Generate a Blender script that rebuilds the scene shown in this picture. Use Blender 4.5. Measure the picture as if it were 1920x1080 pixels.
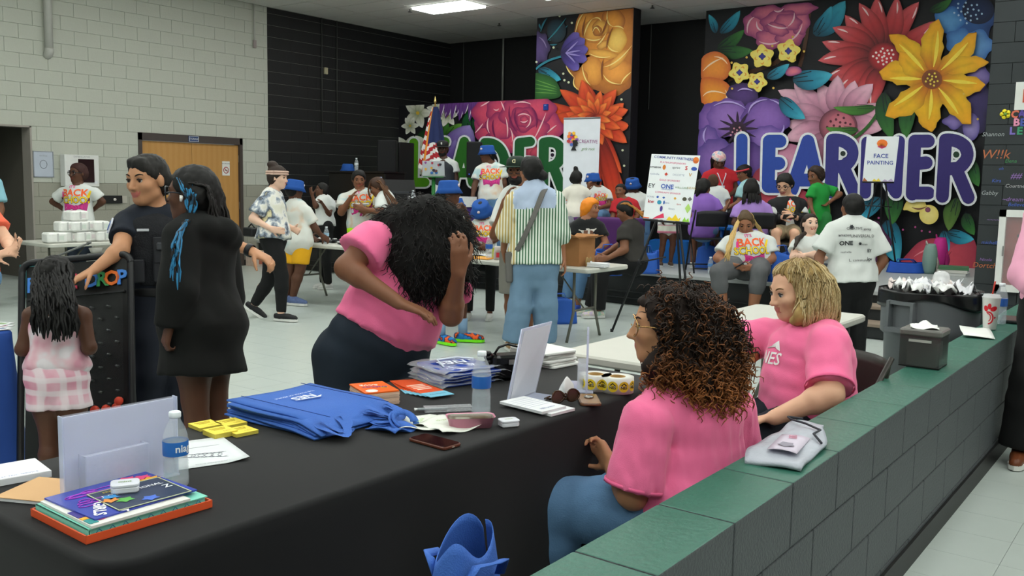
import bpy,bmesh,math,random
import numpy as np
from mathutils import Vector,Matrix
from mathutils.bvhtree import BVHTree
for _o in list(bpy.data.objects):bpy.data.objects.remove(_o)
SC=bpy.context.scene
COL=SC.collection
random.seed(7);RNG=np.random.default_rng(7)
#--- camera
F_PX=1736.0;CAM_H=1.53
YAW,PITCH,ROLL=[math.radians(a)for a in(53.17,6.48,1.11)]
FW=np.array([math.sin(YAW)*math.cos(PITCH),math.cos(YAW)*math.cos(PITCH),-math.sin(PITCH)])
_r=np.array([math.cos(YAW),-math.sin(YAW),0.0]);_u=np.cross(_r,FW)
CR=_r*math.cos(ROLL)+_u*math.sin(ROLL);CU=-_r*math.sin(ROLL)+_u*math.cos(ROLL)
CAM=np.array([0,0,CAM_H])
cam_data=bpy.data.cameras.new('camera');cam=bpy.data.objects.new('camera',cam_data);COL.objects.link(cam)
cam_data.sensor_width=36.0;cam_data.lens=36.0*F_PX/1920.0;cam_data.clip_start=.05;cam_data.clip_end=100
cam.matrix_world=Matrix(((CR[0],CU[0],-FW[0],0),(CR[1],CU[1],-FW[1],0),(CR[2],CU[2],-FW[2],CAM_H),(0,0,0,1)))
SC.camera=cam
#--- world and exposure
W=bpy.data.worlds.new('world');SC.world=W;W.use_nodes=True
W.node_tree.nodes['Background'].inputs[0].default_value=(.55,.62,.60,1)
W.node_tree.nodes['Background'].inputs[1].default_value=.35
SC.view_settings.view_transform='Standard';SC.view_settings.look='None'
SC.view_settings.exposure=0.0;SC.view_settings.gamma=1.0
SC.view_settings.use_curve_mapping=False
LAMP_POWER=12.3
LAMP_COL=(.97,1.0,.955)
#--- where things stand
ZC=4.5
YW=13.47
XB=15.6
XS=10.4
ZS=.43
XM=14.9
XL=14.0
def ray(px,py):
 return CR*((px-960)/F_PX)-CU*((py-540)/F_PX)+FW
def at(px,py,d):
 return CAM+ray(px,py)*d
def on_z(px,py,z):
 r=ray(px,py);return CAM+r*((z-CAM_H)/r[2])
def on_x(px,py,x):
 r=ray(px,py);return CAM+r*(x/r[0])
def on_y(px,py,y):
 r=ray(px,py);return CAM+r*(y/r[1])
FH=np.array([math.sin(YAW),math.cos(YAW),0.0]);RH=np.array([math.cos(YAW),-math.sin(YAW),0.0]);UP=np.array([0,0,1.0])
def cv(x,y,z):
 return RH*x+UP*y+FH*z
def depth(p):return float(np.dot(np.asarray(p)-CAM,FW))
#--- materials
def lin(h):
 if isinstance(h,str):
  h=h.lstrip('#');c=[int(h[i:i+2],16)/255 for i in(0,2,4)]
 else:c=list(h)
 return tuple((x/12.92 if x<=.04045 else((x+.055)/1.055)**2.4)for x in c)
MATS={}
def mat(name,col='#888888',rough=.6,metal=0.0,spec=.4,var=.06,vscale=8.0,bump=0.0,bscale=60.0,emit=0.0,alpha=1.0,trans=0.0,ior=1.45,vcol=False,sheen=0.0):
 if name in MATS:return MATS[name]
 m=bpy.data.materials.new(name);m.use_nodes=True;nt=m.node_tree;N=nt.nodes;L=nt.links
 b=N['Principled BSDF'];c=lin(col)
 b.inputs['Roughness'].default_value=rough;b.inputs['Metallic'].default_value=metal
 b.inputs['Specular IOR Level'].default_value=spec;b.inputs['IOR'].default_value=ior
 if sheen:b.inputs['Sheen Weight'].default_value=sheen
 tc=N.new('ShaderNodeTexCoord')
 if vcol:
  a=N.new('ShaderNodeVertexColor');a.layer_name='Col';src=a.outputs['Color']
 else:
  rgb=N.new('ShaderNodeRGB');rgb.outputs[0].default_value=(*c,1);src=rgb.outputs[0]
 if var>0:
  nz=N.new('ShaderNodeTexNoise');nz.inputs['Scale'].default_value=vscale;nz.inputs['Detail'].default_value=4
  L.new(tc.outputs['Object'],nz.inputs['Vector'])
  mr=N.new('ShaderNodeMapRange');mr.inputs['To Min'].default_value=1-var;mr.inputs['To Max'].default_value=1+var
  L.new(nz.outputs['Fac'],mr.inputs['Value'])
  mx=N.new('ShaderNodeVectorMath');mx.operation='SCALE'
  L.new(src,mx.inputs[0]);L.new(mr.outputs[0],mx.inputs['Scale']);src=mx.outputs[0]
 L.new(src,b.inputs['Base Color'])
 if bump>0:
  n2=N.new('ShaderNodeTexNoise');n2.inputs['Scale'].default_value=bscale;n2.inputs['Detail'].default_value=3
  L.new(tc.outputs['Object'],n2.inputs['Vector'])
  bp=N.new('ShaderNodeBump');bp.inputs['Strength'].default_value=bump;bp.inputs['Distance'].default_value=.01
  L.new(n2.outputs['Fac'],bp.inputs['Height']);L.new(bp.outputs['Normal'],b.inputs['Normal'])
 if emit>0:
  L.new(src,b.inputs['Emission Color']);b.inputs['Emission Strength'].default_value=emit
 if trans>0:b.inputs['Transmission Weight'].default_value=trans
 if alpha<1:b.inputs['Alpha'].default_value=alpha
 MATS[name]=m;return m
def mat_wall(name,lo,hi,split,rough=.55):
 m=mat(name,hi,rough=rough,var=0,bump=.25,bscale=35);nt=m.node_tree;N=nt.nodes;L=nt.links
 g=N.new('ShaderNodeNewGeometry');sx=N.new('ShaderNodeSeparateXYZ');L.new(g.outputs['Position'],sx.inputs[0])
 gt=N.new('ShaderNodeMath');gt.operation='GREATER_THAN';gt.inputs[1].default_value=split;L.new(sx.outputs['Z'],gt.inputs[0])
 mx=N.new('ShaderNodeMix');mx.data_type='RGBA';mx.inputs[6].default_value=(*lin(lo),1);mx.inputs[7].default_value=(*lin(hi),1)
 L.new(gt.outputs[0],mx.inputs[0]);L.new(mx.outputs[2],N['Principled BSDF'].inputs['Base Color']);return m
def mat_wave(name,c1,c2,scale,axis='X',width=.5,rough=.7,dist=0.0):
 m=mat(name,c1,rough=rough,var=0);nt=m.node_tree;N=nt.nodes;L=nt.links
 tc=N.new('ShaderNodeTexCoord');w=N.new('ShaderNodeTexWave');w.bands_direction=axis;w.inputs['Scale'].default_value=scale
 w.inputs['Distortion'].default_value=dist;L.new(tc.outputs['Object'],w.inputs['Vector'])
 r=N.new('ShaderNodeValToRGB');r.color_ramp.elements[0].position=width-.06;r.color_ramp.elements[1].position=width+.06
 r.color_ramp.elements[0].color=(*lin(c1),1);r.color_ramp.elements[1].color=(*lin(c2),1)
 L.new(w.outputs['Fac'],r.inputs[0]);L.new(r.outputs[0],N['Principled BSDF'].inputs['Base Color']);return m
def mat_blotch(name,cols,scale,rough=.8,detail=2.0):
 m=mat(name,cols[0][1],rough=rough,var=0);nt=m.node_tree;N=nt.nodes;L=nt.links
 tc=N.new('ShaderNodeTexCoord');nz=N.new('ShaderNodeTexNoise');nz.inputs['Scale'].default_value=scale;nz.inputs['Detail'].default_value=detail
 L.new(tc.outputs['Object'],nz.inputs['Vector']);r=N.new('ShaderNodeValToRGB');e=r.color_ramp.elements
 e[0].position=cols[0][0];e[0].color=(*lin(cols[0][1]),1);e[1].position=cols[-1][0];e[1].color=(*lin(cols[-1][1]),1)
 for p,c in cols[1:-1]:
  q=e.new(p);q.color=(*lin(c),1)
 L.new(nz.outputs['Fac'],r.inputs[0]);L.new(r.outputs[0],N['Principled BSDF'].inputs['Base Color']);return m
def clear(name,tint='#ffffff',rough=.05,alpha=.25):
 if name in MATS:return MATS[name]
 m=bpy.data.materials.new(name);m.use_nodes=True;N=m.node_tree.nodes;L=m.node_tree.links
 b=N['Principled BSDF'];b.inputs['Base Color'].default_value=(*lin(tint),1);b.inputs['Roughness'].default_value=rough
 tr=N.new('ShaderNodeBsdfTransparent');mx=N.new('ShaderNodeMixShader');nz=N.new('ShaderNodeTexNoise');nz.inputs['Scale'].default_value=12
 mr=N.new('ShaderNodeMapRange');mr.inputs['To Min'].default_value=alpha*.93;mr.inputs['To Max'].default_value=min(1,alpha*1.07)
 L.new(nz.outputs['Fac'],mr.inputs['Value']);L.new(mr.outputs[0],mx.inputs[0]);L.new(tr.outputs[0],mx.inputs[1]);L.new(b.outputs[0],mx.inputs[2])
 L.new(mx.outputs[0],N['Material Output'].inputs[0]);MATS[name]=m;return m
 #--- objects
def tag(o,label=None,cat=None,group=None,kind=None):
 if label:o['label']=label
 if cat:o['category']=cat
 if group:o['group']=group
 if kind:o['kind']=kind
 return o
def thing(name,label,cat,loc=(0,0,0),rz=0.0,group=None):
 o=bpy.data.objects.new(name,None);COL.objects.link(o);o.empty_display_size=.1
 o.location=tuple(float(v)for v in loc);o.rotation_euler=(0,0,rz);return tag(o,label,cat,group)
def link(name,me,parent=None,loc=None,rot=None):
 o=bpy.data.objects.new(name,me);COL.objects.link(o);o.parent=parent
 if loc is not None:o.location=tuple(float(v)for v in loc)
 if rot is not None:o.rotation_euler=rot
 return o
def raw_mesh(name,V,Fq,smooth=True):
 """V (n,3) floats, Fq (m,k) ints, k=3 or 4"""
 me=bpy.data.meshes.new(name);V=np.asarray(V,np.float32);Fq=np.asarray(Fq,np.int32)
 m,k=Fq.shape
 me.vertices.add(len(V));me.vertices.foreach_set('co',V.ravel())
 me.loops.add(m*k);me.loops.foreach_set('vertex_index',Fq.ravel())
 me.polygons.add(m);me.polygons.foreach_set('loop_start',np.arange(0,m*k,k,dtype=np.int32))
 me.polygons.foreach_set('use_smooth',np.full(m,smooth));me.update(calc_edges=True);return me
def set_vcol(me,C):
 a=me.color_attributes.new('Col','FLOAT_COLOR','POINT');C=np.asarray(C,np.float32)
 if C.shape[1]==3:C=np.concatenate([C,np.ones((len(C),1),np.float32)],1)
 a.data.foreach_set('color',C.ravel())
class MB:
 """collects simple solids into one mesh"""
 def __init__(s):s.v=[];s.f=[];s.m=[];s.sm=[];s.cm=0;s.M=None
 def add(s,vs,fs,smooth=False):
  o=len(s.v)
  for v in vs:
   v=np.asarray(v,float)
   if s.M is not None:v=s.M[:3,:3]@v+s.M[:3,3]
   s.v.append(tuple(v))
  for f in fs:s.f.append([i+o for i in f]);s.m.append(s.cm);s.sm.append(smooth)
  return s
 def box(s,c,d,rz=0.0,bev=0.0,top=None,smooth=False):
  x,y,z=[q/2 for q in d];ca,sa=math.cos(rz),math.sin(rz);tx=top or 1
  if bev>0:return s.rbox(c,d,bev,rz)
  P=[(-x,-y,-z),(x,-y,-z),(x,y,-z),(-x,y,-z),(-x*tx,-y*tx,z),(x*tx,-y*tx,z),(x*tx,y*tx,z),(-x*tx,y*tx,z)]
  return s.add([(c[0]+a*ca-b*sa,c[1]+a*sa+b*ca,c[2]+q)for a,b,q in P],[(0,3,2,1),(4,5,6,7),(0,1,5,4),(1,2,6,5),(2,3,7,6),(3,0,4,7)],smooth)
 def rbox(s,c,d,r,rz=0.0,n=3):
  x,y,z=[q/2 for q in d];r=min(r,x*.99,y*.99);ch=min(r*.5,z*.45);loop=[]
  for k,(sx,sy)in enumerate(((1,1),(-1,1),(-1,-1),(1,-1))):
   for i in range(n+1):
    a=math.pi/2*k+math.pi/2*i/n;loop.append((sx*(x-r)+r*math.cos(a),sy*(y-r)+r*math.sin(a),math.cos(a),math.sin(a)))
  ca,sa=math.cos(rz),math.sin(rz);rings=[]
  for zz,ins in((-z,ch),(-z+ch,0),(z-ch,0),(z,ch)):
   rings.append([(a-ins*na,b-ins*nb,zz)for a,b,na,nb in loop])
  V=[(c[0]+a*ca-b*sa,c[1]+a*sa+b*ca,c[2]+q)for R in rings for a,b,q in R];k=len(loop);Fs=[]
  for j in range(3):
   for i in range(k):Fs.append((j*k+i,j*k+(i+1)%k,(j+1)*k+(i+1)%k,(j+1)*k+i))
  Fs.append(tuple(range(k))[::-1]);Fs.append(tuple(range(3*k,4*k)));return s.add(V,Fs)
 def tube(s,pts,r,n=8,cap=True,smooth=True,flat=1.0):
  pts=[np.asarray(p,float)for p in pts];k=len(pts);rs=r if hasattr(r,'__len__')else[r]*k;V=[];prev=None
  for i,p in enumerate(pts):
   t=pts[min(i+1,k-1)]-pts[max(i-1,0)];t=t/(np.linalg.norm(t)+1e-12)
   if prev is None:
    a=np.array([0,0,1.0])if abs(t[2])<.9 else np.array([1.0,0,0])
   else:a=prev
   b=a-t*np.dot(a,t);b/=np.linalg.norm(b)+1e-12;prev=b;c=np.cross(t,b)
   for j in range(n):
    g=2*math.pi*j/n;V.append(p+rs[i]*(math.cos(g)*b*flat+math.sin(g)*c))
  Fs=[(i*n+j,i*n+(j+1)%n,(i+1)*n+(j+1)%n,(i+1)*n+j)for i in range(k-1)for j in range(n)]
  if cap:Fs+=[tuple(range(n))[::-1],tuple(range((k-1)*n,k*n))]
  return s.add(V,Fs,smooth)
 def cyl(s,a,b,r,r2=None,n=16,smooth=True):return s.tube([a,b],[r,r if r2 is None else r2],n,True,smooth)
 def lathe(s,c,prof,n=24,ax=(0,0,1),smooth=True,cap=True,sq=1.0):
  """prof: list of (radius, height)"""
  V=[]
  for r,z in prof:
   for j in range(n):
    g=2*math.pi*j/n;V.append((c[0]+r*math.cos(g),c[1]+r*math.sin(g)*sq,c[2]+z))
  Fs=[(i*n+j,i*n+(j+1)%n,(i+1)*n+(j+1)%n,(i+1)*n+j)for i in range(len(prof)-1)for j in range(n)]
  if cap:Fs+=[tuple(range(n))[::-1],tuple(range((len(prof)-1)*n,len(prof)*n))]
  return s.add(V,Fs,smooth)
 def quad(s,a,b,c,d):return s.add([a,b,c,d],[(0,1,2,3)])
 def sheet(s,a,b,c,d,t):
  a,b,c,d=[np.asarray(q,float)for q in(a,b,c,d)];n=np.cross(b-a,d-a);n=n/np.linalg.norm(n)*t
  return s.add([a,b,c,d,a+n,b+n,c+n,d+n],[(3,2,1,0),(4,5,6,7),(0,1,5,4),(1,2,6,5),(2,3,7,6),(3,0,4,7)])
 def prism(s,poly,z0,z1):
  k=len(poly);V=[(x,y,z0)for x,y in poly]+[(x,y,z1)for x,y in poly]
  return s.add(V,[tuple(range(k))[::-1],tuple(range(k,2*k))]+[(i,(i+1)%k,k+(i+1)%k,k+i)for i in range(k)])
 def grid(s,fn,nu,nv,thick=0.0,smooth=True):
  """fn(u,v)->point, u,v in 0..1; thick gives a second side offset along the normal"""
  P=np.array([[fn(i/(nu-1),j/(nv-1))for j in range(nv)]for i in range(nu)],float)
  fs=[(i*nv+j,(i+1)*nv+j,(i+1)*nv+j+1,i*nv+j+1)for i in range(nu-1)for j in range(nv-1)]
  if thick<=0:return s.add(P.reshape(-1,3),fs,smooth)
  du=np.gradient(P,axis=0);dv=np.gradient(P,axis=1);n=np.cross(du,dv);n/=np.linalg.norm(n,axis=2,keepdims=True)+1e-12
  Q=P-n*thick;k=nu*nv;V=np.concatenate([P.reshape(-1,3),Q.reshape(-1,3)]);fs=fs+[tuple(q+k for q in f[::-1])for f in fs]
  rim=[i*nv for i in range(nu)]+[(nu-1)*nv+j for j in range(1,nv)]+[i*nv+nv-1 for i in range(nu-2,-1,-1)]+[j for j in range(nv-2,0,-1)]
  for a,b in zip(rim,rim[1:]+rim[:1]):fs.append((b,a,a+k,b+k))
  return s.add(V,fs,smooth)
 def build(s,name,mats,parent=None,loc=None,rot=None,bevel=0.0):
  me=bpy.data.meshes.new(name);me.from_pydata(s.v,[],s.f)
  for m in(mats if isinstance(mats,(list,tuple))else[mats]):me.materials.append(m)
  me.polygons.foreach_set('material_index',s.m);me.polygons.foreach_set('use_smooth',s.sm);me.update()
  o=link(name,me,parent,loc,rot)
  if bevel>0:
   b=o.modifiers.new('bevel','BEVEL');b.width=bevel;b.segments=2;b.limit_method='ANGLE'
  return o
def frame(o,x,z):
 x=np.asarray(x,float);x=x/np.linalg.norm(x);z=np.asarray(z,float);z=z-x*np.dot(x,z);z=z/np.linalg.norm(z);y=np.cross(z,x)
 M=np.eye(4);M[:3,0]=x;M[:3,1]=y;M[:3,2]=z;M[:3,3]=o;return M
def place(o,M):o.matrix_world=Matrix([[float(v)for v in r]for r in M]);return o
TXT={}
def text_geo(s,size=1.0,align='CENTER',shear=0.0,ext=0.0,off=0.0):
 key=(s,align,shear,ext,off)
 if key not in TXT:
  c=bpy.data.curves.new('t','FONT');c.body=s;c.size=1;c.align_x=align;c.align_y='CENTER';c.shear=shear;c.extrude=ext;c.offset=off;c.resolution_u=2
  o=bpy.data.objects.new('t',c);COL.objects.link(o);dg=bpy.context.evaluated_depsgraph_get();me=o.evaluated_get(dg).to_mesh()
  me.calc_loop_triangles();V=np.array([v.co[:]for v in me.vertices],float).reshape(-1,3);T=[tuple(t.vertices)for t in me.loop_triangles]
  bpy.data.objects.remove(o);bpy.data.curves.remove(c);TXT[key]=(V,T)
 V,T=TXT[key];return V*size,T
def mb_text(mb,s,M,size,align='CENTER',shear=0.0,off=0.0,ext=0.0,sx=1.0):
 """flat lettering in the local xy plane of M"""
 V,T=text_geo(s,size,align,shear,ext/size if ext else 0.0,off)
 if len(V)==0:return
 V=V.copy();V[:,0]*=sx;P=V@M[:3,:3].T+M[:3,3];old=mb.M;mb.M=None;mb.add(P,T);mb.M=old
 #--- the room
X0,Y0=-4.5,-4.5
M_white=mat_wall('paint_white_over_grey','#969589','#b6b9ae',1.41)
M_black=mat('paint_black_block','#1b1c1d',rough=.62,var=.1,bump=.3,bscale=40)
M_joint=mat('joint_light','#b0b3a8',rough=.9)
M_jointb=mat('joint_black','#0c0d0d',rough=.9)
M_tile=mat('ceiling_tile','#dcdcd6',rough=.95,var=.05,vscale=30,bump=.4,bscale=150)
M_tbar=mat('ceiling_bar','#a9aba6',rough=.6)
M_floor=mat('floor_tile','#b6bfba',rough=.30,spec=.5,var=.035,vscale=6)
M_grout=mat('floor_seam','#949e99',rough=.6)
M_stagetop=mat('stage_floor','#a9adad',rough=.38,var=.08,vscale=4)
M_stagef=mat('stage_front_black','#232627',rough=.6,var=.1)
M_frame=mat('door_frame_brown','#463f3c',rough=.5)
M_wood=mat_wave('door_wood','#b5864b','#b98b50',3.0,'X',.5,.45,2.5)
def structure(name,mb,m,parent=None,label=None):
 o=mb.build(name,m,parent)
 if parent is None:o['kind']='structure'
 return o
def block_mesh(name,w,h,d,m):
 c=.003;V=[]
 for y,k in((d,0),(c,0),(0,c)):
  V+=[(k,y,k),(w-k,y,k),(w-k,y,h-k),(k,y,h-k)]
 Fs=[]
 for r in range(2):
  for i in range(4):Fs.append((r*4+i,r*4+(i+1)%4,(r+1)*4+(i+1)%4,(r+1)*4+i))
 Fs.append((8,9,10,11));me=bpy.data.meshes.new(name);me.from_pydata(V,[],Fs);me.materials.append(m);return me
fl=structure('floor',MB().box(((X0+XB)/2,(Y0+YW+3)/2,-.06),(XB-X0,YW+3-Y0,.1)),M_grout)
T=.305;g=.0016
tme=None;rest=MB();cand=[]
for i in range(int((XS-0.2)/T)+1):
 for j in range(int((YW+2.4+4)/T)):
  x,y=.2+i*T,-4+j*T
  if x+T>XS:continue
  if 0.82<y+T/2<1.1:pass
  c=np.array([x+T/2,y+T/2,0]);dd=depth(c)
  if dd<1:continue
  px=960+F_PX*np.dot(c-CAM,CR)/dd;py=540-F_PX*np.dot(c-CAM,CU)/dd
  if-150<px<2070 and py<1250:cand.append((dd,x,y,-40<px<1960 and py<1110))
cand.sort();n_t=0
for dd,x,y,vis in cand:
 hid=(.3<x<3.6 and 1.0<y<2.4)
 if vis and not hid and n_t<300:
  if tme is None:
   q=MB().box((T/2,T/2,-.004),(T-g,T-g,.008));o=q.build('floor_tile',M_floor,fl,(x,y,0));tme=o.data
  else:link('floor_tile',tme,fl,(x,y,0))
  n_t+=1
 else:rest.box((x+T/2,y+T/2,-.004),(T-g,T-g,.008))
tag(rest.build('floor_tiles_far',M_floor,fl),kind='stuff')
OPEN=[(3.6,6.52,2.2),(8.17,10.12,2.2)]
wl=MB()
xs=[X0,3.6,6.52,8.17,10.12,XB+.3]
for a,b,hole in((X0,3.6,0),(3.6,6.52,1),(6.52,8.17,0),(8.17,10.12,1),(10.12,XB+.3,0)):
 z0=2.2 if hole else 0
 wl.box(((a+b)/2,YW+.1+.006,(z0+ZC+.2)/2),(b-a,.2,ZC+.2-z0))
wall_left=structure('wall_left',wl,M_joint)
XK=10.68;full={};black=MB()
for r in range(23):
 z=r*.2;h=min(.2,ZC-z)
 off=0 if r%2 else .2
 x=3.2-off
 while x<XB:
  segs=[(max(x,3.2),min(x+.4,XB))]
  for a,b,zt in OPEN:
   if z<zt-.01:
    ns=[]
    for s0,s1 in segs:
     if s1<=a or s0>=b:ns.append((s0,s1))
     else:
      if s0<a:ns.append((s0,a))
      if s1>b:ns.append((b,s1))
    segs=ns
  cut=[]
  for s0,s1 in segs:
   if s0<XK<s1:cut+=[(s0,XK),(XK,s1)]
   else:cut.append((s0,s1))
  for s0,s1 in cut:
   w=s1-s0
   if w<.03 or h<.03:continue
   gx=.003;gz=.003
   if s0>=XK-1e-6:
    black.box(((s0+s1)/2,YW+.005,z+h/2),(w-(gx if s0>XK+.01 else-.004),.006,h-gz))
   else:
    key=(round(w,3),round(h,3))
    if key not in full:full[key]=block_mesh('block',w-gx,h-gz,.014,M_white)
    link('block',full[key],wall_left,(s0+gx/2,YW-.004,z+gz/2))
  x+=.4
tag(black.build('black_blocks',M_black,wall_left),kind='stuff')
hall=MB();hall.box((5.2,YW+1.85,1.2),(4.6,.1,2.6));hall.box((6.62,YW+1.0,1.2),(.1,1.7,2.6));hall.box((2.9,YW+1.0,1.2),(.1,1.7,2.6));hall.box((4.8,YW+1,2.5),(3.8,1.8,.1))
structure('wall_hall',hall,mat('hall_grey','#5b5750',rough=.8,bump=.2,bscale=20))
jb=MB();jb.box((6.51,YW+.1,1.1),(.025,.24,2.2));jb.box((5.06,YW+.1,2.19),(2.92,.24,.025))
structure('trim_1',jb,mat('jamb_grey','#9c968f',rough=.6))
al=thing('fire_alarm','small red fire alarm box on the dark hall wall','alarm',(6.16,YW+1.80,2.12))
MB().box((0,-.02,0),(.09,.045,.16),bev=.01).build('body',mat('alarm_red','#7d1f22',rough=.5),al)
MB().box((0,-.046,.02),(.05,.012,.05)).build('strobe',mat('alarm_strobe','#c9b9b4',rough=.3),al)
dr=MB();fx0,fx1=8.17,10.12
dr.box((fx0+.03,YW+.06,1.1),(.06,.16,2.2));dr.box((fx1-.03,YW+.06,1.1),(.06,.16,2.2));dr.box(((fx0+fx1)/2,YW+.06,2.145),(fx1-fx0,.16,.11))
door=structure('door_1',dr,M_frame)
for k in range(2):
 w=(fx1-fx0-.12)/2;a=fx0+.06+k*w
 lf=MB().box((a+w/2,YW+.05,1.045),(w-.006,.045,2.07)).build('door_leaf',M_wood,door)
 for z in(.25,1.05,1.85):
  hx=fx0+.055 if k==0 else fx1-.055
  MB().cyl((hx,YW+.018,z-.06),(hx,YW+.018,z+.06),.009,n=8).build('hinge',mat('hinge_steel','#8c8a84',rough=.35,metal=.8),door)
sg=thing('door_sign','small blue STORAGE sign on the frame above the double doors','sign',((fx0+fx1)/2,YW-.03,2.145))
MB().box((0,0,0),(.19,.012,.095),bev=0).build('plate',mat('sign_blue','#27406f',rough=.4),sg)
q=MB();Mx=frame((0,-.008,0),(1,0,0),(0,-1,0));mb_text(q,'STORAGE',Mx,.045,sx=.9)
for a,b in((.088,0),(-.088,0)):q.box((a,-.007,b),(.005,.003,.082))
for b in(.04,-.04):q.box((0,-.007,b),(.18,.003,.005))
q.build('lettering',mat('sign_white','#e6e9ea',rough=.5),sg)
ns=thing('no_smoking_sign','white no smoking sign with red ring on the right storage door','sign',(9.80,YW+.022,1.68))
MB().box((0,0,0),(.15,.006,.24)).build('plate',mat('sign_plate_white','#dedfda',rough=.4),ns)
q=MB();mb_text(q,'NO SMOKING',frame((0,-.004,.08),(1,0,0),(0,-1,0)),.026);q.box((0,-.005,-.03),(.06,.003,.012));q.build('lettering',mat('sign_black','#222222'),ns)
q=MB();q.tube([(.05*math.cos(a),-.006,-.03+.05*math.sin(a))for a in np.linspace(0,2*math.pi,25)],.006,6);q.tube([(-.035,-.006,.005),(.035,-.006,-.065)],.005,6);q.build('ring',mat('sign_red','#a3242c'),ns)
bb=MB();bb.box((7.35,YW-.008,.05),(1.65,.016,.1));bb.box((10.3,YW-.008,.05),(.36,.016,.1));structure('baseboard_left',bb,mat('rubber_base','#3a3634',rough=.5))
w=MB();w.box((XB+.1,(Y0+YW)/2,ZC/2+.1),(.2,YW-Y0+.4,ZC+.2));structure('wall_back',w,M_black)
w=MB();w.box((XL+.15,(13.47+10.03)/2,1.53),(.3,13.47-10.03,3.06));wall_leader=structure('wall_mural_low',w,mat('mural_ground_low','#17171b',rough=.6,var=.15,bump=.2,bscale=30))
w=MB();w.box((XL+.12,(10.03+8.03)/2,ZC/2),(.24,2.0,ZC));wall_pillar=structure('wall_pillar',w,mat('mural_ground_pillar','#19191e',rough=.6,var=.15,bump=.2,bscale=30))
w=MB();w.box(((XM+XB)/2,(7.14+1.2)/2,ZC/2),(XB-XM,7.14-1.2,ZC));wall_learner=structure('wall_mural_right',w,mat('mural_ground_right','#18191d',rough=.6,var=.15,bump=.2,bscale=30))
w=MB();w.box((XS+.1,(1.875+Y0)/2,ZC/2),(.2,1.875-Y0,ZC));wall_side=structure('wall_stage_right',w,M_jointb)
for r in range(23):
 z=r*.2;y=1.875+(.2 if r%2 else 0)
 while y>-.3:
  y1=min(y,1.875);y0=y-.4
  if y1-y0>.05 and z+.2<=ZC+.01 and z<3.9:
   b=MB().box((XS-.003,(y0+y1)/2,z+.1),(.012,y1-y0-.005,.195));b.build('block',M_dark if 'M_dark' in globals()else mat('paint_charcoal','#2c3133',rough=.6,var=.08),wall_side)
  y-=.4
st=MB();st.box(((XS+XB)/2+.02,(YW+1.2)/2,ZS/2-.02),(XB-XS-.04,YW-1.2,ZS-.04));stage=structure('floor_stage_front',st,M_stagef)
t2=MB();t2.box(((XS+XB)/2,(YW+1.2)/2,ZS-.02),(XB-XS,YW-1.2,.04));structure('floor_stage',t2,[M_stagetop])
tr=MB()
for z in(.08,.16):tr.box((XS+.012,(YW+1.9)/2,z),(.03,YW-1.9,.012))
structure('trim_2',tr,M_stagef)
sp=thing('stage_steps','dark wooden steps with worn treads leading up to the stage','steps',(0,0,0))
for k,(xa,z)in enumerate(((XS-.62,.145),(XS-.31,.29))):
 MB().box((xa+.16,2.55,z-.0675),(.31,1.35,.135)).build('riser',M_stagef,sp)
 MB().box((xa+.15,2.55,z-.002),(.34,1.37,.03)).build('tread',mat('tread_wood','#87786a',rough=.6,var=.2),sp)
TX=.61;TY=1.22
trof={}
cl=MB().box(((X0+XB)/2,(Y0+YW)/2,ZC+.09),(XB-X0+.4,YW-Y0+.4,.1));ceiling=structure('ceiling',cl,M_tbar)
ox,oy=11.98,10.06
lamp_cells=set()
for i in range(-26,7):
 for j in range(-13,5):
  if(i%4==0)and(j%2==0)and j<=0 and not(ox+i*TX>13.2):lamp_cells.add((i,j))
far=MB();tl=None;nt_=0
for i in range(-27,7):
 for j in range(-13,4):
  if(i,j)in lamp_cells:continue
  x,y=ox+i*TX,oy+j*TY
  x1,y1=min(x+TX,XB),min(y+TY,YW)
  x0_,y0_=max(x,X0),max(y,Y0)
  if x1-x0_<.05 or y1-y0_<.05:continue
  c=np.array([x+TX/2,y+TY/2,ZC]);dd=depth(c);px=960+F_PX*np.dot(c-CAM,CR)/max(dd,.1);py=540-F_PX*np.dot(c-CAM,CU)/max(dd,.1)
  vis=dd>1 and-50<px<1960 and py>-45
  if vis:
   key=abs(x1-x0_-TX)+abs(y1-y0_-TY)<.01
   if key and tl:link('ceiling_tile',tl,ceiling,(x,y,ZC))
   else:
    o=MB().box(((x1-x0_)/2,(y1-y0_)/2,.012),(x1-x0_-.022,y1-y0_-.022,.016)).build('ceiling_tile',M_tile,ceiling,(x0_,y0_,ZC))
    if key:tl=o.data
  else:far.box(((x0_+x1)/2,(y0_+y1)/2,ZC+.012),(x1-x0_-.022,y1-y0_-.022,.016))
bars=MB()
tag(far.build('ceiling_tiles_far',M_tile,ceiling),kind='stuff')
M_lamp=mat('lamp_diffuser','#ffffff',var=0);N_=M_lamp.node_tree.nodes['Principled BSDF']
N_.inputs['Emission Color'].default_value=(*LAMP_COL,1);N_.inputs['Emission Strength'].default_value=LAMP_POWER
lm=None
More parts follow.
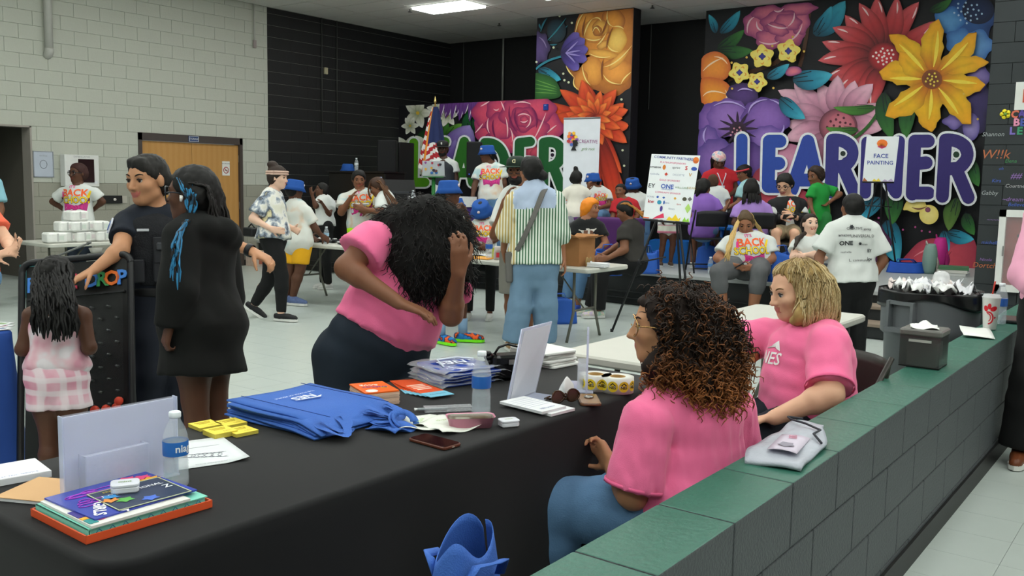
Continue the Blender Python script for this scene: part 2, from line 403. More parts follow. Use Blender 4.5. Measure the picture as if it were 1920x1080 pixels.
for k,(i,j)in enumerate(sorted(lamp_cells,key=lambda c:(c!=(0,0),c))):
 x,y=ox+i*TX+TX/2,oy+j*TY+TY/2
 if not(X0<x<XB and Y0<y<YW-.3):continue
 inview=(i,j)==(0,0)
 t=thing('ceiling_light','lit rectangular light panel in the tiled ceiling above the black corner' if inview else 'lit rectangular light panel in the ceiling outside the picture','light',(x,y,ZC),group=None if inview else 'ceiling light panels out of view')
 if lm is None:
  fr=MB()
  for a,b,c,d in((-TX/2+.012,0,.025,TY),(TX/2-.012,0,.025,TY),(0,-TY/2+.012,TX,.025),(0,TY/2-.012,TX,.025)):fr.box((a,b,.004),(c,d,.024))
  f1=fr.build('frame',mat('lamp_frame','#d8dad6',rough=.4),t);d1=MB().box((0,0,-.014),(TX-.05,TY-.05,.05)).build('diffuser',M_lamp,t);lm=(f1.data,d1.data)
 else:link('frame',lm[0],t);link('diffuser',lm[1],t)
for k,(px,py)in enumerate(((769,21),(936,47),(1223,14))):
 p=on_z(px,py,ZC-.03)
 t=thing('sprinkler_head',['small sprinkler head beside the lit ceiling panel','small sprinkler head above the black wall left of the pillar','small sprinkler head right of the painted pillar'][k],'sprinkler',(p[0],p[1],ZC))
 MB().cyl((0,0,.02),(0,0,-.03),.014,n=10).build('pipe',mat('sprinkler_metal','#55544f',rough=.4,metal=.6),t);MB().lathe((0,0,-.05),[(.012,0),(.04,.004),(.04,.01),(.012,.02)],12).build('plate',MATS['sprinkler_metal'],t)
def conduit(name,label,p0,p1,r,m,hook=None):
 t=thing(name,label,'pipe',(p1[0],p1[1],p1[2]));d=np.asarray(p0)-np.asarray(p1)
 MB().cyl((0,0,0),tuple(d),r,n=10).build('pipe',m,t)
 if hook=='elbow':MB().tube([(0,0,0),(0,-.0,-.05),(0,.03,-.09),(0,.09,-.10)],r*1.12,10).build('elbow',m,t)
 if hook=='box':MB().box((0,-.005,-.06),(.05,.04,.13)).build('box',mat('conduit_box','#9a8f8d',rough=.5),t)
 return t
Mc=mat('conduit_grey','#b3b3ad',rough=.5)
pa=on_y(92,90,YW-.06);conduit('drain_pipe','thick light grey pipe coming down the white wall, bent at its end',(pa[0],pa[1],ZC),tuple(pa),.055,Mc,'elbow')
pa=on_y(477,76,YW-.03);conduit('conduit','thin conduit with small box on the white wall near the black paint',(pa[0],pa[1],ZC),tuple(pa),.013,Mc,'box')
for k,(px,py0,py1,l)in enumerate(((604,36,250,'thin conduit on the black side wall, nearest the white paint'),(632,38,250,'thin conduit on the black side wall, second from the white paint'))):
 pa=on_y(px,py1,YW-.02);pb=on_y(px,py0,YW-.02);conduit('conduit',l,(pa[0],pa[1],ZC),tuple(pa),.01,mat('conduit_dark','#3c3d3a',rough=.5))
bx_=on_y(611,133,YW-.02);t=thing('junction_box','small pale box on the black side wall','box',tuple(bx_));MB().box((0,0,0),(.07,.05,.12),bev=.008).build('body',mat('junction_pale','#b1aa8d',rough=.6),t);MB().box((0,-.027,0),(.045,.008,.08)).build('cover',MATS['junction_pale'],t)
for k,(px,py0,py1,r,l,c)in enumerate(((942,62,188,.022,'pale pole hanging down behind the low mural wall','#8f918c'),(868,78,190,.006,'thin cable hanging on the black wall left of the pale pole','#5f6160'),(1216,45,205,.007,'thin cable hanging between the pillar and the large mural','#6a6c69'))):
 pa=on_x(px,py1,XB-.05);conduit('hanging_cable' if k else 'hanging_pole',l,(pa[0],pa[1],ZC),tuple(pa),r,mat('cable%d'%k,c,rough=.5))
KY0,KY1,KZ=.872,1.085,.71
M_char=mat('knee_charcoal','#4b4f52',rough=.5,var=.06,bump=.5,bscale=90)
M_green=mat('knee_green','#2e6152',rough=.42,var=.12,vscale=14,bump=.25,bscale=50)
kw=structure('wall_low',MB().box((5.0,(KY0+KY1)/2,KZ/2-.006),(9.6,KY1-KY0-.016,KZ-.012)),mat('knee_joint','#26292b',rough=.8))
zs=[0,.118,.315,.513,KZ];cache={}
for r in range(4):
 h=zs[r+1]-zs[r];x=.3+(.2 if r%2 else 0)
 while x<9.7:
  top=r==3;key=(r,top)
  if key not in cache:
   b=MB();gq=.005
   b.box((.2,(KY1-KY0)/2,h/2),(.4-gq,KY1-KY0,h-gq),bev=0)
   o=b.build('block',[M_char,M_green],kw,(x,KY0,zs[r]),bevel=.004);cache[key]=o
   if top:
    for p in o.data.polygons:
     if p.normal.z>.9:p.material_index=1
  else:
   o=link('block',cache[key].data,kw,(x,KY0,zs[r]));bm_=o.modifiers.new('bevel','BEVEL');bm_.width=.004;bm_.segments=2;bm_.limit_method='ANGLE'
  x+=.4
structure('baseboard_low',MB().box((5.0,KY0-.007,.05),(9.6,.012,.1)),mat('base_black','#141414',rough=.45))
w=MB();w.box(((X0+XB)/2,Y0-.1,ZC/2),(XB-X0,.2,ZC));structure('wall_right',w,mat('paint_rear','#b7bab2',rough=.7))
w=MB();w.box((X0-.1,(Y0+YW)/2,ZC/2),(.2,YW-Y0,ZC));structure('wall_near',w,MATS['paint_rear'])
#--- bodies: smooth solids meshed on a grid
def unit(v):
 v=np.asarray(v,float);return v/(np.linalg.norm(v)+1e-12)
class Field:
 def __init__(s):s.ops=[]
 def cone(s,a,b,ra,rb=None,k=.02,op='u',tagm=0):
  a=np.asarray(a,float);b=np.asarray(b,float);rb=ra if rb is None else rb;r=max(ra,rb)
  s.ops.append(('cone',np.minimum(a,b)-r,np.maximum(a,b)+r,(a,b,ra,rb),k,op,tagm));return s
 def chain(s,pts,rs,k=.02,op='u',tagm=0):
  for i in range(len(pts)-1):s.cone(pts[i],pts[i+1],rs[i],rs[i+1],k,op,tagm)
  return s
 def ell(s,c,A,r,k=.02,op='u',tagm=0):
  c=np.asarray(c,float);A=np.asarray(A,float);r=np.asarray(r,float);e=np.abs(A.T*r).sum(1)
  s.ops.append(('ell',c-e,c+e,(c,A,r),k,op,tagm));return s
 def loft(s,st,k=.03,op='u',tagm=0,cut0=False,cut1=False):
  """st: stations (centre, lateral, front, half width, half depth front, half depth back)"""
  lo=np.min([q[0]-max(q[3:6])for q in st],0);hi=np.max([q[0]+max(q[3:6])for q in st],0)
  s.ops.append(('loft',lo,hi,(st,cut0,cut1),k,op,tagm));return s
 def plane(s,c,n):s.ops.append(('plane',None,None,(np.asarray(c,float),unit(n)),0,'i',0));return s
 def slab(s,a,b,n,w,margin):s.ops.append(('plane2',np.asarray(a)-margin,np.asarray(a)+margin,(np.asarray(a,float),unit(b)),0,'i',0));return s
 @staticmethod
 def dist(kind,prm,X,Y,Z):
  if kind=='cone':
   a,b,ra,rb=prm;d=b-a;L=d@d+1e-12;px,py,pz=X-a[0],Y-a[1],Z-a[2]
   t=np.clip((px*d[0]+py*d[1]+pz*d[2])/L,0,1);px=px-t*d[0];py=py-t*d[1];pz=pz-t*d[2]
   return np.sqrt(px*px+py*py+pz*pz)-(ra+(rb-ra)*t)
  if kind=='ell':
   c,A,r=prm;px,py,pz=X-c[0],Y-c[1],Z-c[2]
   q=[(px*A[i,0]+py*A[i,1]+pz*A[i,2])/r[i]for i in range(3)];k0=np.sqrt(q[0]**2+q[1]**2+q[2]**2)+1e-9
   k1=np.sqrt((q[0]/r[0])**2+(q[1]/r[1])**2+(q[2]/r[2])**2)+1e-9;return k0*(k0-1)/k1
  if kind=='plane':
   c,n=prm;return(X-c[0])*n[0]+(Y-c[1])*n[1]+(Z-c[2])*n[2]
  if kind=='loft':
   st,c0,c1=prm;best=None;n=len(st)
   for i in range(n-1):
    A,B=st[i],st[i+1];a,b=A[0],B[0];d=b-a;L=d@d+1e-12;px,py,pz=X-a[0],Y-a[1],Z-a[2]
    t0=(px*d[0]+py*d[1]+pz*d[2])/L;t=np.clip(t0,0,1);qx,qy,qz=px-t*d[0],py-t*d[1],pz-t*d[2]
    la=unit(A[1]+B[1]);fr=unit(A[2]+B[2]);u=qx*la[0]+qy*la[1]+qz*la[2];v=qx*fr[0]+qy*fr[1]+qz*fr[2]
    hw=A[3]+(B[3]-A[3])*t;hf=A[4]+(B[4]-A[4])*t;hb=A[5]+(B[5]-A[5])*t;hd=np.where(v>0,hf,hb)
    w=(t0-t)*math.sqrt(L);cap=np.minimum(hw,hd)
    k0=np.sqrt((u/hw)**2+(v/hd)**2+(w/cap)**2)+1e-9;k1=np.sqrt((u/hw**2)**2+(v/hd**2)**2+(w/cap**2)**2)+1e-9
    e=k0*(k0-1)/k1
    e=np.where(k0<1e-3,-cap,e)
    if c0 and i==0:e=np.maximum(e,-t0*math.sqrt(L))
    if c1 and i==n-2:e=np.maximum(e,(t0-1)*math.sqrt(L))
    if best is None:best=e
    else:
     k=.02;h=np.clip(.5+.5*(e-best)/k,0,1);best=e+(best-e)*h-k*h*(1-h)
   return best
 def mesh(s,name,h,noise=None,tags=None,smooth=1,post=None,origin=None):
  lo=np.min([o[1]for o in s.ops if o[5]=='u'],0)-3*h;hi=np.max([o[2]for o in s.ops if o[5]=='u'],0)+3*h
  n=np.ceil((hi-lo)/h).astype(int)+1;D=np.full(n,.2,np.float32);TG=np.zeros(n,np.int8)if tags else None
  ax=[(lo[i]+h*np.arange(n[i])).astype(np.float32)for i in range(3)]
  for kind,a,b,prm,k,op,tg in s.ops:
   if a is None:i0=np.zeros(3,int);i1=n
   else:
    m=k+2.5*h;i0=np.maximum(np.floor((a-m-lo)/h).astype(int),0);i1=np.minimum(np.ceil((b+m-lo)/h).astype(int)+1,n)
    if np.any(i1<=i0):continue
   sl=tuple(slice(i0[q],i1[q])for q in range(3))
   X=ax[0][sl[0]][:,None,None];Y=ax[1][sl[1]][None,:,None];Z=ax[2][sl[2]][None,None,:]
   d=Field.dist(kind,prm,X,Y,Z).astype(np.float32);E=D[sl]
   if op=='u':
    if TG is not None and tg:q=TG[sl];q[d<E-.0005]=tg
    if k>0:
     g=np.clip(.5+.5*(d-E)/k,0,1);D[sl]=d+(E-d)*g-k*g*(1-g)
    else:D[sl]=np.minimum(E,d)
   elif op=='s':
    if k>0:
     g=np.clip(.5-.5*(E+d)/k,0,1);D[sl]=E+(-d-E)*g+k*g*(1-g)
    else:D[sl]=np.maximum(E,-d)
   else:D[sl]=np.maximum(E,np.broadcast_to(d,E.shape))
  if noise:
   X=ax[0][:,None,None];Y=ax[1][None,:,None];Z=ax[2][None,None,:]
   near=np.abs(D)<.04
   if near.any():
    ii=np.nonzero(near);D[near]+=noise(ax[0][ii[0]],ax[1][ii[1]],ax[2][ii[2]]).astype(np.float32)
  V,Q,cells=nets(D,h)
  if len(V)==0:return None,None
  for _ in range(smooth):V=lap(V,Q,.5)
  V=V+lo
  tv=None
  if TG is not None:tv=TG[cells[:,0],cells[:,1],cells[:,2]]
  return V,(Q,tv)
def lap(V,Q,w):
 S=np.zeros_like(V);C=np.zeros(len(V))
 for i in range(4):
  a,b=Q[:,i],Q[:,(i+1)%4]
  for q in range(3):
   S[:,q]+=np.bincount(a,V[b,q],len(V))+np.bincount(b,V[a,q],len(V))
  C+=np.bincount(a,minlength=len(V))+np.bincount(b,minlength=len(V))
 return V*(1-w)+w*S/np.maximum(C,1)[:,None]
def nets(D,h):
 s=D<0;nx,ny,nz=D.shape
 c=sum(s[i:nx-1+i,j:ny-1+j,k:nz-1+k].astype(np.int8)for i in(0,1)for j in(0,1)for k in(0,1))
 act=(c>0)&(c<8);I,J,K=np.nonzero(act);n=len(I)
 if n==0:return np.zeros((0,3)),None,None
 idx=np.full(act.shape,-1,np.int32);idx[I,J,K]=np.arange(n)
 cor={(i,j,k):D[I+i,J+j,K+k]for i in(0,1)for j in(0,1)for k in(0,1)}
 P=np.zeros((n,3));cnt=np.zeros(n)
 for axis in range(3):
  for u in(0,1):
   for v in(0,1):
    o0=[u,v];o0.insert(axis,0);o1=[u,v];o1.insert(axis,1);a=cor[tuple(o0)];b=cor[tuple(o1)];m=(a<0)!=(b<0)
    t=np.where(m,a/np.where(m,a-b,1),0)
    for q in range(3):P[:,q]+=np.where(m,t if q==axis else o0[q],0)
    cnt+=m
 P=(P/cnt[:,None]+np.stack([I,J,K],1))*h
 Qs=[]
 for axis in range(3):
  a=[slice(1,-1)]*3;a[axis]=slice(0,-1);b=list(a);b[axis]=slice(1,None);A=s[tuple(a)];B=s[tuple(b)]
  ch=np.nonzero(A!=B);i,j,k=ch[0],ch[1],ch[2];off=[1,1,1];off[axis]=0;i=i+off[0];j=j+off[1];k=k+off[2]
  u,v=[q for q in range(3)if q!=axis]
  def cell(du,dv):
   p=[i.copy(),j.copy(),k.copy()];p[u]=p[u]-du;p[v]=p[v]-dv;return idx[p[0],p[1],p[2]]
  q=np.stack([cell(1,1),cell(0,1),cell(0,0),cell(1,0)],1);flip=A[ch]if axis!=1 else~A[ch]
  q[~flip]=q[~flip][:,::-1];Qs.append(q)
 return P,np.concatenate(Qs),np.stack([I,J,K],1)
def wrinkle(seed,amp,f=(26,26,17),n=6):
 r=np.random.default_rng(seed);ks=r.normal(size=(n,3))*np.array(f);ph=r.uniform(0,6.28,n);am=r.uniform(.4,1,n);am=am/am.sum()*1.6
 def fn(x,y,z):
  o=0
  for i,(k,p,a)in enumerate(zip(ks,ph,am)):
   w=np.sin(k[0]*x+k[1]*y+k[2]*z+p+1.6*np.sin(k[1]*.5*x-k[0]*.5*y+k[2]*.4*z+p*2))
   o=o+a*(w if i%2 else 1.27-2*np.abs(w))
  return amp*o
 return fn
def field_obj(fl,name,h,mats,parent,base,noise=None,tags=False,smooth=1,tagmap=None):
 V,r=fl.mesh(name,h,noise,tags,smooth)
 if V is None:return None
 Q,tv=r;me=raw_mesh(name,V-np.asarray(base),Q)
 for m in(mats if isinstance(mats,(list,tuple))else[mats]):me.materials.append(m)
 if tags:me.polygons.foreach_set('material_index',tv[Q[:,0]].astype(np.int32))
 return link(name,me,parent)
SKIN={'dark':'#5a3a2b','deep':'#452c22','brown':'#7a5039','mid':'#96654a','tan':'#b98663','light':'#d9a98c','pale':'#dfb7a0'}
def skin(k):return mat('skin_'+k,SKIN[k],rough=.5,spec=.35,var=.05,vscale=12)
def lipm(k):
 c=lin(SKIN[k]);return mat('lip_'+k,'#%02x%02x%02x'%tuple(int(255*min(1,v))for v in((.42,.20,.17)if k in('dark','deep')else(.60,.30,.26)if k in('brown','mid')else(.72,.40,.36))),rough=.4,var=0)
def head_frame(c,f,up=None):
 f=unit(f);up=UP if up is None else unit(up);lat=unit(np.cross(f,up));up=np.cross(lat,f)
 return np.array([lat,f,up])
def add_head(fl,c,A,s,face=True,k=.012):
 g=lambda x,y,z:c+(x*A[0]+y*A[1]+z*A[2])*s
 fl.ell(g(0,-.05,.13),A,np.array([.345,.425,.375])*s,k=.02)
 fl.ell(g(0,.10,-.16),A,np.array([.275,.30,.33])*s,k=.03)
 fl.cone(g(-.05,.265,-.40),g(.05,.265,-.40),.085*s,k=.03);fl.cone(g(-.22,.03,-.27),g(-.05,.25,-.40),.075*s,.07*s,k=.025);fl.cone(g(.22,.03,-.27),g(.05,.25,-.40),.075*s,.07*s,k=.025)
 for q in(-1,1):
  fl.ell(g(q*.352,-.02,-.03),np.array([A[0],A[1],A[2]]),np.array([.045,.085,.135])*s,k=.006)
  fl.ell(g(q*.17,.25,-.10),A,np.array([.12,.13,.11])*s,k=.02)
 if face:
  fl.cone(g(-.17,.325,.095),g(.17,.325,.095),.055*s,k=.02)
  for q in(-1,1):fl.ell(g(q*.15,.415,.02),A,np.array([.085,.06,.05])*s,k=.012,op='s')
  fl.chain([g(0,.37,.05),g(0,.425,-.05),g(0,.475,-.135)],[.035*s,.036*s,.048*s],k=.01)
  for q in(-1,1):fl.ell(g(q*.052,.425,-.15),A,np.array([.04,.045,.032])*s,k=.008)
  fl.cone(g(-.08,.37,-.245),g(.08,.37,-.245),.034*s,k=.006,tagm=1);fl.cone(g(-.06,.365,-.285),g(.06,.365,-.285),.040*s,k=.006,tagm=1)
def add_eyes(par,base,c,A,s,iris='#2a1a12',brow='#17110e',browth=.014):
 g=lambda x,y,z:c+(x*A[0]+y*A[1]+z*A[2])*s-base
 for q in(-1,1):
  e=MB();r=.055*s;n=12;ctr=g(q*.152,.332,.016);rings=[];V=[];Fs=[]
  for i in range(7):
   th=math.pi/2*i/6*1.15;V+=[ctr+r*(math.sin(th)*(math.cos(p)*A[0]+math.sin(p)*A[2])+math.cos(th)*A[1])for p in np.linspace(0,2*math.pi,n,endpoint=False)]
  for i in range(6):
   for j in range(n):Fs.append((i*n+j,i*n+(j+1)%n,(i+1)*n+(j+1)%n,(i+1)*n+j))
  e.cm=1;e.add(V,Fs[:3*n],True);e.v=e.v;e.cm=0;e.add(V,Fs[3*n:],True)
  e.build('eye',[mat('eye_white','#d8d2ca',rough=.25,var=0),mat('iris_'+iris[1:],iris,rough=.2,var=0)],par)
  b=MB();b.tube([g(q*(.07+.17*t),.388-.06*t*t,.105+.035*math.sin(math.pi*t*.8))for t in np.linspace(0,1,6)],[browth*s*w for w in(.8,1.1,1.1,1,.8,.4)],6);b.build('eyebrow',mat('brow_'+brow[1:],brow,rough=.9),par)
  l=MB();l.tube([g(q*(.085+.135*t),.388-.028*abs(2*t-1)**2-.01*t,.026+.024*math.sin(math.pi*t))for t in np.linspace(0,1,6)],.013*s,5);l.build('eyelid',mat('lid_dark','#2b1d18',rough=.7),par)
def add_hand(fl,w,d,n,s=1.0,curl=.5,thumb=1,spread=.1,fr=.0085,cl4=None):
 """w wrist, d direction to the fingers, n palm side (fingers curl toward it), thumb side sign along n x d"""
 d=unit(d);n=unit(n-d*np.dot(n,d));l=np.cross(n,d)*thumb
 k=.008;pl=.095*s
 for a in(-.028,-.010,.010,.027):
  fl.cone(w+d*.01*s+l*a*.6*s,w+d*pl+l*a*s*1.05,.018*s,.0125*s,k=k)
 L={.027:.068,.010:.078,-.010:.072,-.028:.056}
 for i,(a,ln)in enumerate(L.items()):
  c=cl4[i]if cl4 else curl
  p=w+d*pl+l*a*s*1.05;ang=c*.5;dd=unit(d+l*a*spread*8)
  for j,fr_ in enumerate((.46,.30,.24)):
   v=dd*math.cos(ang)+n*math.sin(ang);q=p+v*ln*fr_*1.15*s;fl.cone(p,q,fr*(1.1-.1*j)*s,fr*(1.0-.1*j)*s,k=.004);p=q;ang+=c*1.0
 p=w+d*.03*s+l*.026*s;v=unit(d*.75+l*.75+n*.35)
 for j,ln in enumerate((.042,.034,.028)):
  q=p+v*ln*s;fl.cone(p,q,fr*(1.45-.2*j)*s,fr*(1.25-.2*j)*s,k=.006);p=q;v=unit(v+d*.25+n*.25*(1+curl)-l*.12)
BVHS={}
def decal(par,shirt,O,X,U,Dn,items,name='print',off=.0035):
 """flat print laid onto a garment: items = (verts2d, tris, material)"""
 base=np.array(par.location[:])if par.parent is None else np.array(par.parent.location[:])
 if shirt.name not in BVHS:
  me=shirt.data;BVHS[shirt.name]=BVHTree.FromPolygons([v.co[:]for v in me.vertices],[tuple(p.vertices)for p in me.polygons])
 bt=BVHS[shirt.name];mb=MB();mats=[]
 for li,(V2,T,m)in enumerate(items):
  if m not in mats:mats.append(m)
  P=[];ok=[]
  for u,v in V2:
   o=O+X*u+U*v-base;h=bt.ray_cast(Vector(o),Vector(Dn),1.5)
   if h[0]is None:P.append(o);ok.append(False)
   else:P.append(np.array(h[0])-np.array(Dn)*(off+.0007*li));ok.append(True)
  mb.cm=mats.index(m);mb.add(P,[t for t in T if all(ok[i]for i in t)],True)
 if not mb.f:return None
 o=mb.build(name,mats,shirt)
 if len(items)>9:o['kind']='stuff'
 return o
def t2(s,x,y,size,m,sx=1.0,off=0.0,shear=0.0,rot=0.0):
 V,T=text_geo(s,size,'CENTER',shear,0,off);c,q=math.cos(rot),math.sin(rot)
 return([(x+(a*sx)*c-b*q,y+(a*sx)*q+b*c)for a,b,_ in V],T,m)
def p2(poly,m):
 poly=np.asarray(poly,float);c=poly.mean(0);n=len(poly);V=[tuple(c)];T=[]
 for k,f in enumerate((.4,.7,1.0)):V+=[tuple(c+(p-c)*f)for p in poly]
 for i in range(n):T.append((0,1+i,1+(i+1)%n))
 for k in range(2):
  for i in range(n):a,b=1+k*n+i,1+k*n+(i+1)%n;T+=[(a,a+n,b+n),(a,b+n,b)]
 return(V,T,m)
def star2(cx,cy,r0,r1,n,sq=1.0,ph=0.0):return[(cx+(r0 if i%2 else r1)*math.cos(ph+math.pi*i/n),cy+sq*(r0 if i%2 else r1)*math.sin(ph+math.pi*i/n))for i in range(2*n)]
PINK=lambda:mat('print_pink','#e0338c',rough=.7,var=0);ORNG=lambda:mat('print_orange','#f0622c',rough=.7,var=0);YELL=lambda:mat('print_yellow','#f7d21e',rough=.7,var=0);MAGE=lambda:mat('print_magenta','#b8327f',rough=.7,var=0)
def school_print(w):
 k=w
 return[p2(star2(0,.0,.40*k,.52*k,12,1.05),PINK())if False else p2([(-.40*k,-.12*k),(.40*k,-.12*k),(.47*k,-.02*k),(.42*k,-.42*k),(0,-.52*k),(-.36*k,-.42*k)],MAGE()),t2('BACK',0,.22*k,.36*k,ORNG(),1.0,.03),t2('SCHOOL',.0,-.05*k,.34*k,mat('print_dark','#5d1d2c',rough=.7,var=0),.82,.05),t2('SCHOOL',.0,-.045*k,.34*k,YELL(),.82,.015),t2('BASH',.02*k,-.30*k,.20*k,PINK(),1.2,.02),t2("IT'S",-.1*k,.45*k,.15*k,PINK(),1,.02),p2([(.40*k,.08*k),(.52*k,.32*k),(.58*k,.30*k),(.48*k,.05*k)],YELL()),p2([(-.50*k,.08*k),(-.47*k,.28*k),(-.42*k,.28*k),(-.43*k,.06*k)],PINK())]
def person(label,D,J,front=(0,-1),hf=None,hup=None,hh=60,sk='brown',shirt=None,pants=None,shoes=None,hair=None,b=None,h=.010,face=True,zf=0.0,sc=1.0,legs='stand',neck=.055,hands=None,iris='#2a1a12',brow='#17110e',group=None,bow=0.0,toes=None,armr=1.0,legr=1.0,skirt=None,name='person',seed=1,foot=True,handsize=1.0,lift='',sh_r=1.0):
 Bm=dict(chest=1.0,waist=1.0,hip=1.0,belly=0.0,bust=0.0,back=0.0)
 if b:Bm.update(b)
 P={k:at(v[0],v[1],D+(v[2]if len(v)>2 else 0))for k,v in J.items()}
 s=hh*(D+(J['H'][2]if len(J['H'])>2 else 0))/F_PX
 fr0=unit(cv(front[0],0,front[1]));hf=front if hf is None else hf
 hfv=unit(cv(hf[0],hf[1]if len(hf)==3 else 0,hf[-1]))
 if 'PL' not in P:
  pc=P['P'];lat_=unit(np.cross(UP,fr0));lat_=lat_*np.sign(np.dot(lat_,CR)+1e-6);P['PL']=pc-lat_*.095*sc*Bm['hip'];P['PR']=pc+lat_*.095*sc*Bm['hip']
 PC=(P['PL']+P['PR'])/2;N=P['N'];up=unit(N-PC);lat=P['SR']-P['SL'];lat=unit(lat-up*np.dot(lat,up));fr=np.cross(lat,up)
 if np.dot(fr,fr0)<0:fr=-fr
 HC=P['H'];A=head_frame(HC,hfv,unit(cv(*hup))if hup else unit(UP*.8+up*.2));g=lambda x,y,z:HC+(x*A[0]+y*A[1]+z*A[2])*s
 for q in 'LR':
  hp=P['P'+q]
  if legs=='none':continue
  if 'K'+q not in P:
   if legs=='sit':kn=hp+fr0*.42*sc+(lat if q=='R' else-lat)*.05*sc;kn[2]=max(hp[2]+.02,zf+.46*sc)
   else:kn=np.array([hp[0],hp[1],zf+(hp[2]-zf)*.53])+fr0*.015
   P['K'+q]=kn
  if 'A'+q not in P:
   kn=P['K'+q]
   P['A'+q]=np.array([kn[0],kn[1],zf+.075*sc])-fr0*(.03 if legs=='stand' else-.03)
 for q in 'LR':
  if legs!='none' and q not in lift and 'A'+q in P:P['A'+q][2]=zf+.075*sc
 base=np.array([PC[0],PC[1],zf])
 par=thing(name,label,'person',base,group=group)
 M_s=skin(sk)
 def cpos(t):return PC+(N-PC)*t+fr*bow*math.sin(math.pi*min(max(t,0),1))
 T_=np.linalg.norm(N-PC)
 def stations(e,t0=-.12,t1=1.0,flare=0.0):
  S=[(-.14,.135*Bm['hip'],.085,.095),(0,.168*Bm['hip'],.105+.5*Bm['belly'],.118*Bm['hip']),(.2,.165*Bm['hip'],.105+.8*Bm['belly'],.105+Bm['back']*.5),(.42,.140*Bm['waist'],.10+Bm['belly'],.09+Bm['back']),(.70,.158*Bm['chest'],.115+Bm['bust'],.105+Bm['back']),(.88,.150*Bm['chest'],.088,.095),(1.0,.070,.058,.062)]
  ts=[q[0]for q in S];grid=sorted(set([t for t in ts if t0<t<t1]+[t0,t1]));out=[]
  for t in grid:
   v=[np.interp(t,ts,[q[i]for q in S])for i in(1,2,3)];ee=e+flare*max(0,(.5-t))
   out.append((cpos(t),lat,fr,v[0]*sc+ee,v[1]*sc+ee,v[2]*sc+ee))
  return out
  #- body
 fl=Field();fl.loft(stations(0),k=.03)
 for q,sg in(('L',-1),('R',1)):
  S=P['S'+q];fl.cone(cpos(.90)+lat*sg*.05*sc,S,.068*sc,.056*sc*armr,k=.03)
  if 'E'+q in P:
   E=P['E'+q];Wr=P['W'+q];fl.cone(S,E,.054*sc*armr,.041*sc*armr,k=.02);fl.cone(E+(Wr-E)*.25,E,.043*sc*armr,.040*sc*armr,k=.02)
   fl.cone(E,Wr,.040*sc*armr,.027*sc*max(1,armr*.9),k=.012)
   hd=(hands or{}).get(q,{});dvec=P['M'+q]-Wr if 'M'+q in P else Wr-E;nvec=cv(*hd['n'])if 'n' in hd else-unit(lat*sg)
   if hd.get('skip')is None:
    add_hand(fl,Wr,dvec,np.asarray(nvec,float),sc*handsize,hd.get('curl',.55),hd.get('thumb',1),hd.get('spread',.08),fr=max(.0088,h*.78),cl4=hd.get('cl4'))
 nb=g(0,-.06,-.30);fl.cone(cpos(.97)+fr*.0,nb,neck*sc*1.12,neck*sc,k=.025)
 add_head(fl,HC,A,s,face)
 if legs!='none':
  for q in 'LR':
   hp,kn,an=P['P'+q],P['K'+q],P['A'+q]
   fl.chain([hp,hp+(kn-hp)*.5,kn],[.090*sc*legr,.080*sc*legr,.056*sc*legr],k=.03);cf=kn+(an-kn)*.3;bk=unit(np.cross(np.cross(an-kn,fr0),an-kn));
   fl.chain([kn,cf-bk*.012,an],[.052*sc*legr,.056*sc*legr,.036*sc*max(1,legr*.9)],k=.02)
   if foot:
    td=unit(cv(*toes[q]))if toes and q in toes else fr0;fl.chain([an-td*.02*sc+UP*-.03*sc,an+td*.08*sc-UP*.045*sc,an+td*.155*sc-UP*.058*sc],[.034*sc,.034*sc,.02*sc],k=.015)
 body=field_obj(fl,'body',h,[M_s,lipm(sk)],par,base,tags=True)
 if face:add_eyes(par,base,HC,A,s,iris,brow)
 R=dict(par=par,body=body,P=P,g=g,A=A,s=s,base=base,cpos=cpos,lat=lat,fr=fr,up=up,fr0=fr0,HC=HC,sc=sc,h=h)
 #- pants
 if pants and legs!='none':
  e=pants.get('e',.012);f2=Field();wt=pants.get('w',.26);f2.loft(stations(e,-.14,wt),k=.03,cut1=True)
  for q in 'LR':
   hp,kn,an=P['P'+q],P['K'+q],P['A'+q];ln=pants.get('len',1.95);lo=pants.get('loose',0.0)
   up_r=.092*sc*legr+e;kr=.060*sc*legr+e+lo;ar=.042*sc+e*1.4+lo*1.2
   if ln<=1:
    en=hp+(kn-hp)*ln;rr=.090*sc*legr+(.058-.090)*ln*sc*legr+e+lo
    f2.loft([(hp,lat,fr,up_r,up_r,up_r),(en,lat,fr,rr,rr,rr)]if True else None,k=.014,cut1=True)if abs(np.dot(unit(kn-hp),lat))<.9 and abs(np.dot(unit(kn-hp),fr))<.5 else f2.loft([(hp,*perp(kn-hp),up_r,up_r,up_r),(en,*perp(kn-hp),rr,rr,rr)],k=.03,cut1=True)
   else:
    en=kn+(an-kn)*(ln-1);rr=kr+(ar-kr)*(ln-1);f2.chain([hp,hp+(kn-hp)*.5,kn],[up_r,.083*sc*legr+e,kr],k=.03)
    pa=perp(an-kn);md=kn+(an-kn)*min(.3,(ln-1)*.6);mr=.060*sc*legr+e+lo
    f2.loft([(kn,*pa,kr,kr,kr),(md,*pa,mr,mr,mr),(en,*pa,rr,rr,rr)],k=.02,cut1=True)
  R['pants']=field_obj(f2,pants.get('name','trousers'),h*1.35,pants['m'],par,base,noise=wrinkle(seed+5,pants.get('wr',.004),(22,22,18)))
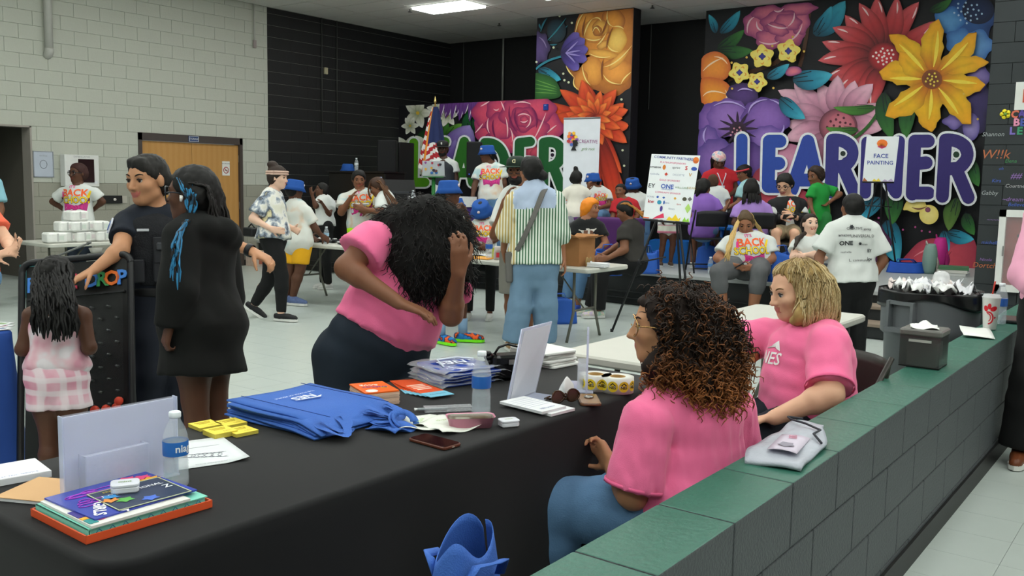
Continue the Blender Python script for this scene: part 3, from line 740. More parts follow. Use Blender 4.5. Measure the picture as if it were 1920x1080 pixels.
  #- shirt
 if shirt:
  e=shirt.get('e',.014);f3=Field();ht=shirt.get('hem',.02);tank=shirt.get('sl',.62)==0;f3.loft(stations(e,ht,.80 if tank else .985,shirt.get('flare',.03)),k=.03,cut0=True,cut1=tank)
  for q,sg in(('L',-1),('R',1)):
   S=P['S'+q]
   if tank:
    for u_ in(1,-1):f3.cone(cpos(.79)+lat*sg*.08*sc+fr*u_*.07*sc,cpos(.985)+lat*sg*.075*sc,.022*sc,k=.01)
   else:f3.cone(cpos(.90)+lat*sg*.05*sc,S,.070*sc+e*.6,.058*sc*armr+e*.8,k=.03)
   sl=shirt.get('sl',.62)
   if sl>0 and 'E'+q in P:
    E=P['E'+q];Wr=P['W'+q];lo=shirt.get('loose',.016)
    if sl<=1:
     en=S+(E-S)*sl;pa=perp(E-S);r0=.058*sc*armr+e*.8;r1=(.054-.012*sl)*sc*armr+e+lo;f3.loft([(S,*pa,r0,r0,r0),(en,*pa,r1,r1,r1)],k=.014,cut1=True)
    else:
     en=E+(Wr-E)*(sl-1);pa=perp(Wr-E);r1=.045*sc*armr+e+lo*.7;r2=.032*sc*armr+e*.7+lo*.5;f3.cone(S,E,.058*sc*armr+e*.8,r1,k=.012);f3.loft([(E,*pa,r1,r1,r1),(en,*pa,r2,r2,r2)],k=.012,cut1=True)
  if shirt.get('neckhole',1):
   rr=shirt.get('nr',.066)*sc;f3.cone(N+up*.035*sc+fr*.02*sc,N+up*.12*sc+fr*.03,rr,rr*1.1,k=.01,op='s')
  if shirt.get('extra'):shirt['extra'](f3,R)
  R['shirt']=field_obj(f3,shirt.get('name','shirt'),h*1.3,shirt['m'],par,base,noise=wrinkle(seed,shirt.get('wr',.005)))
  if shirt.get('print'):
   w=shirt['print']if not callable(shirt['print'])else None
   side=shirt.get('pside',1);X=lat if np.dot(np.cross(lat,up),fr)*1>0 else-lat
   X=np.cross(up,fr)if side>0 else np.cross(up,-fr);O=cpos(shirt.get('pt',.66))+fr*side*.6+X*shirt.get('px',0.0)
   decal(par,R['shirt'],O,X,up,-fr*side,school_print(w)if w else shirt['print'](),'print')
 if skirt:
  f4=Field();skirt['f'](f4,R);R['skirt']=field_obj(f4,skirt.get('name','skirt'),h*1.2,skirt['m'],par,base,noise=wrinkle(seed+9,.004))
  #- shoes
 if shoes and legs!='none':
  for q in 'LR':
   an=P['A'+q];td=unit(cv(*toes[q]))if toes and q in toes else fr0;shoe(par,base,an,td,sc,shoes,h,zf)
 if hair:hair(R)
 return R
def perp(d):
 d=unit(d);a=UP if abs(d[2])<.8 else RH;x=unit(np.cross(d,a));return x,np.cross(x,d)
def shoe(par,base,an,td,sc,m,h,zf,sole='#d9dad6',solem=None):
 mm=m if isinstance(m,dict)else dict(m=m);k=sc*mm.get('k',1.0);lt=unit(np.cross(td,UP));upv=unit(np.cross(lt,td));f=Field();low=an-upv*.068*sc
 f.chain([low-td*.045*k+upv*.05*k,low+td*.06*k+upv*.045*k,low+td*.165*k+upv*.032*k],[.042*k,.044*k,.034*k],k=.015);f.cone(low+upv*.05*k,an+upv*mm.get('hi',.0),.042*k,.044*k,k=.02)
 f.plane(low+upv*.012,-upv);f.plane(an+upv*(.012+mm.get('hi',0)),upv)
 o=field_obj(f,'shoe',min(h,.0125),mm['m'],par,base)
 s2=MB();pts=[(-.088,0),(-.078,.028),(-.03,.038),(.06,.044),(.13,.044),(.18,.03),(.202,0),(.18,-.03),(.13,-.044),(.06,-.042),(-.03,-.036),(-.078,-.028)]
 s2.M=np.eye(4);s2.M[:3,0]=td;s2.M[:3,1]=-lt;s2.M[:3,2]=upv;s2.M[:3,3]=low-base;s2.prism([(a*k,c*k)for a,c in pts],.0,.026*k);s2.build('sole',mm.get('sole')or mat('sole_white','#d5d6d2',rough=.7),o)
 return o
 #--- hair
def hair_cap(f,R,th=.045,line=.27,back=-.25,k=.015,side=1.0):
 """skull cap of hair with the face left free; line: hairline height at the forehead"""
 g,A,s=R['g'],R['A'],R['s']
 f.ell(g(0,-.06,.14),A,np.array([.345+th,.425+th,.375+th])*s,k=.01)
 f.cone(g(-.2,-.22,-.05),g(.2,-.22,-.05),(.20+th*.5)*s,k=.03);f.cone(g(-.15,-.22,back+.05),g(.15,-.22,back+.05),(.14+th*.5)*s,k=.03)
 f.ell(g(0,.46,line-.42),A,np.array([.40*side,.50,.44])*s,k=.02,op='s')
def short_hair(m,th=.045,line=.27,noise=.006,extra=None,back=-.25,side=1.0,name='hair'):
 def fn(R):
  f=Field();hair_cap(f,R,th,line,back,side=side)
  if extra:extra(f,R)
  return field_obj(f,name,min(R['h']*1.1,.0125),m,R['par'],R['base'],noise=wrinkle(3,noise,(70,70,70))if noise else None)
 return fn
def strands(R,lines,rad,m,name='hair_strands',n=5,cols=None,parent=None,flat=1.0):
 """many tubes joined into one head of hair; cols: per line (root, tip) colours"""
 Vs=[];Fs=[];Cs=[];o=0;base=R['base']
 for li,pts in enumerate(lines):
  pts=np.asarray(pts,float)-base;k=len(pts);t=np.gradient(pts,axis=0);t/=np.linalg.norm(t,axis=1,keepdims=True)+1e-9
  a=np.where(np.abs(t[:,2:3])<.9,np.array([[0,0,1.0]]),np.array([[1.0,0,0]]));bq=a-t*np.sum(a*t,1,keepdims=True);bq/=np.linalg.norm(bq,axis=1,keepdims=True)+1e-9;c=np.cross(t,bq)
  r=rad[li]if hasattr(rad,'__len__')and not callable(rad)else rad;rr=np.full(k,r);rr[-1]*=.35;rr[0]*=.8
  ang=np.arange(n)*2*math.pi/n;ring=pts[:,None,:]+rr[:,None,None]*(np.cos(ang)[None,:,None]*bq[:,None,:]*flat+np.sin(ang)[None,:,None]*c[:,None,:])
  Vs.append(ring.reshape(-1,3));i=np.arange(k-1)[:,None];j=np.arange(n)[None,:];jn=(j+1)%n
  Fs.append(np.stack([i*n+j+o,i*n+jn+o,(i+1)*n+jn+o,(i+1)*n+j+o],-1).reshape(-1,4));o+=k*n
  if cols is not None:
   c0,c1=cols[li]if isinstance(cols,list)else cols;w=np.linspace(0,1,k)[:,None];Cs.append(np.repeat(np.array(c0)*(1-w)+np.array(c1)*w,n,0))
 me=raw_mesh(name,np.concatenate(Vs),np.concatenate(Fs));me.materials.append(m)
 if cols is not None:set_vcol(me,np.concatenate(Cs))
 ob=link(name,me,parent or R['par']);return ob
def bez(p,n=12):
 p=[np.asarray(q,float)for q in p];t=np.linspace(0,1,n)[:,None]
 if len(p)==3:return(1-t)**2*p[0]+2*t*(1-t)*p[1]+t*t*p[2]
 return(1-t)**3*p[0]+3*t*(1-t)**2*p[1]+3*t*t*(1-t)*p[2]+t**3*p[3]
def braid_wob(L,amp,f,seed):
 r=np.random.default_rng(seed);k=len(L);t=np.linspace(0,1,k);ph=r.uniform(0,6.28,3);return L+np.stack([amp*np.sin(f*t+ph[i])for i in range(3)],1)*np.minimum(1,4*t)[:,None]
def bucket_hat(R,m,tilt=(0,0),k=1.0,patch=True):
 g,A,s=R['g'],R['A'],R['s']*k;f,l,u=A[1],A[0],A[2];u2=unit(u+f*tilt[0]+l*tilt[1]);f2=unit(f-u2*np.dot(f,u2));l2=np.cross(f2,u2)
 M=np.eye(4);M[:3,0]=l2;M[:3,1]=f2;M[:3,2]=u2;M[:3,3]=g(0,-.03,.155)-R['base']
 b=MB();b.M=M;b.lathe((0,0,0),[(.44*s,.0),(.57*s,-.17*s),(.585*s,-.175*s),(.465*s,.02*s),(.455*s,.06*s),(.415*s,.28*s),(.39*s,.34*s),(.34*s,.365*s),(.0,.37*s)],24,cap=False)
 b.build('bucket_hat',m,R['par'])
 if patch:
  q=MB();q.M=M;q.cyl((0,.40*s,.16*s),(0,.47*s,.15*s),.07*s,n=12);q.build('hat_badge',mat('badge_white','#d8c8c8',rough=.6),R['par'])
def glasses(R,m,r=.105,th=.012,lens=None):
 g,A,s=R['g'],R['A'],R['s'];b=MB()
 for q in(-1,1):
  b.tube([g(q*.16+r*math.cos(a)*1.15,.43-.06*abs(math.cos(a)),.01+r*math.sin(a))-R['base']for a in np.linspace(0,2*math.pi,19)],th*s,5)
  b.tube([g(q*.28,.40,.03)-R['base'],g(q*.36,.2,.03)-R['base'],g(q*.37,-.02,.0)-R['base']],th*s,5)
 b.tube([g(-.05,.45,.02)-R['base'],g(.05,.45,.02)-R['base']],th*s,5);o=b.build('glasses',m,R['par'])
 if lens:
  l=MB()
  for q in(-1,1):l.add([g(q*.16+r*math.cos(a)*1.1,.43-.06*abs(math.cos(a)),.01+r*math.sin(a))-R['base']for a in np.linspace(0,2*math.pi,16,endpoint=False)],[tuple(range(16))])
  l.build('lens',lens,o)
def ring_band(R,c,d,r,w,m,name,flat=1.0):
 b=MB();d=unit(d);x,y=perp(d);n=20;V=[]
 for k_,(rr,zz)in enumerate(((r,-w/2),(r+.004,-w/2),(r+.004,w/2),(r,w/2))):
  V+=[c-R['base']+x*rr*math.cos(a)+y*rr*math.sin(a)*flat+d*zz for a in np.linspace(0,2*math.pi,n,endpoint=False)]
 Fs=[(k_*n+j,k_*n+(j+1)%n,((k_+1)%4)*n+(j+1)%n,((k_+1)%4)*n+j)for k_ in range(4)for j in range(n)]
 b.add(V,Fs,True);return b.build(name,m,R['par'])
 #--- people near the camera
M_pink=mat('pink_cotton','#ee6f9c',rough=.9,var=.05,vscale=5,bump=.15,bscale=300,sheen=.2)
M_navyj=mat('dark_denim','#1d2733',rough=.85,var=.15,vscale=14)
M_denim=mat('blue_denim','#577b9f',rough=.85,var=.12,vscale=20,bump=.2,bscale=200)
M_blackc=mat('black_cotton','#131415',rough=.95,var=.1,sheen=.15)
M_wtee=mat('white_cotton','#d0d4d1',rough=.9,var=.03)
M_hblack=mat('hair_black','#0d0b0a',rough=.6,spec=.35,var=.2,vscale=60)
M_hv=mat('hair_tinted',vcol=True,rough=.55,spec=.35,var=0)
HB=lin('#0f0c0b')
def vol_strands(R,vol,n,length,rad,rise,colfn,seed=0,helix=0.0,hf=14,down=1.0,out=.35,npts=14,m=None,name='hair_strands',filt=None,sides=4):
 """strands rooted on a hair volume that fall, with optional curls"""
 r=np.random.default_rng(seed);V=np.array([v.co[:]for v in vol.data.vertices]);Nn=np.array([v.normal[:]for v in vol.data.vertices])
 lo,hi=V[:,2].min(),V[:,2].max();idx=r.choice(len(V),n*2);L=[];C=[]
 for i in idx:
  if len(L)>=n:break
  p,nn=V[i],Nn[i]
  if filt is not None and not filt(p+R['base'],nn):continue
  ln=length*r.uniform(.6,1.25);gdn=np.array([0,0,-1.0]);tg=gdn-nn*np.dot(gdn,nn);tl=np.linalg.norm(tg)
  tg=tg/tl if tl>.25 else unit(r.normal(size=3)-nn*np.dot(r.normal(size=3),nn));d=unit(nn*out+tg*down+r.normal(size=3)*.16);k=npts;t=np.linspace(0,1,k)
  x,y=perp(d);ph=r.uniform(0,6.28);sgn=r.choice([-1,1]);hx=helix*(.5+.5*t);a=ph+sgn*hf*t*r.uniform(.8,1.2)
  P=p-nn*.006+d*ln*t[:,None]+np.array([0,0,-1])*(ln*.35*t**2)[:,None]*down+x*(hx*np.cos(a)-hx[0]*np.cos(ph))[:,None]+y*(hx*np.sin(a)-hx[0]*np.sin(ph))[:,None]
  L.append(P+R['base']);C.append(colfn((p[2]-lo)/(hi-lo+1e-6),r))
 return strands(R,L,rad,m or M_hv,name,sides,cols=C,parent=vol)
def comb_strands(R,vol,n,length,rad,colfn,seed=0,wave=.003,filt=None,m=None,steps=11):
 """strands that lie along a hair volume and fall free below it"""
 r=np.random.default_rng(seed);V=np.array([v.co[:]for v in vol.data.vertices]);Nn=np.array([v.normal[:]for v in vol.data.vertices]);bt=BVHTree.FromPolygons([tuple(v)for v in V],[tuple(p.vertices)for p in vol.data.polygons])
 lo,hi=V[:,2].min(),V[:,2].max();L=[];C=[];top=V[V[:,2].argmax()];g=np.array((0,0,-1.0))
 for i in r.choice(len(V),n*3):
  if len(L)>=n:break
  p,nn=V[i].copy(),Nn[i]
  if filt is not None and not filt(p+R['base'],nn):continue
  ln=length*r.uniform(.5,1.1);st=ln/steps;pts=[];off=r.uniform(.001,.006);ph=r.uniform(0,6.28);d=unit(p-top+np.array((0,0,-.02)))
  for k in range(steps):
   q,n2,_,ds=bt.find_nearest(Vector(p));q,n2=np.array(q),np.array(n2)
   if p[2]>lo+.02:p=q+n2*off;t=g-n2*np.dot(g,n2);d=unit(d*.5+t*.7+n2*.0)
   else:d=unit(d*.8+g*.4)
   pts.append(p+n2*wave*.3+np.cross(n2,d)*wave*math.sin(ph+k*.9));p=p+d*st
  L.append(np.array(pts)+R['base']);C.append(colfn((V[i][2]-lo)/(hi-lo+1e-6),r))
 return strands(R,L,rad,m or M_hv,'hair_strands',3,cols=C,parent=vol,flat=1.0)
def hair_curly(R):
 f=Field();q=lambda x,y,d:at(x,y,3.08+d)
 for x,y,d,r in((1258,590,.02,.085),(1290,590,.03,.10),(1318,618,.05,.105),(1335,660,.05,.098),(1340,705,.03,.082),(1300,690,-.02,.085),(1262,672,-.05,.062),(1228,682,-.05,.045),(1285,580,.12,.08),(1248,660,.1,.06),(1312,712,-.04,.06)):
  f.cone(q(x,y,d),q(x+4,y+6,d),r,k=.04)
 g,A,s=R['g'],R['A'],R['s'];hair_cap(f,R,.05,.30,-.3);f.ell(g(0,.48,-.16),A,np.array([.55,.33,.42])*s,k=.02,op='s')
 vol=field_obj(f,'hair',.009,mat('hair_curly_core','#20140f',rough=.8,var=.3,vscale=40),R['par'],R['base'],noise=wrinkle(8,.012,(55,55,45)))
 dk,md,tp=np.array(lin('#1d130e')),np.array(lin('#3a2417')),np.array(lin('#9a5c2c'))
 def col(z,r):
  z0=np.clip((.62-z)/.5,0,1)+r.uniform(-.15,.25);a=dk*(1-z0)+md*z0 if z0<.5 else md*(1.5-z0)+tp*(z0-.5);c0=np.clip(a,.004,1);k=np.clip(z0+.25,0,1);c1=md*(1-k)+tp*k if z0>.1 else dk*.7+md*.3
  v=r.uniform(.7,1.2);return(c0*v,np.clip(c1,.004,1)*v)
 hc=R['HC'];fw=R['A'][1]
 vol_strands(R,vol,2300,.075,.0021,.15,col,5,helix=.011,hf=16,down=.8,out=.4,npts=15,sides=3,filt=lambda p,n:np.dot(p-hc,fw)<.025 or(p[2]<hc[2]-.13 and np.dot(p-hc,fw)<.07))
gl=mat('gold_metal','#b9935e',rough=.25,metal=.9)
curly=person('seated woman in pink shirt and jeans with big curly brown hair and glasses',3.08,dict(H=(1246,612,.0),N=(1292,712,.06),SL=(1216,796,-.10),SR=(1374,770,.22),EL=(1186,925,-.10),WL=(1150,880,.12),ML=(1130,848,.17),ER=(1392,905,.30),WR=(1270,900,.52),MR=(1240,890,.58),PL=(1262,968,-.03),PR=(1345,958,.13),KL=(1036,952,.10),KR=(1132,934,.30)),front=(-.8,.6),hf=(-1,-.02,.10),hh=137,sk='tan',h=.0078,legs='sit',shirt=dict(m=M_pink,sl=.92,loose=.028,e=.018,hem=-.02,wr=.007,flare=.05,nr=.075),pants=dict(m=M_denim,e=.016,loose=.018,wr=.006),shoes=mat('shoe_dark','#2a2b2e',rough=.6),b=dict(chest=1.18,waist=1.38,hip=1.3,belly=.06,back=.02),armr=1.22,legr=1.2,hair=hair_curly,seed=3,hands={'L':dict(curl=1.0,n=(-.6,-.2,-.6),thumb=1)},brow='#2a1c14')
glasses(curly,gl,r=.13,th=.010,lens=clear('lens_clear','#e8eef2',.03,.12))
def hair_blonde(R):
 f=Field();q=lambda x,y,d:at(x,y,4.1+d)
 for x,y,d,r in((1503,532,.02,.104),(1508,540,0,.112),(1522,555,0,.105),(1528,577,-.02,.078),(1502,583,-.07,.055),(1488,588,-.10,.034),(1545,588,.0,.052),(1530,570,.08,.08),(1478,560,.12,.05)):
  f.cone(q(x,y,d),q(x+3,y+5,d),r,k=.04)
 g,A,s=R['g'],R['A'],R['s'];hair_cap(f,R,.045,.37,-.3);f.ell(g(0,.50,-.06),A,np.array([.60,.42,.46])*s,k=.02,op='s')
 vol=field_obj(f,'hair',.008,mat('hair_blonde_core','#a08550',rough=.6,var=.3,vscale=50),R['par'],R['base'],noise=wrinkle(18,.005,(60,60,12)))
 a,b_,c=np.array(lin('#77603a')),np.array(lin('#c2a670')),np.array(lin('#e8d6aa'))
 def col(z,r):
  k=r.uniform(0,1);w=r.uniform(.75,1.15);return((a*(1-k*.6)+b_*k*.6)*w,(b_*(1-k)+c*k)*w)
 hc=R['HC'];fw=R['A'][1]
 comb_strands(R,vol,1500,.16,.0022,col,6,wave=.004,filt=lambda p,n:np.dot(p-hc,fw)<.03 and n@fw<.5)
def nes_print(w):
 m=mat('print_white','#f2eef0',rough=.7,var=0);k=w
 return lambda:[t2('NES',0,0,.06*k,m,1.15,.015,.25),p2([(-.045*k,.03*k),(.035*k,.065*k),(.055*k,.03*k),(.03*k,.035*k),(.03*k,.045*k)],m)]
blonde=person('seated blonde woman in pink shirt at the white folding table',4.1,dict(H=(1489,545,.0),N=(1524,612,.0),SL=(1436,634,.20),SR=(1554,654,-.19),EL=(1372,640,.28),WL=(1325,662,.12),ML=(1300,668,.08),ER=(1556,740,-.32),WR=(1452,783,-.30),MR=(1420,787,-.26),PL=(1500,800,.10),PR=(1545,808,-.06),KL=(1372,792,.02),KR=(1395,822,-.22)),front=(-.85,-.5),hf=(-.95,-.22,-.22),hh=103,sk='light',h=.0078,legs='sit',shirt=dict(m=M_pink,sl=.86,loose=.022,e=.016,hem=-.06,wr=.007,**{'print':nes_print(1.25),'pt':.70,'px':-.05}),pants=dict(m=mat('navy_trousers','#1a2029',rough=.9),e=.014),shoes=MATS['shoe_dark'],b=dict(chest=1.22,waist=1.5,hip=1.42,belly=.10,bust=.06,back=.03),armr=1.36,legr=1.2,hair=hair_blonde,seed=4,neck=.062,hands={'R':dict(curl=.7,n=(-.3,-1,0),thumb=-1)},iris='#44525c',brow='#6e5233')
def hair_bend(R):
 f=Field();q=lambda x,y,d:at(x,y,3.92+d)
 for x,y,d,r in((760,432,0,.115),(800,418,0,.118),(836,436,.02,.10),(775,470,-.04,.115),(812,480,-.04,.115),(800,520,-.06,.075),(775,505,-.08,.07),(862,462,.06,.05),(725,425,.05,.06),(770,545,-.06,.03),(868,510,.05,.035)):
  f.cone(q(x,y,d),q(x+3,y+5,d),r,k=.05)
 vol=field_obj(f,'hair',.010,mat('hair_black_core','#0b0a09',rough=.9,var=.3,vscale=60),R['par'],R['base'],noise=wrinkle(28,.010,(50,50,50)))
 def col(z,r):v=r.uniform(.6,1.9);return(np.array(HB)*v,np.array(HB)*v*1.3)
 vol_strands(R,vol,1500,.06,.0018,.25,col,7,helix=.006,hf=9,down=.65,out=.55,npts=8,sides=3)
bend=person('woman in pink shirt bending over behind the table, black hair over her face',4.0,dict(H=(805,478,-.05),N=(778,470,.02),SL=(700,452,-.16),SR=(832,505,.12),EL=(650,502,-.24),WL=(748,568,-.34),ML=(795,585,-.36),ER=(846,590,-.14),WR=(860,512,-.30),MR=(862,470,-.33),PL=(645,668,-.03),PR=(742,682,.10),KL=(648,845,.0),KR=(812,800,.05),AL=(620,985,.0),AR=(860,985,.1)),front=(.75,-.6),hf=(.45,-.80,-.4),hup=(.8,.3,-.1),hh=98,sk='brown',h=.0092,shirt=dict(m=M_pink,sl=.55,loose=.03,e=.022,hem=.30,wr=.005,flare=.05,neckhole=0),pants=dict(m=M_navyj,e=.012,w=.38,wr=.004),shoes=MATS['shoe_dark'],b=dict(chest=1.25,waist=1.5,hip=1.42,belly=.10,bust=.06),armr=1.15,legr=1.35,hair=hair_bend,face=True,seed=5,hands={'L':dict(curl=.35,n=(0,-1,0),thumb=-1),'R':dict(curl=.55,n=(-.5,.0,.9),thumb=1,spread=.25)})
decal(bend['par'],bend['shirt'],bend['cpos'](.72)+bend['fr']*.6+bend['lat']*.10,np.cross(bend['up'],bend['fr']),bend['up'],-bend['fr'],nes_print(1.2)(),'print')
def hair_off(R):short_hair(mat('hair_officer','#15120f',rough=.6,var=.3,vscale=80),th=.028,line=.235,noise=.007,side=1.05,extra=lambda f,R:[f.cone(R['g'](-.16,.24,.40),R['g'](.16,.26,.40),.065*R['s'],k=.03)])(R)
M_uni=mat('uniform_navy','#171d28',rough=.85,var=.1)
off=person('police officer in navy uniform and black vest reaching toward the game board',5.0,dict(H=(277,337,-.04),N=(292,391,.03),SL=(238,419,-.02),SR=(354,411,.08),EL=(226,468,-.18),WL=(178,505,-.30),ML=(152,519,-.34),ER=(410,447,.0),WR=(472,471,-.06),MR=(503,487,-.08),PL=(272,560,.0),PR=(322,560,.06),KL=(283,700,-.03),AL=(262,862,.08),KR=(335,705,.08),AR=(345,856,.12)),front=(-.35,-.9),hf=(-.42,-.10,-.9),hh=90,sk='tan',h=.0085,shirt=dict(m=M_uni,sl=.60,loose=.014,e=.012,hem=.05,nr=.06),pants=dict(m=mat('uniform_trousers','#161b26',rough=.85,var=.1),e=.014,loose=.010,w=.2),shoes=mat('boot_black','#101010',rough=.4),b=dict(chest=1.12,waist=1.12),hair=hair_off,seed=6,hands={'L':dict(curl=.25,n=(0,-1,0),thumb=-1),'R':dict(curl=.7,n=(-.2,-1,.2),thumb=1)},armr=1.05)
def off_kit(R):
 f=Field();S=[]
 cp,lat,fr,up=R['cpos'],R['lat'],R['fr'],R['up']
 f.loft([(cp(t),lat,fr,hw,hf,hb)for t,hw,hf,hb in((.14,.17,.14,.14),(.42,.175,.142,.135),(.70,.178,.148,.135),(.86,.135,.12,.125))],k=.03,cut0=True,cut1=True)
 v=field_obj(f,'vest',.007,mat('vest_black','#14161b',rough=.8,var=.2,bump=.4,bscale=120),R['par'],R['base'],noise=wrinkle(4,.003))
 def pouch(t,x,w,hgt,d,m,name,par=v):
  b=MB();c=cp(t)+lat*x+fr*(.150+d/2);M=frame(c-R['base'],lat,up);M2=np.eye(4);M2[:3,0]=lat;M2[:3,1]=-fr;M2[:3,2]=up;M2[:3,3]=c-R['base'];b.M=M2;b.box((0,0,0),(w,d,hgt),bev=.012);return b.build(name,m,par)
 mk=mat('pouch_black','#1b1d22',rough=.6);pouch(.52,.03,.085,.14,.035,mk,'radio_pouch');pouch(.30,-.09,.07,.12,.03,mk,'pouch');pouch(.30,.02,.07,.12,.03,mk,'pouch');pouch(.30,.12,.06,.12,.03,mk,'pouch');pouch(.56,.03,.05,.04,.05,mat('camera_grey','#3a3d42',rough=.35),'body_camera')
 pouch(.74,-.06,.06,.014,.006,mat('tape_white','#b9bdc2'),'name_tape');pouch(.72,.09,.012,.07,.016,mat('pen_silver','#b9bcc0',rough=.3,metal=.7),'pen')
 S_,E_=R['P']['SL'],R['P']['EL'];o=S_+(E_-S_)*.30;n=unit(-lat*.9+fr*.5);n=unit(n-unit(E_-S_)*np.dot(n,unit(E_-S_)));b=MB();x=unit(np.cross(unit(S_-E_),n));M=frame(o+n*.078-R['base'],x,n);b.M=M
 b.prism([(-.035,.03),(-.035,-.02),(0,-.055),(.035,-.02),(.035,.03),(0,.045)],-.004,.004);b.build('sleeve_patch',mat('patch_white','#c8ccd6',rough=.7),R['shirt'])
 b=MB();b.M=M;b.prism([(-.022,.02),(-.022,-.012),(0,-.035),(.022,-.012),(.022,.02)],.004,.007);b.build('patch_emblem',mat('patch_blue','#4a66a0',rough=.7),R['shirt'])
 f=Field();f.loft([(cp(t),lat,fr,.192,.135,.145)for t in(.02,.12)],k=0,cut0=True,cut1=True);bl=field_obj(f,'duty_belt',.007,mat('belt_black','#0f1012',rough=.5),R['par'],R['base'])
 b=MB();c=R['P']['PL']-lat*.10-UP*.02-R['base'];b.tube([c+UP*.10,c+UP*.02,c-UP*.14],[.035,.04,.03],10,flat=.6);b.build('holster',mat('holster','#121315',rough=.45),bl)
 b=MB();b.tube([c+UP*.10,c+UP*.16-fr*.05],[.018,.02],8);b.build('pistol_grip',mat('grip','#1c1d20',rough=.5),bl)
 ring_band(R,R['P']['WR']+(R['P']['ER']-R['P']['WR'])*.06,R['P']['ER']-R['P']['WR'],.031,.03,mat('watch_band','#15171b',rough=.5),'watch')
off_kit(off)
def hair_hood(R):
 g,A,s=R['g'],R['A'],R['s'];f=Field();hair_cap(f,R,.04,.29,-.30);f.cone(g(0,-.40,-.05),g(0,-.42,-.35),.14*s,.13*s,k=.04)
 cap=field_obj(f,'hair',.007,M_hblack,R['par'],R['base'],noise=wrinkle(5,.004,(90,90,90)))
 r=np.random.default_rng(3);L=[];C=[];blue=np.array(lin('#2f7fae'));bk=np.array(HB)*1.4
 for i in range(34):
  a=(i/33-.5)*2;p0=g(a*.30,.30-.25*abs(a),.34-.22*abs(a));p1=g(a*.42,-.1,.50-.25*abs(a));p2_=g(a*.36,-.42,.12);p3=g(a*.32,-.50+.05*r.normal(),-.62-.12*r.random())
  l=np.concatenate([bez([p0,p1,p2_],10),bez([p2_,g(a*.36,-.52,-.1),p3],10)[1:]]);L.append(braid_wob(l,.003,30,i));C.append((bk,bk))
 for i in range(20):
  q=i/19;sd=-1 if np.dot(A[0],FW)>0 else 1
  p0=g(sd*.32,.16-.35*q,.30-.1*q);p1=g(sd*.44,-.06-.25*q,.0);p2_=g(sd*.40,-.08-.1*q,-.45);p3=at(322+16*r.random()-8*q,470+75*r.random(),3.68)
  l=np.concatenate([bez([p0,p1,p2_],10),bez([p2_,at(334-6*q,425,3.70),p3],12)[1:]]);L.append(braid_wob(l,.004,34,40+i));C.append(((blue,blue)if i%3==1 else(bk,blue*.8)if i%3==2 else(bk,bk)))
 strands(R,L,.0050,M_hv,'braids',6,cols=C,parent=cap)
def hood_extra(f,R):
 q=lambda x,y,d:at(x,y,4.0+d);f.chain([q(350,430,-.12),q(385,428,-.08),q(418,436,-.02),q(432,448,.04)],[.045,.062,.062,.05],k=.02);f.chain([q(432,448,.04),q(428,440,.12),q(395,425,.18)],[.05,.05,.05],k=.03);f.cone(q(418,452,.0),q(440,446,.03),.045,.026,k=.02)
hoodie=person('woman in long black hoodie with black and blue braids and glasses beside the officer',4.0,dict(H=(360,364,.0),N=(378,418,.02),SL=(342,446,-.12),SR=(412,438,.18),EL=(335,546,-.20),WL=(319,606,-.22),ML=(313,630,-.22),ER=(424,560,.26),WR=(404,640,.22),MR=(400,665,.2),PL=(362,610,-.06),PR=(396,606,.08),KL=(366,752,-.05),KR=(402,748,.08),AL=(374,925,-.02),AR=(412,920,.1)),front=(-.9,.35),hf=(-1,-.04,.06),hh=100,sk='dark',h=.0092,shirt=dict(m=mat('hoodie_black','#0f100f',rough=.95,var=.12),name='hoodie',sl=2.16,loose=.026,e=.020,hem=-.48,wr=.007,flare=.06,extra=hood_extra,neckhole=0),shoes=mat('shoe_white','#cfd1cf',rough=.6),b=dict(hip=1.12,waist=1.15),hair=hair_hood,seed=7,handsize=.85,hands={'L':dict(curl=1.1,n=(.6,0,.5))})
glasses(hoodie,mat('frame_dark','#20242b',rough=.3),r=.14,th=.013)
b_=MB();sd=-1 if np.dot(hoodie['A'][0],FW)>0 else 1;e0=hoodie['g'](sd*.395,.03,-.03)-hoodie['base'];e1=hoodie['g'](sd*.40,.05,-.14)-hoodie['base'];b_.tube([e0,e1],[.009,.005],8);b_.build('earbud',mat('earbud_white','#e8e8e6',rough=.3),hoodie['par'])
def hair_girl(R):
 g,A,s=R['g'],R['A'],R['s'];f=Field();hair_cap(f,R,.055,.24,-.30);cap=field_obj(f,'hair',.007,M_hblack,R['par'],R['base'],noise=wrinkle(15,.006,(110,110,110)))
 r=np.random.default_rng(12);L=[]
 for i in range(72):
  a=r.uniform(-1,1);lay=r.uniform(0,1);p0=g(a*.34,-.1-.3*math.sqrt(max(0,1-a*a))*1.0,.45-.35*lay);p1=g(a*.50,-.45-.06*lay,.1);x=107+(a+.1*r.normal())*42;p3=at(x,615+30*r.random()-14*abs(a),4.3-.13-.05*r.random());p2_=at(107+a*40,560,4.3-.20)
  L.append(braid_wob(bez([p0,p1,p2_,p3],18),.004,30,i))
 strands(R,L,.0066,mat('braid_black','#0e0c0c',rough=.55,var=.25,vscale=150),'braids',6,parent=cap)
M_pkd=mat_blotch('pink_tie_dye',[(.38,'#e0a0b2'),(.5,'#e9c0ca'),(.6,'#e6dde2')],9)
nt=M_pkd.node_tree
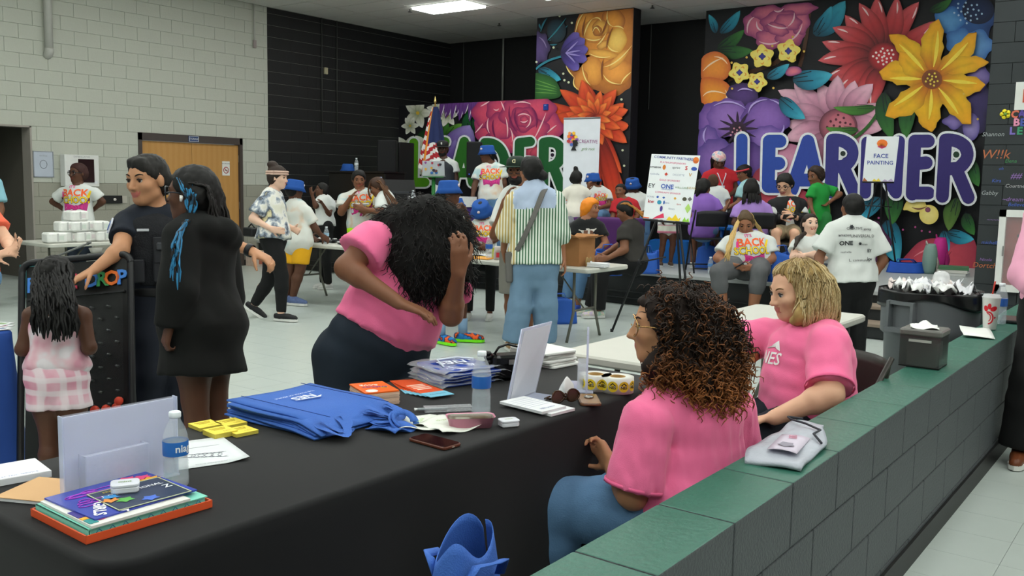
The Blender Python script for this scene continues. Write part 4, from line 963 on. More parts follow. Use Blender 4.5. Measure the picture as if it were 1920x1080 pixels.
def plaid(m,c,sc1):
 N=m.node_tree.nodes;L=m.node_tree.links;b=N['Principled BSDF'];src=b.inputs['Base Color'].links[0].from_socket;tc=N.new('ShaderNodeTexCoord')
 for ax_,k in(('X',sc1),('Z',sc1)):
  w=N.new('ShaderNodeTexWave');w.bands_direction=ax_;w.inputs['Scale'].default_value=k;w.inputs['Distortion'].default_value=1.5;L.new(tc.outputs['Object'],w.inputs['Vector'])
  r=N.new('ShaderNodeValToRGB');r.color_ramp.elements[0].position=.55;r.color_ramp.elements[1].position=.8;r.color_ramp.elements[1].color=(.75,.75,.75,1);mx=N.new('ShaderNodeMix');mx.data_type='RGBA';mx.inputs[7].default_value=(*lin(c),1);L.new(w.outputs['Fac'],r.inputs[0]);L.new(r.outputs[0],mx.inputs[0]);L.new(src,mx.inputs[6]);src=mx.outputs[2]
 L.new(src,b.inputs['Base Color'])
M_plaid=mat_blotch('pink_plaid',[(.35,'#d98ba2'),(.55,'#e5b3c2'),(.7,'#e8d5da')],7);plaid(M_plaid,'#ecdfe4',5.0)
girl=person('small girl with long black braids in pink plaid shorts at the game board',4.3,dict(H=(107,523,.0),N=(107,572,.02),SL=(60,592,.0),SR=(154,592,.0),EL=(42,655,-.02),WL=(60,662,.16),ML=(70,655,.2),ER=(168,652,-.02),WR=(150,660,.16),MR=(142,652,.2),PL=(84,712,.0),PR=(130,712,.0),KL=(92,820,.01),KR=(142,818,.0),AL=(96,918,.02),AR=(146,915,.0)),front=(0,1),hf=(0,-.1,1),hh=78,sk='dark',h=.0085,sc=.72,face=False,shirt=dict(m=M_pkd,name='tank_top',sl=0,e=.014,hem=.18,flare=.02,nr=.09),pants=dict(m=M_plaid,name='shorts',len=.50,e=.010,loose=.022,w=.30,wr=.005),shoes=mat('shoe_pink','#d9a9b6',rough=.6),hair=hair_girl,b=dict(hip=1.1),seed=8,legr=1.02)
M_strg=mat_wave('stripes_green','#d5ddd2','#3f6a4c',12,'X',.55);M_stry=mat_wave('stripes_yellow','#d8d4bd','#b39a52',12,'X',.60);M_strb=mat('yoke_blue','#a9b8cf',rough=.85)
for m_ in(M_strg,M_stry):
 tcn=[n for n in m_.node_tree.nodes if n.type=='TEX_COORD'][0];wv=[n for n in m_.node_tree.nodes if n.type=='TEX_WAVE'][0];mp=m_.node_tree.nodes.new('ShaderNodeMapping');mp.inputs['Rotation'].default_value=(0,0,YAW);m_.node_tree.links.new(tcn.outputs['Object'],mp.inputs[0]);m_.node_tree.links.new(mp.outputs[0],wv.inputs['Vector'])
def hair_bun(R):short_hair(M_hblack,th=.07,line=.2,noise=.008,extra=lambda f,R:f.ell(R['g'](.30,-.48,-.16),R['A'],np.array([.2,.2,.19])*R['s'],k=.02))(R)
stripes=person('woman in striped shirt and light jeans with crossbody bag, her back to the camera',8.4,dict(H=(994,320,.0),N=(1002,350,.0),SL=(962,378,.0),SR=(1042,374,.0),EL=(949,436,.06),WL=(944,470,.2),ML=(945,480,.24),ER=(1050,440,-.02),WR=(1056,484,.0),MR=(1059,500,.0),PL=(981,505,.0),PR=(1026,503,.0),KL=(975,575,.0),KR=(1023,572,.02),AL=(961,642,.03),AR=(1022,635,.12)),front=(-.25,1),hf=(-.55,.05,.85),hh=48,sk='mid',h=.011,face=False,shirt=dict(m=[M_strg,M_strb,M_stry],sl=1.35,loose=.03,e=.03,hem=.05,wr=.010,flare=.06),pants=dict(m=mat('light_denim','#66829a',rough=.9,var=.08,vscale=15),e=.016,loose=.035,w=.2),shoes=mat('shoe_tan','#a5825c',rough=.6),hair=hair_bun,seed=9,b=dict(hip=1.15,waist=1.2))
me=stripes['shirt'].data;bs=stripes['base']
for p in me.polygons:
 c=np.array(p.center[:])+bs;dc=c-CAM;dd=dc@FW;px=960+F_PX*(dc@CR)/dd;py=540-F_PX*(dc@CU)/dd
 lx=np.dot(c-stripes['cpos'](.5),stripes['lat']);ty=np.dot(c-stripes['cpos'](0),stripes['up'])/np.linalg.norm(stripes['P']['N']-stripes['cpos'](0))
 p.material_index=1 if ty>.72 and abs(lx)<.19 else 2 if lx<-.175 else 0
bg=MB();cp=stripes['cpos'];bs_=stripes['base'];la,fr_,up_=stripes['lat'],stripes['fr'],stripes['up']
pts=[cp(.98)+la*.10-fr_*.05,cp(.90)+la*.07-fr_*.155,cp(.60)-la*.02-fr_*.175,cp(.32)-la*.12-fr_*.16,cp(.12)-la*.21-fr_*.05,cp(.08)-la*.22+fr_*.02]
bo=MB().tube([p-bs_ for p in bez([pts[0]],2)]if False else[p-bs_ for p in pts],.028,8,flat=.25).build('bag_strap',mat('bag_grey','#5d5b58',rough=.7),stripes['par'])
b=MB();c=cp(.02)-la*.235+fr_*.04-bs_;M2=np.eye(4);M2[:3,0]=fr_;M2[:3,1]=la;M2[:3,2]=up_;M2[:3,3]=c;b.M=M2;b.box((0,0,0),(.24,.07,.28),bev=.03);b.build('bag',MATS['bag_grey'],stripes['par'])
def sleeve_hem(R,q,t,r,m):
 S_,E_=R['P']['S'+q],R['P']['E'+q];ring_band(R,S_+(E_-S_)*t,E_-S_,r,.012,m,'sleeve_hem')
M_pinkd=mat('pink_hem','#e2628f',rough=.9)
sleeve_hem(curly,'L',.885,.0965,M_pinkd);sleeve_hem(blonde,'R',.83,.097,M_pinkd)
def seam(R,pts,m,name='seam',r=.0025):MB().tube([p-R['base']for p in pts],r,5).build(name,m,R['par'])
#--- people further back
M_tie=mat_blotch('white_tie_dye',[(.36,'#a6c3c6'),(.46,'#cfd2cc'),(.58,'#d2d1c9'),(.68,'#d2b9a0')],5)
M_bhat=mat('hat_blue','#1d4f9c',rough=.8,var=.08)
M_hbrn=mat('hair_dark_brown','#2a1c14',rough=.6,var=.25,vscale=60)
M_blkp=mat('black_trousers','#121314',rough=.9)
sh_w=mat('shoe_offwhite','#c9cac6',rough=.6)
def hat(k=1.0,tilt=(0,0),th=.05,hairm=None,low=None):
 def fn(R):
  if low:
   f=Field();hair_cap(f,R,th,.2,-.3);low(f,R);field_obj(f,'hair',R['h'],hairm or M_hblack,R['par'],R['base'])
  else:short_hair(hairm or M_hblack,th=th,line=.28,noise=0)(R)
  bucket_hat(R,M_bhat,tilt,k)
 return fn
def tee(w=.27,m=None,**k):
 d=dict(m=m or M_wtee,sl=.62,loose=.022,e=.018,hem=.0,wr=.0035);
 if w:d['print']=w
 d.update(k);return d
HF=.0135
p=person('woman in white shirt and glasses, hands on hips, behind the table of diaper packs',12.2,dict(H=(146,325),N=(147,349),SL=(117,362),SR=(178,362),EL=(99,378,.05),WL=(124,396,.12),ER=(192,378,.05),WR=(176,393,.12),PL=(135,425),PR=(158,425)),front=(-.1,-1),hf=(-.45,0,-.85),hh=36,sk='dark',h=HF,shirt=tee(.36),pants=dict(m=M_navyj),shoes=sh_w,hair=short_hair(mat('hair_reddish','#3a1f1c',rough=.7,var=.2),th=.05),b=dict(waist=1.2,hip=1.1))
glasses(p,MATS['frame_dark'],th=.018)
def hair_walk(R):
 short_hair(M_hbrn,th=.06,line=.28,extra=lambda f,R:f.ell(R['g'](0,-.30,.56),R['A'],np.array([.25,.25,.2])*R['s'],k=.02))(R)
 g,A,s=R['g'],R['A'],R['s'];b=MB()
 for z,w in((.26,.05),(.16,.05)):b.tube([g(.43*math.cos(a),-.05+.50*math.sin(a),z-.04*math.sin(a)*-1)-R['base']for a in np.linspace(0,2*math.pi,25)],w*s,6)
 b.build('headband',mat('headband','#c9a99a',rough=.8),R['par']);b=MB();b.lathe(g(-.2,-.05,.42)-R['base'],[(.0,-.12*s),(.14*s,-.06*s),(.17*s,0),(.12*s,.08*s),(0,.12*s)],12,cap=False);b.build('hair_flower',mat('flower_red','#e0462d',rough=.7),R['par'])
M_dye=mat_blotch('shirt_black_dye',[(.36,'#d9d8c8'),(.46,'#e3e2dc'),(.52,'#8f9aa6'),(.58,'#3c4657'),(.66,'#cfc79e')],7,detail=4)
person('woman walking in tie-dye shirt and black leggings, red flower in her hair',10.06,dict(H=(521,333),N=(511,360),SL=(494,379,-.15),SR=(516,377,.17),EL=(474,410,-.2),WL=(508,429,-.25),ML=(524,432,-.22),ER=(524,415,.24),WR=(548,428,.12),PL=(508,450,-.09),PR=(518,450,.09),KL=(528,516,-.10),AL=(527,582,-.1),KR=(503,528,.1),AR=(475,573,.15)),front=(1,-.2),hf=(1,-.08,-.15),hh=40,sk='pale',h=.0125,shirt=tee(0,M_dye,sl=.72,loose=.03,hem=.02,flare=.1),pants=dict(m=M_blkp,e=.006,name='leggings'),shoes=dict(m=mat('sneaker_black','#16171a',rough=.6)),hair=hair_walk,toes={'L':(1,0,-.3),'R':(.85,-.55,0)},lift='R',b=dict(hip=1.12,waist=1.12,belly=.02),legr=1.12,seed=21)
person('woman in blue bucket hat and yellow shorts leaning on the white table',11.25,dict(H=(553,357),N=(553,380),SL=(541,396,.12),SR=(574,398,-.08),EL=(550,420,.22),WL=(578,440,.25),ER=(589,426,-.04),WR=(602,441,.03),MR=(611,447,.08),PL=(551,455,.06),PR=(567,456,-.06),KL=(545,505,.05),KR=(563,505,-.05),AL=(540,548,.1),AR=(548,550,-.02)),front=(.65,.75),hf=(.85,-.15,.5),hh=36,sk='dark',h=HF,shirt=tee(0,M_tie,sl=.75,hem=-.03),pants=dict(m=mat('shorts_yellow','#e8ab1c',rough=.85),name='shorts',len=.80,e=.016,loose=.01),shoes=dict(m=mat('sneaker_blue_gold','#55668f',rough=.6,var=.4,vscale=30),k=1.1,hi=.03),hair=hat(1.06),toes={'L':(.9,0,-.3),'R':(.9,0,-.4)},b=dict(hip=1.2,waist=1.25),legr=1.15,armr=1.1,face=False,seed=22)
person('boy in white shirt clenching his fist behind the white table',12.9,dict(H=(603,356),N=(608,371),SL=(598,381,-.1),SR=(621,382,.08),EL=(592,387,-.16),WL=(586,368,-.18),ER=(617,402,-.06),WR=(606,384,-.2),P=(609,424)),front=(-.8,-.6),hf=(-.9,.1,-.35),hh=26,sk='dark',h=HF,sc=.82,shirt=tee(.2,sl=.55),pants=dict(m=M_blkp),shoes=sh_w,hair=short_hair(M_hblack,th=.03),seed=23)
R9=person('woman in white shirt and neon green shorts eating from a paper plate behind the table',12.6,dict(H=(673,337),N=(676,358),SL=(645,374),SR=(706,374),EL=(640,398,-.08),WL=(658,370,-.22),ML=(668,358,-.24),ER=(714,398,-.05),WR=(688,392,-.26),MR=(674,389,-.3),P=(682,432)),front=(.1,-1),hf=(.25,-.12,-1),hh=33,sk='brown',h=HF,shirt=tee(.34,M_tie,hem=.05),pants=dict(m=mat('shorts_neon','#b6ef1e',rough=.8),name='shorts',len=.6,e=.02),shoes=sh_w,hair=short_hair(M_hblack,th=.06,back=-.5),b=dict(chest=1.2,waist=1.3,hip=1.2,belly=.04),armr=1.2,seed=24)
def hair_brd(R):
 g=R['g'];f=Field();hair_cap(f,R,.06,.28,-.3);cap=field_obj(f,'hair',.0125,mat('hair_auburn','#3b2416',rough=.6,var=.3,vscale=70),R['par'],R['base']);r=np.random.default_rng(2);L=[]
 for i in range(44):
  a=r.uniform(-1,1);p0=g(a*.3,.2-.4*r.random(),.42-.1*abs(a));p1=g(a*.5,-.45,.3);p3=at(738+16*r.random(),385+25*r.random(),12.3+.2*a);p2_=at(722+10*a,350,12.3+.15*a);L.append(braid_wob(bez([p0,p1,p2_,p3],14),.006,26,i))
 for i in range(14):
  p0=g(-.3+.6*r.random(),.25,.36);L.append(braid_wob(bez([p0,g(.1*r.normal(),.62,.1),g(.15*r.normal(),.6,-.45)],12),.005,20,60+i))
 strands(R,L,.008,mat('braid_auburn','#5a3a22',rough=.6,var=.35,vscale=90),'braids',5,parent=cap)
person('woman in white shirt with long brown braids bowing over a paper plate',12.3,dict(H=(707,351),N=(722,364),SL=(714,376,-.12),SR=(730,374,.16),EL=(714,398,-.2),WL=(684,392,-.3),ML=(670,388,-.32),ER=(720,400,.2),WR=(690,396,.05),P=(730,440)),front=(-.95,-.3),hf=(-.85,-.45,-.2),hh=33,sk='brown',h=HF,shirt=tee(0,sl=.75,hem=-.05),pants=dict(m=M_denim),shoes=sh_w,hair=hair_brd,seed=25)
def cap_hat(R,m,brim,tilt=0.0,letter=None,lm=None):
 g,A,s=R['g'],R['A'],R['s'];b=MB();M=np.eye(4);M[:3,0]=A[0];M[:3,1]=A[1];M[:3,2]=A[2];M[:3,3]=g(0,-.03,.20)-R['base'];b.M=M
 b.lathe((0,0,0),[(.42*s,0),(.43*s,.10*s),(.40*s,.24*s),(.30*s,.34*s),(.14*s,.385*s),(0,.39*s)],20,cap=False,sq=1.1);o=b.build('cap',m,R['par'])
 b=MB();b.M=M;n=13;V=[]
 for k,(r0,z)in enumerate(((.40,.0),(.74,-.05),(.74,-.07),(.40,-.03))):V+=[(r0*s*math.sin(a)*(.95 if k in(1,2)else 1),r0*s*math.cos(a)*1.08,z*s)for a in np.linspace(-1.15,1.15,n)]
 b.add(V,[(k*n+j,k*n+j+1,((k+1)%4)*n+j+1,((k+1)%4)*n+j)for k in range(4)for j in range(n-1)],True);b.build('visor',brim,o)
 if letter:b=MB();q=frame(np.array(g(0,.46,.38))-R['base'],A[0],A[1]);mb_text(b,letter,q,.2*s,off=.03);b.build('cap_letter',lm,o)
R12=person('man in dark vest and black cap standing behind the laptop on the stage',14.75,dict(H=(830,279),N=(832,299),SL=(812,310),SR=(851,310),EL=(808,332,-.05),WL=(820,312,-.22),ML=(827,302,-.26),ER=(855,332),WR=(854,352,-.05),P=(832,365)),front=(0,-1),hf=(-.1,-.05,-1),hh=27,sk='deep',h=HF,zf=ZS,shirt=tee(0),pants=dict(m=M_blkp),shoes=sh_w,hair=short_hair(M_hblack,th=.02),seed=26)
f=Field();f.loft([(R12['cpos'](t),R12['lat'],R12['fr'],a,c,c)for t,a,c in((.1,.175,.135),(.7,.185,.145),(.93,.13,.11))],k=.02,cut0=True,cut1=True);field_obj(f,'vest',HF,mat('vest_dark','#2c3036',rough=.8),R12['par'],R12['base'])
cap_hat(R12,mat('cap_black','#141517',rough=.7),MATS['cap_black'],letter='B',lm=mat('cap_white','#d9d9d4'))
f=Field();f.ell(R12['g'](0,.20,-.34),R12['A'],np.array([.27,.26,.22])*R12['s']);f.ell(R12['g'](0,.42,-.2),R12['A'],np.array([.2,.1,.1])*R12['s'],op='s',k=.01);field_obj(f,'beard',.011,M_hblack,R12['par'],R12['base'])
person('woman in white shirt and blue bucket hat standing on the stage before the black speaker',13.6,dict(H=(913,289),N=(920,308),SL=(899,320),SR=(941,318),EL=(890,348,-.02),WL=(885,374,-.08),ER=(945,344),WR=(944,366,.1),P=(921,378)),front=(-.25,-1),hf=(-.75,-.05,-.65),hh=31,sk='dark',h=HF,zf=ZS,shirt=tee(.30,M_tie,hem=.02),pants=dict(m=M_denim),shoes=sh_w,hair=hat(1.02,low=lambda f,R:f.cone(R['g'](0,-.3,-.1),R['g'](0,-.3,-.5),.25*R['s'],.2*R['s'],k=.03)),b=dict(waist=1.1),seed=27)
p=person('boy in blue bucket hat clapping his hands, in bright multicoloured sneakers',8.8,dict(H=(843,362),N=(839,394),SL=(828,418,-.14),SR=(862,412,.14),EL=(858,458,-.3),WL=(856,408,-.38),ML=(858,390,-.38),ER=(887,440,-.05),WR=(874,402,-.26),MR=(866,386,-.32),PL=(838,498,-.05),PR=(862,496,.06),KL=(825,562,-.05),AL=(827,632,-.02),KR=(867,560,.08),AR=(868,624,.1)),front=(.8,-.6),hf=(.95,.05,-.3),hh=44,sk='dark',h=.0125,sc=.92,shirt=tee(0,M_tie,sl=.7),pants=dict(m=M_blkp,name='shorts',len=.9,e=.02,loose=.02),shoes=dict(m=mat_blotch('sneaker_multi',[(.38,'#e8602c'),(.45,'#16171a'),(.52,'#1f6fb5'),(.6,'#2a7fc4')],16),sole=mat('sole_lime','#7df01e',rough=.5),k=1.15,hi=.01),hair=hat(1.04),toes={'L':(.6,0,-.6),'R':(1,0,-.15)},seed=28)
for q in 'LR':
 a,k_=p['P']['A'+q],p['P']['K'+q];MB().tube([a-UP*.01-p['base'],a+unit(k_-a)*.16-p['base']],[.043,.048],12).build('sock',mat('sock_blue','#7d9cba',rough=.9),p['par'])
person('child in blue bucket hat and white shirt seated behind the white table',10.7,dict(H=(903,397,-.05),N=(908,412),SL=(888,426),SR=(927,424),EL=(884,450,-.05),WL=(902,460,-.22),ER=(930,448,-.04),WR=(912,460,-.22),P=(908,488)),front=(-.1,-1),hf=(-.2,-.65,-.8),hh=36,sk='dark',h=HF,sc=.85,legs='sit',shirt=tee(.24,M_tie),pants=dict(m=M_blkp),shoes=sh_w,hair=hat(1.06),seed=29)
R16=person('bearded man in dark green cap and glasses touching his chin behind the striped shirt',8.95,dict(H=(969,320),N=(976,350),SL=(945,384),SR=(1012,380),EL=(927,441,-.1),WL=(946,376,-.26),ML=(955,356,-.27),ER=(1020,430),WR=(1010,470,-.1),PL=(958,478),PR=(994,478)),front=(-.1,-1),hf=(-.28,-.02,-1),hh=47,sk='brown',h=.0125,shirt=tee(.3,sl=.7),pants=dict(m=mat('shorts_grey','#8b8880',rough=.9),name='shorts',len=.95,e=.02,loose=.03),shoes=sh_w,hair=short_hair(M_hblack,th=.02),b=dict(chest=1.2,waist=1.25),armr=1.12,seed=30)
cap_hat(R16,mat('cap_green','#16291f',rough=.7),mat('visor_green','#1d3428',rough=.7),letter='D',lm=mat('cap_cream','#d8d3a8'))
f=Field();f.ell(R16['g'](0,.20,-.36),R16['A'],np.array([.28,.27,.26])*R16['s']);f.ell(R16['g'](0,.46,-.22),R16['A'],np.array([.17,.12,.10])*R16['s'],op='s',k=.01);field_obj(f,'beard',.010,M_hblack,R16['par'],R16['base'],noise=wrinkle(3,.004,(80,80,80)));glasses(R16,MATS['frame_dark'],r=.13,th=.018)
def drs(f,R):f.loft([(R['cpos'](t),R['lat'],R['fr'],a,a*.8,a*.8)for t,a in((-.42,.15),(.1,.125))],k=.01,cut0=True,cut1=True)
person('little girl with hair bun in white top and grey skirt, her back to the camera',12.6,dict(H=(1081,335),N=(1082,350),SL=(1064,359),SR=(1098,359),EL=(1053,376,.05),WL=(1060,388,.15),ER=(1104,372,.06),WR=(1112,380,.18),P=(1078,400)),front=(.15,1),hf=(.5,-.1,.85),hh=27,sk='deep',h=HF,sc=.66,zf=.87,shirt=tee(0,mat('top_cream','#ddd9cd',rough=.9),hem=-.05,flare=.06),skirt=dict(f=drs,m=mat('skirt_grey','#84848c',rough=.9,var=.25,vscale=60)),shoes=mat('shoe_blue','#2b6bbd',rough=.6),hair=short_hair(M_hblack,th=.06,line=.29,extra=lambda f,R:f.ell(R['g'](-.05,-.1,.68),R['A'],np.array([.17,.17,.19])*R['s'],k=.02)),face=False,seed=31)
person('seated person in blue bucket hat and white shirt, hand at the chin, beside the banner',13.3,dict(H=(1111,340),N=(1119,353),SL=(1104,366,-.06),SR=(1138,363,.04),EL=(1102,381,-.12),WL=(1103,358,-.2),ER=(1142,385,-.02),WR=(1124,390,-.22),P=(1122,405)),front=(-.4,-.9),hf=(-.75,-.05,-.6),hh=29,sk='brown',h=HF,zf=ZS,legs='sit',shirt=tee(.2,pt=.6),pants=dict(m=M_denim),shoes=sh_w,hair=hat(1.02),seed=32,sc=.9)
person('boy in red shirt seated at the purple table',12.95,dict(H=(1163,358),N=(1169,373),SL=(1154,384),SR=(1189,382),EL=(1148,410,-.05),WL=(1158,425,-.2),ER=(1195,405),WR=(1185,420,-.15),P=(1172,432)),front=(-.3,-1),hf=(-.5,-.05,-.85),hh=26,sk='brown',h=HF,sc=.8,zf=ZS,legs='sit',shirt=tee(0,mat('red_cotton','#b3262f',rough=.9)),pants=dict(m=M_blkp),shoes=sh_w,hair=short_hair(M_hblack,th=.025),seed=33)
person('person in blue bucket hat and white shirt at the far end of the purple table',13.9,dict(H=(1186,350),N=(1191,364),SL=(1174,374),SR=(1208,372),EL=(1172,398),WL=(1182,400,-.2),ER=(1214,396),WR=(1200,400,-.15),P=(1192,415)),front=(-.1,-1),hf=(-.35,-.3,-.9),hh=29,sk='deep',h=HF,sc=.9,zf=ZS,legs='sit',shirt=tee(0),pants=dict(m=M_denim),shoes=sh_w,hair=hat(1.02),seed=34)
def bonnet(R):f=Field();g=R['g'];hair_cap(f,R,.09,.26,-.35);f.cone(g(0,-.35,-.05),g(0,-.45,-.45),.28*R['s'],.2*R['s'],k=.04);f.cone(g(-.25,.2,.33),g(.25,.2,.33),.09*R['s'],k=.03);field_obj(f,'bonnet',.012,mat('bonnet_orange','#e8871c',rough=.45,var=.1),R['par'],R['base'],noise=wrinkle(9,.006,(50,50,40)))
bw=mat('photo_print','#c9c4bb',rough=.7,var=.5,vscale=25)
R22=person('person in orange bonnet and black shirt sitting on the stage edge',11.5,dict(H=(1108,391),N=(1099,412),SL=(1079,426),SR=(1124,426),EL=(1072,455,-.05),WL=(1092,476,-.2),ER=(1136,456,-.05),WR=(1112,476,-.22),PL=(1094,492),PR=(1116,492),KL=(1072,500,-.36),KR=(1092,504,-.38),AL=(1060,558,-.36),AR=(1082,560,-.36)),front=(-.3,-.95),hf=(.8,.05,-.55),hh=35,sk='mid',h=HF,zf=0,shirt=tee(0,M_blackc,hem=.0),pants=dict(m=M_denim,len=1.8),shoes=mat('sandal_blue','#24439a',rough=.6),hair=bonnet,seed=35)
decal(R22['par'],R22['shirt'],R22['cpos'](.66)+R22['fr']*.6,np.cross(R22['up'],R22['fr']),R22['up'],-R22['fr'],[p2([(-.11,-.06),(0,-.07),(.11,-.06),(.11,.06),(0,.065),(-.11,.06)],bw)])
for q_ in([(-.06,-.03),(-.01,-.045),(0,.04),(-.05,.045)],[(.02,-.04),(.07,-.03),(.06,.03),(.025,.04)]):decal(R22['par'],R22['shirt'],R22['cpos'](.66)+R22['fr']*.6,np.cross(R22['up'],R22['fr']),R22['up'],-R22['fr'],[p2(q_,mat('print_brown','#6e4a3a',var=.4,vscale=50))],'print_figure',.006)
def hair_bl(R):
 f=Field();hair_cap(f,R,.05,.28,-.3);cap=field_obj(f,'hair',.0125,M_hblack,R['par'],R['base']);g=R['g'];r=np.random.default_rng(4);L=[]
 for i in range(26):a=r.uniform(-1,1);L.append(braid_wob(bez([g(a*.3,.1-.3*r.random(),.42),g(a*.5,-.4,.4),g(a*.35,-.6,-.2),g(.1+a*.45,-.75-.2*r.random(),-.55-.25*r.random())],12),.006,24,i))
 strands(R,L,.009,mat('braid_gold','#a5702f',rough=.6,var=.4,vscale=80),'braids',5,parent=cap)
person('woman in black shirt with golden brown braids sitting on the stage edge',10.8,dict(H=(1171,396),N=(1183,420),SL=(1170,436,-.14),SR=(1196,432,.16),EL=(1171,468,-.2),WL=(1140,484,-.32),ML=(1126,486,-.34),ER=(1160,462,.12),WR=(1130,478,-.05),PL=(1186,494,-.08),PR=(1190,490,.08),KL=(1126,500,-.20),AL=(1122,558,-.16),KR=(1130,496,.0),AR=(1108,556,.02)),front=(-.95,-.25),hf=(-.85,-.4,.1),hh=35,sk='brown',h=.0125,zf=0,shirt=tee(0,mat('charcoal_cotton','#33312e',rough=.9),sl=.5),pants=dict(m=M_blkp,loose=.02),shoes=mat_blotch('clog_tie_dye',[(.4,'#c7b6cf'),(.5,'#ddd2b8'),(.6,'#9fc0b4')],20),hair=hair_bl,b=dict(waist=1.25,hip=1.2,chest=1.12,belly=.04),armr=1.15,legr=1.15,seed=36)
def bandana(R):
 f=Field();hair_cap(f,R,.05,.28,-.55);f.cone(R['g'](-.36,-.1,.0),R['g'](-.34,.0,-.55),.1*R['s'],.06*R['s'],k=.03);f.cone(R['g'](.36,-.1,.0),R['g'](.34,.0,-.55),.1*R['s'],.06*R['s'],k=.03);field_obj(f,'hair',.0125,M_hblack,R['par'],R['base'])
 f=Field();f.ell(R['g'](0,-.05,.20),R['A'],np.array([.44,.50,.40])*R['s']);f.plane(R['g'](0,.2,.16),-R['A'][2]+R['A'][1]*-.2);field_obj(f,'bandana',.012,mat_blotch('bandana_pink',[(.42,'#d9a0a6'),(.5,'#e6cfc4'),(.6,'#9fb3c4')],18),R['par'],R['base'])
p=person('standing woman in red shirt with pink bandana and lanyard at the blue table',14.1,dict(H=(1347,302,-.03),N=(1350,318),SL=(1326,330),SR=(1372,328),EL=(1319,356),WL=(1334,368,-.2),ER=(1381,356),WR=(1363,370,-.2),P=(1350,388)),front=(.05,-1),hf=(.05,-.4,-.9),hh=31,sk='dark',h=HF,zf=ZS,shirt=tee(0,mat('red_shirt','#b4242d',rough=.9),sl=.5,hem=-.05),pants=dict(m=M_blkp),shoes=sh_w,hair=bandana,b=dict(chest=1.15,waist=1.25,belly=.03),seed=37)
b=MB();cp,la,fr_=p['cpos'],p['lat'],p['fr'];b.tube([cp(.97)-la*.07-p['base'],cp(.85)-la*.06+fr_*.14-p['base'],cp(.55)+fr_*.155-p['base']],.007,6);b.tube([cp(.97)+la*.07-p['base'],cp(.85)+la*.06+fr_*.14-p['base'],cp(.55)+fr_*.155-p['base']],.007,6);b.box(cp(.46)+fr_*.165-p['base'],(.05,.05,.09));b.build('lanyard',mat('lanyard','#cfd3dd',rough=.6),p['par'])
person('seated person in purple shirt with dark ponytail behind the partners board',12.0,dict(H=(1319,352),N=(1318,369),SL=(1300,382),SR=(1340,381),EL=(1298,405),WL=(1310,412,.2),ER=(1350,404,.0),WR=(1362,388,.12),P=(1318,432)),front=(.25,.95),hf=(.65,-.05,.7),hh=32,sk='brown',h=HF,sc=.95,zf=ZS,legs='sit',shirt=tee(0,mat('purple_cotton','#8660b4',rough=.9),hem=-.12),pants=dict(m=M_denim,name='shorts',len=.7),shoes=sh_w,hair=short_hair(M_hblack,th=.06,extra=lambda f,R:f.cone(R['g'](0,-.45,-.1),R['g'](-.1,-.5,-.5),.14*R['s'],.1*R['s'],k=.03)),face=False,seed=38)
person('child in white shirt with short hair, back to the camera, at the blue table',12.7,dict(H=(1337,341),N=(1342,354),SL=(1328,364),SR=(1358,363),EL=(1324,384),WL=(1335,392,.2),ER=(1363,382),WR=(1357,394,.15),P=(1342,405)),front=(.2,1),hf=(.3,-.1,.95),hh=27,sk='mid',h=HF,sc=.75,zf=ZS,legs='sit',shirt=tee(0),pants=dict(m=M_blkp),shoes=sh_w,hair=short_hair(mat('hair_fade','#4a3324',rough=.8),th=.015,noise=0),face=False,seed=39)
def visor(R):short_hair(M_hblack,th=.06,line=.28,extra=lambda f,R:f.ell(R['g'](0,-.42,.12),R['A'],np.array([.24,.24,.26])*R['s'],k=.03))(R);g=R['g'];b=MB();b.tube([g(.42*math.cos(a),-.03+.47*math.sin(a),.22)-R['base']for a in np.linspace(-.4,math.pi+.4,18)],.06*R['s'],6);b.build('headband',mat('band_red','#c23a44',rough=.7),R['par'])
person('woman with red headband and pale teal shirt in profile at the blue table',13.5,dict(H=(1394,325),N=(1403,343),SL=(1391,357,-.1),SR=(1414,354,.12),EL=(1386,380,-.1),WL=(1370,386,-.15),ER=(1410,384,.1),WR=(1390,390,.0),P=(1405,405)),front=(-.9,-.35),hf=(-.9,-.25,-.3),hh=29,sk='brown',h=HF,zf=ZS,legs='sit',shirt=tee(0,mat('teal_pale','#93bcc0',rough=.9,var=.2)),pants=dict(m=M_blkp),shoes=sh_w,hair=visor,seed=40)
def locs(R):
 f=Field();hair_cap(f,R,.08,.28,-.35);f.ell(R['g'](0,-.2,.48),R['A'],np.array([.26,.26,.2])*R['s'],k=.03);cap=field_obj(f,'hair',.0125,M_hblack,R['par'],R['base']);r=np.random.default_rng(6);L=[]
 for i in range(22):a=r.uniform(-1,1);L.append(bez([R['g'](a*.36,-.3,.1),R['g'](a*.48,-.5,-.2),R['g'](a*.5,-.5,-.62-.2*r.random())],8))
 strands(R,L,.009,M_hblack,'locs',5,parent=cap)
person('seated person in light purple shirt with short black locs, back to the camera',11.6,dict(H=(1408,358),N=(1410,379),SL=(1384,394),SR=(1436,392),EL=(1378,418),WL=(1392,424,.2),ER=(1443,424),WR=(1432,402,.22),P=(1410,440)),front=(.1,1),hf=(.15,-.15,1),hh=35,sk='dark',h=HF,zf=ZS,legs='sit',shirt=tee(0,mat('lilac_cotton','#a583cb',rough=.9),hem=-.1),pants=dict(m=M_denim),shoes=sh_w,hair=locs,face=False,seed=41)
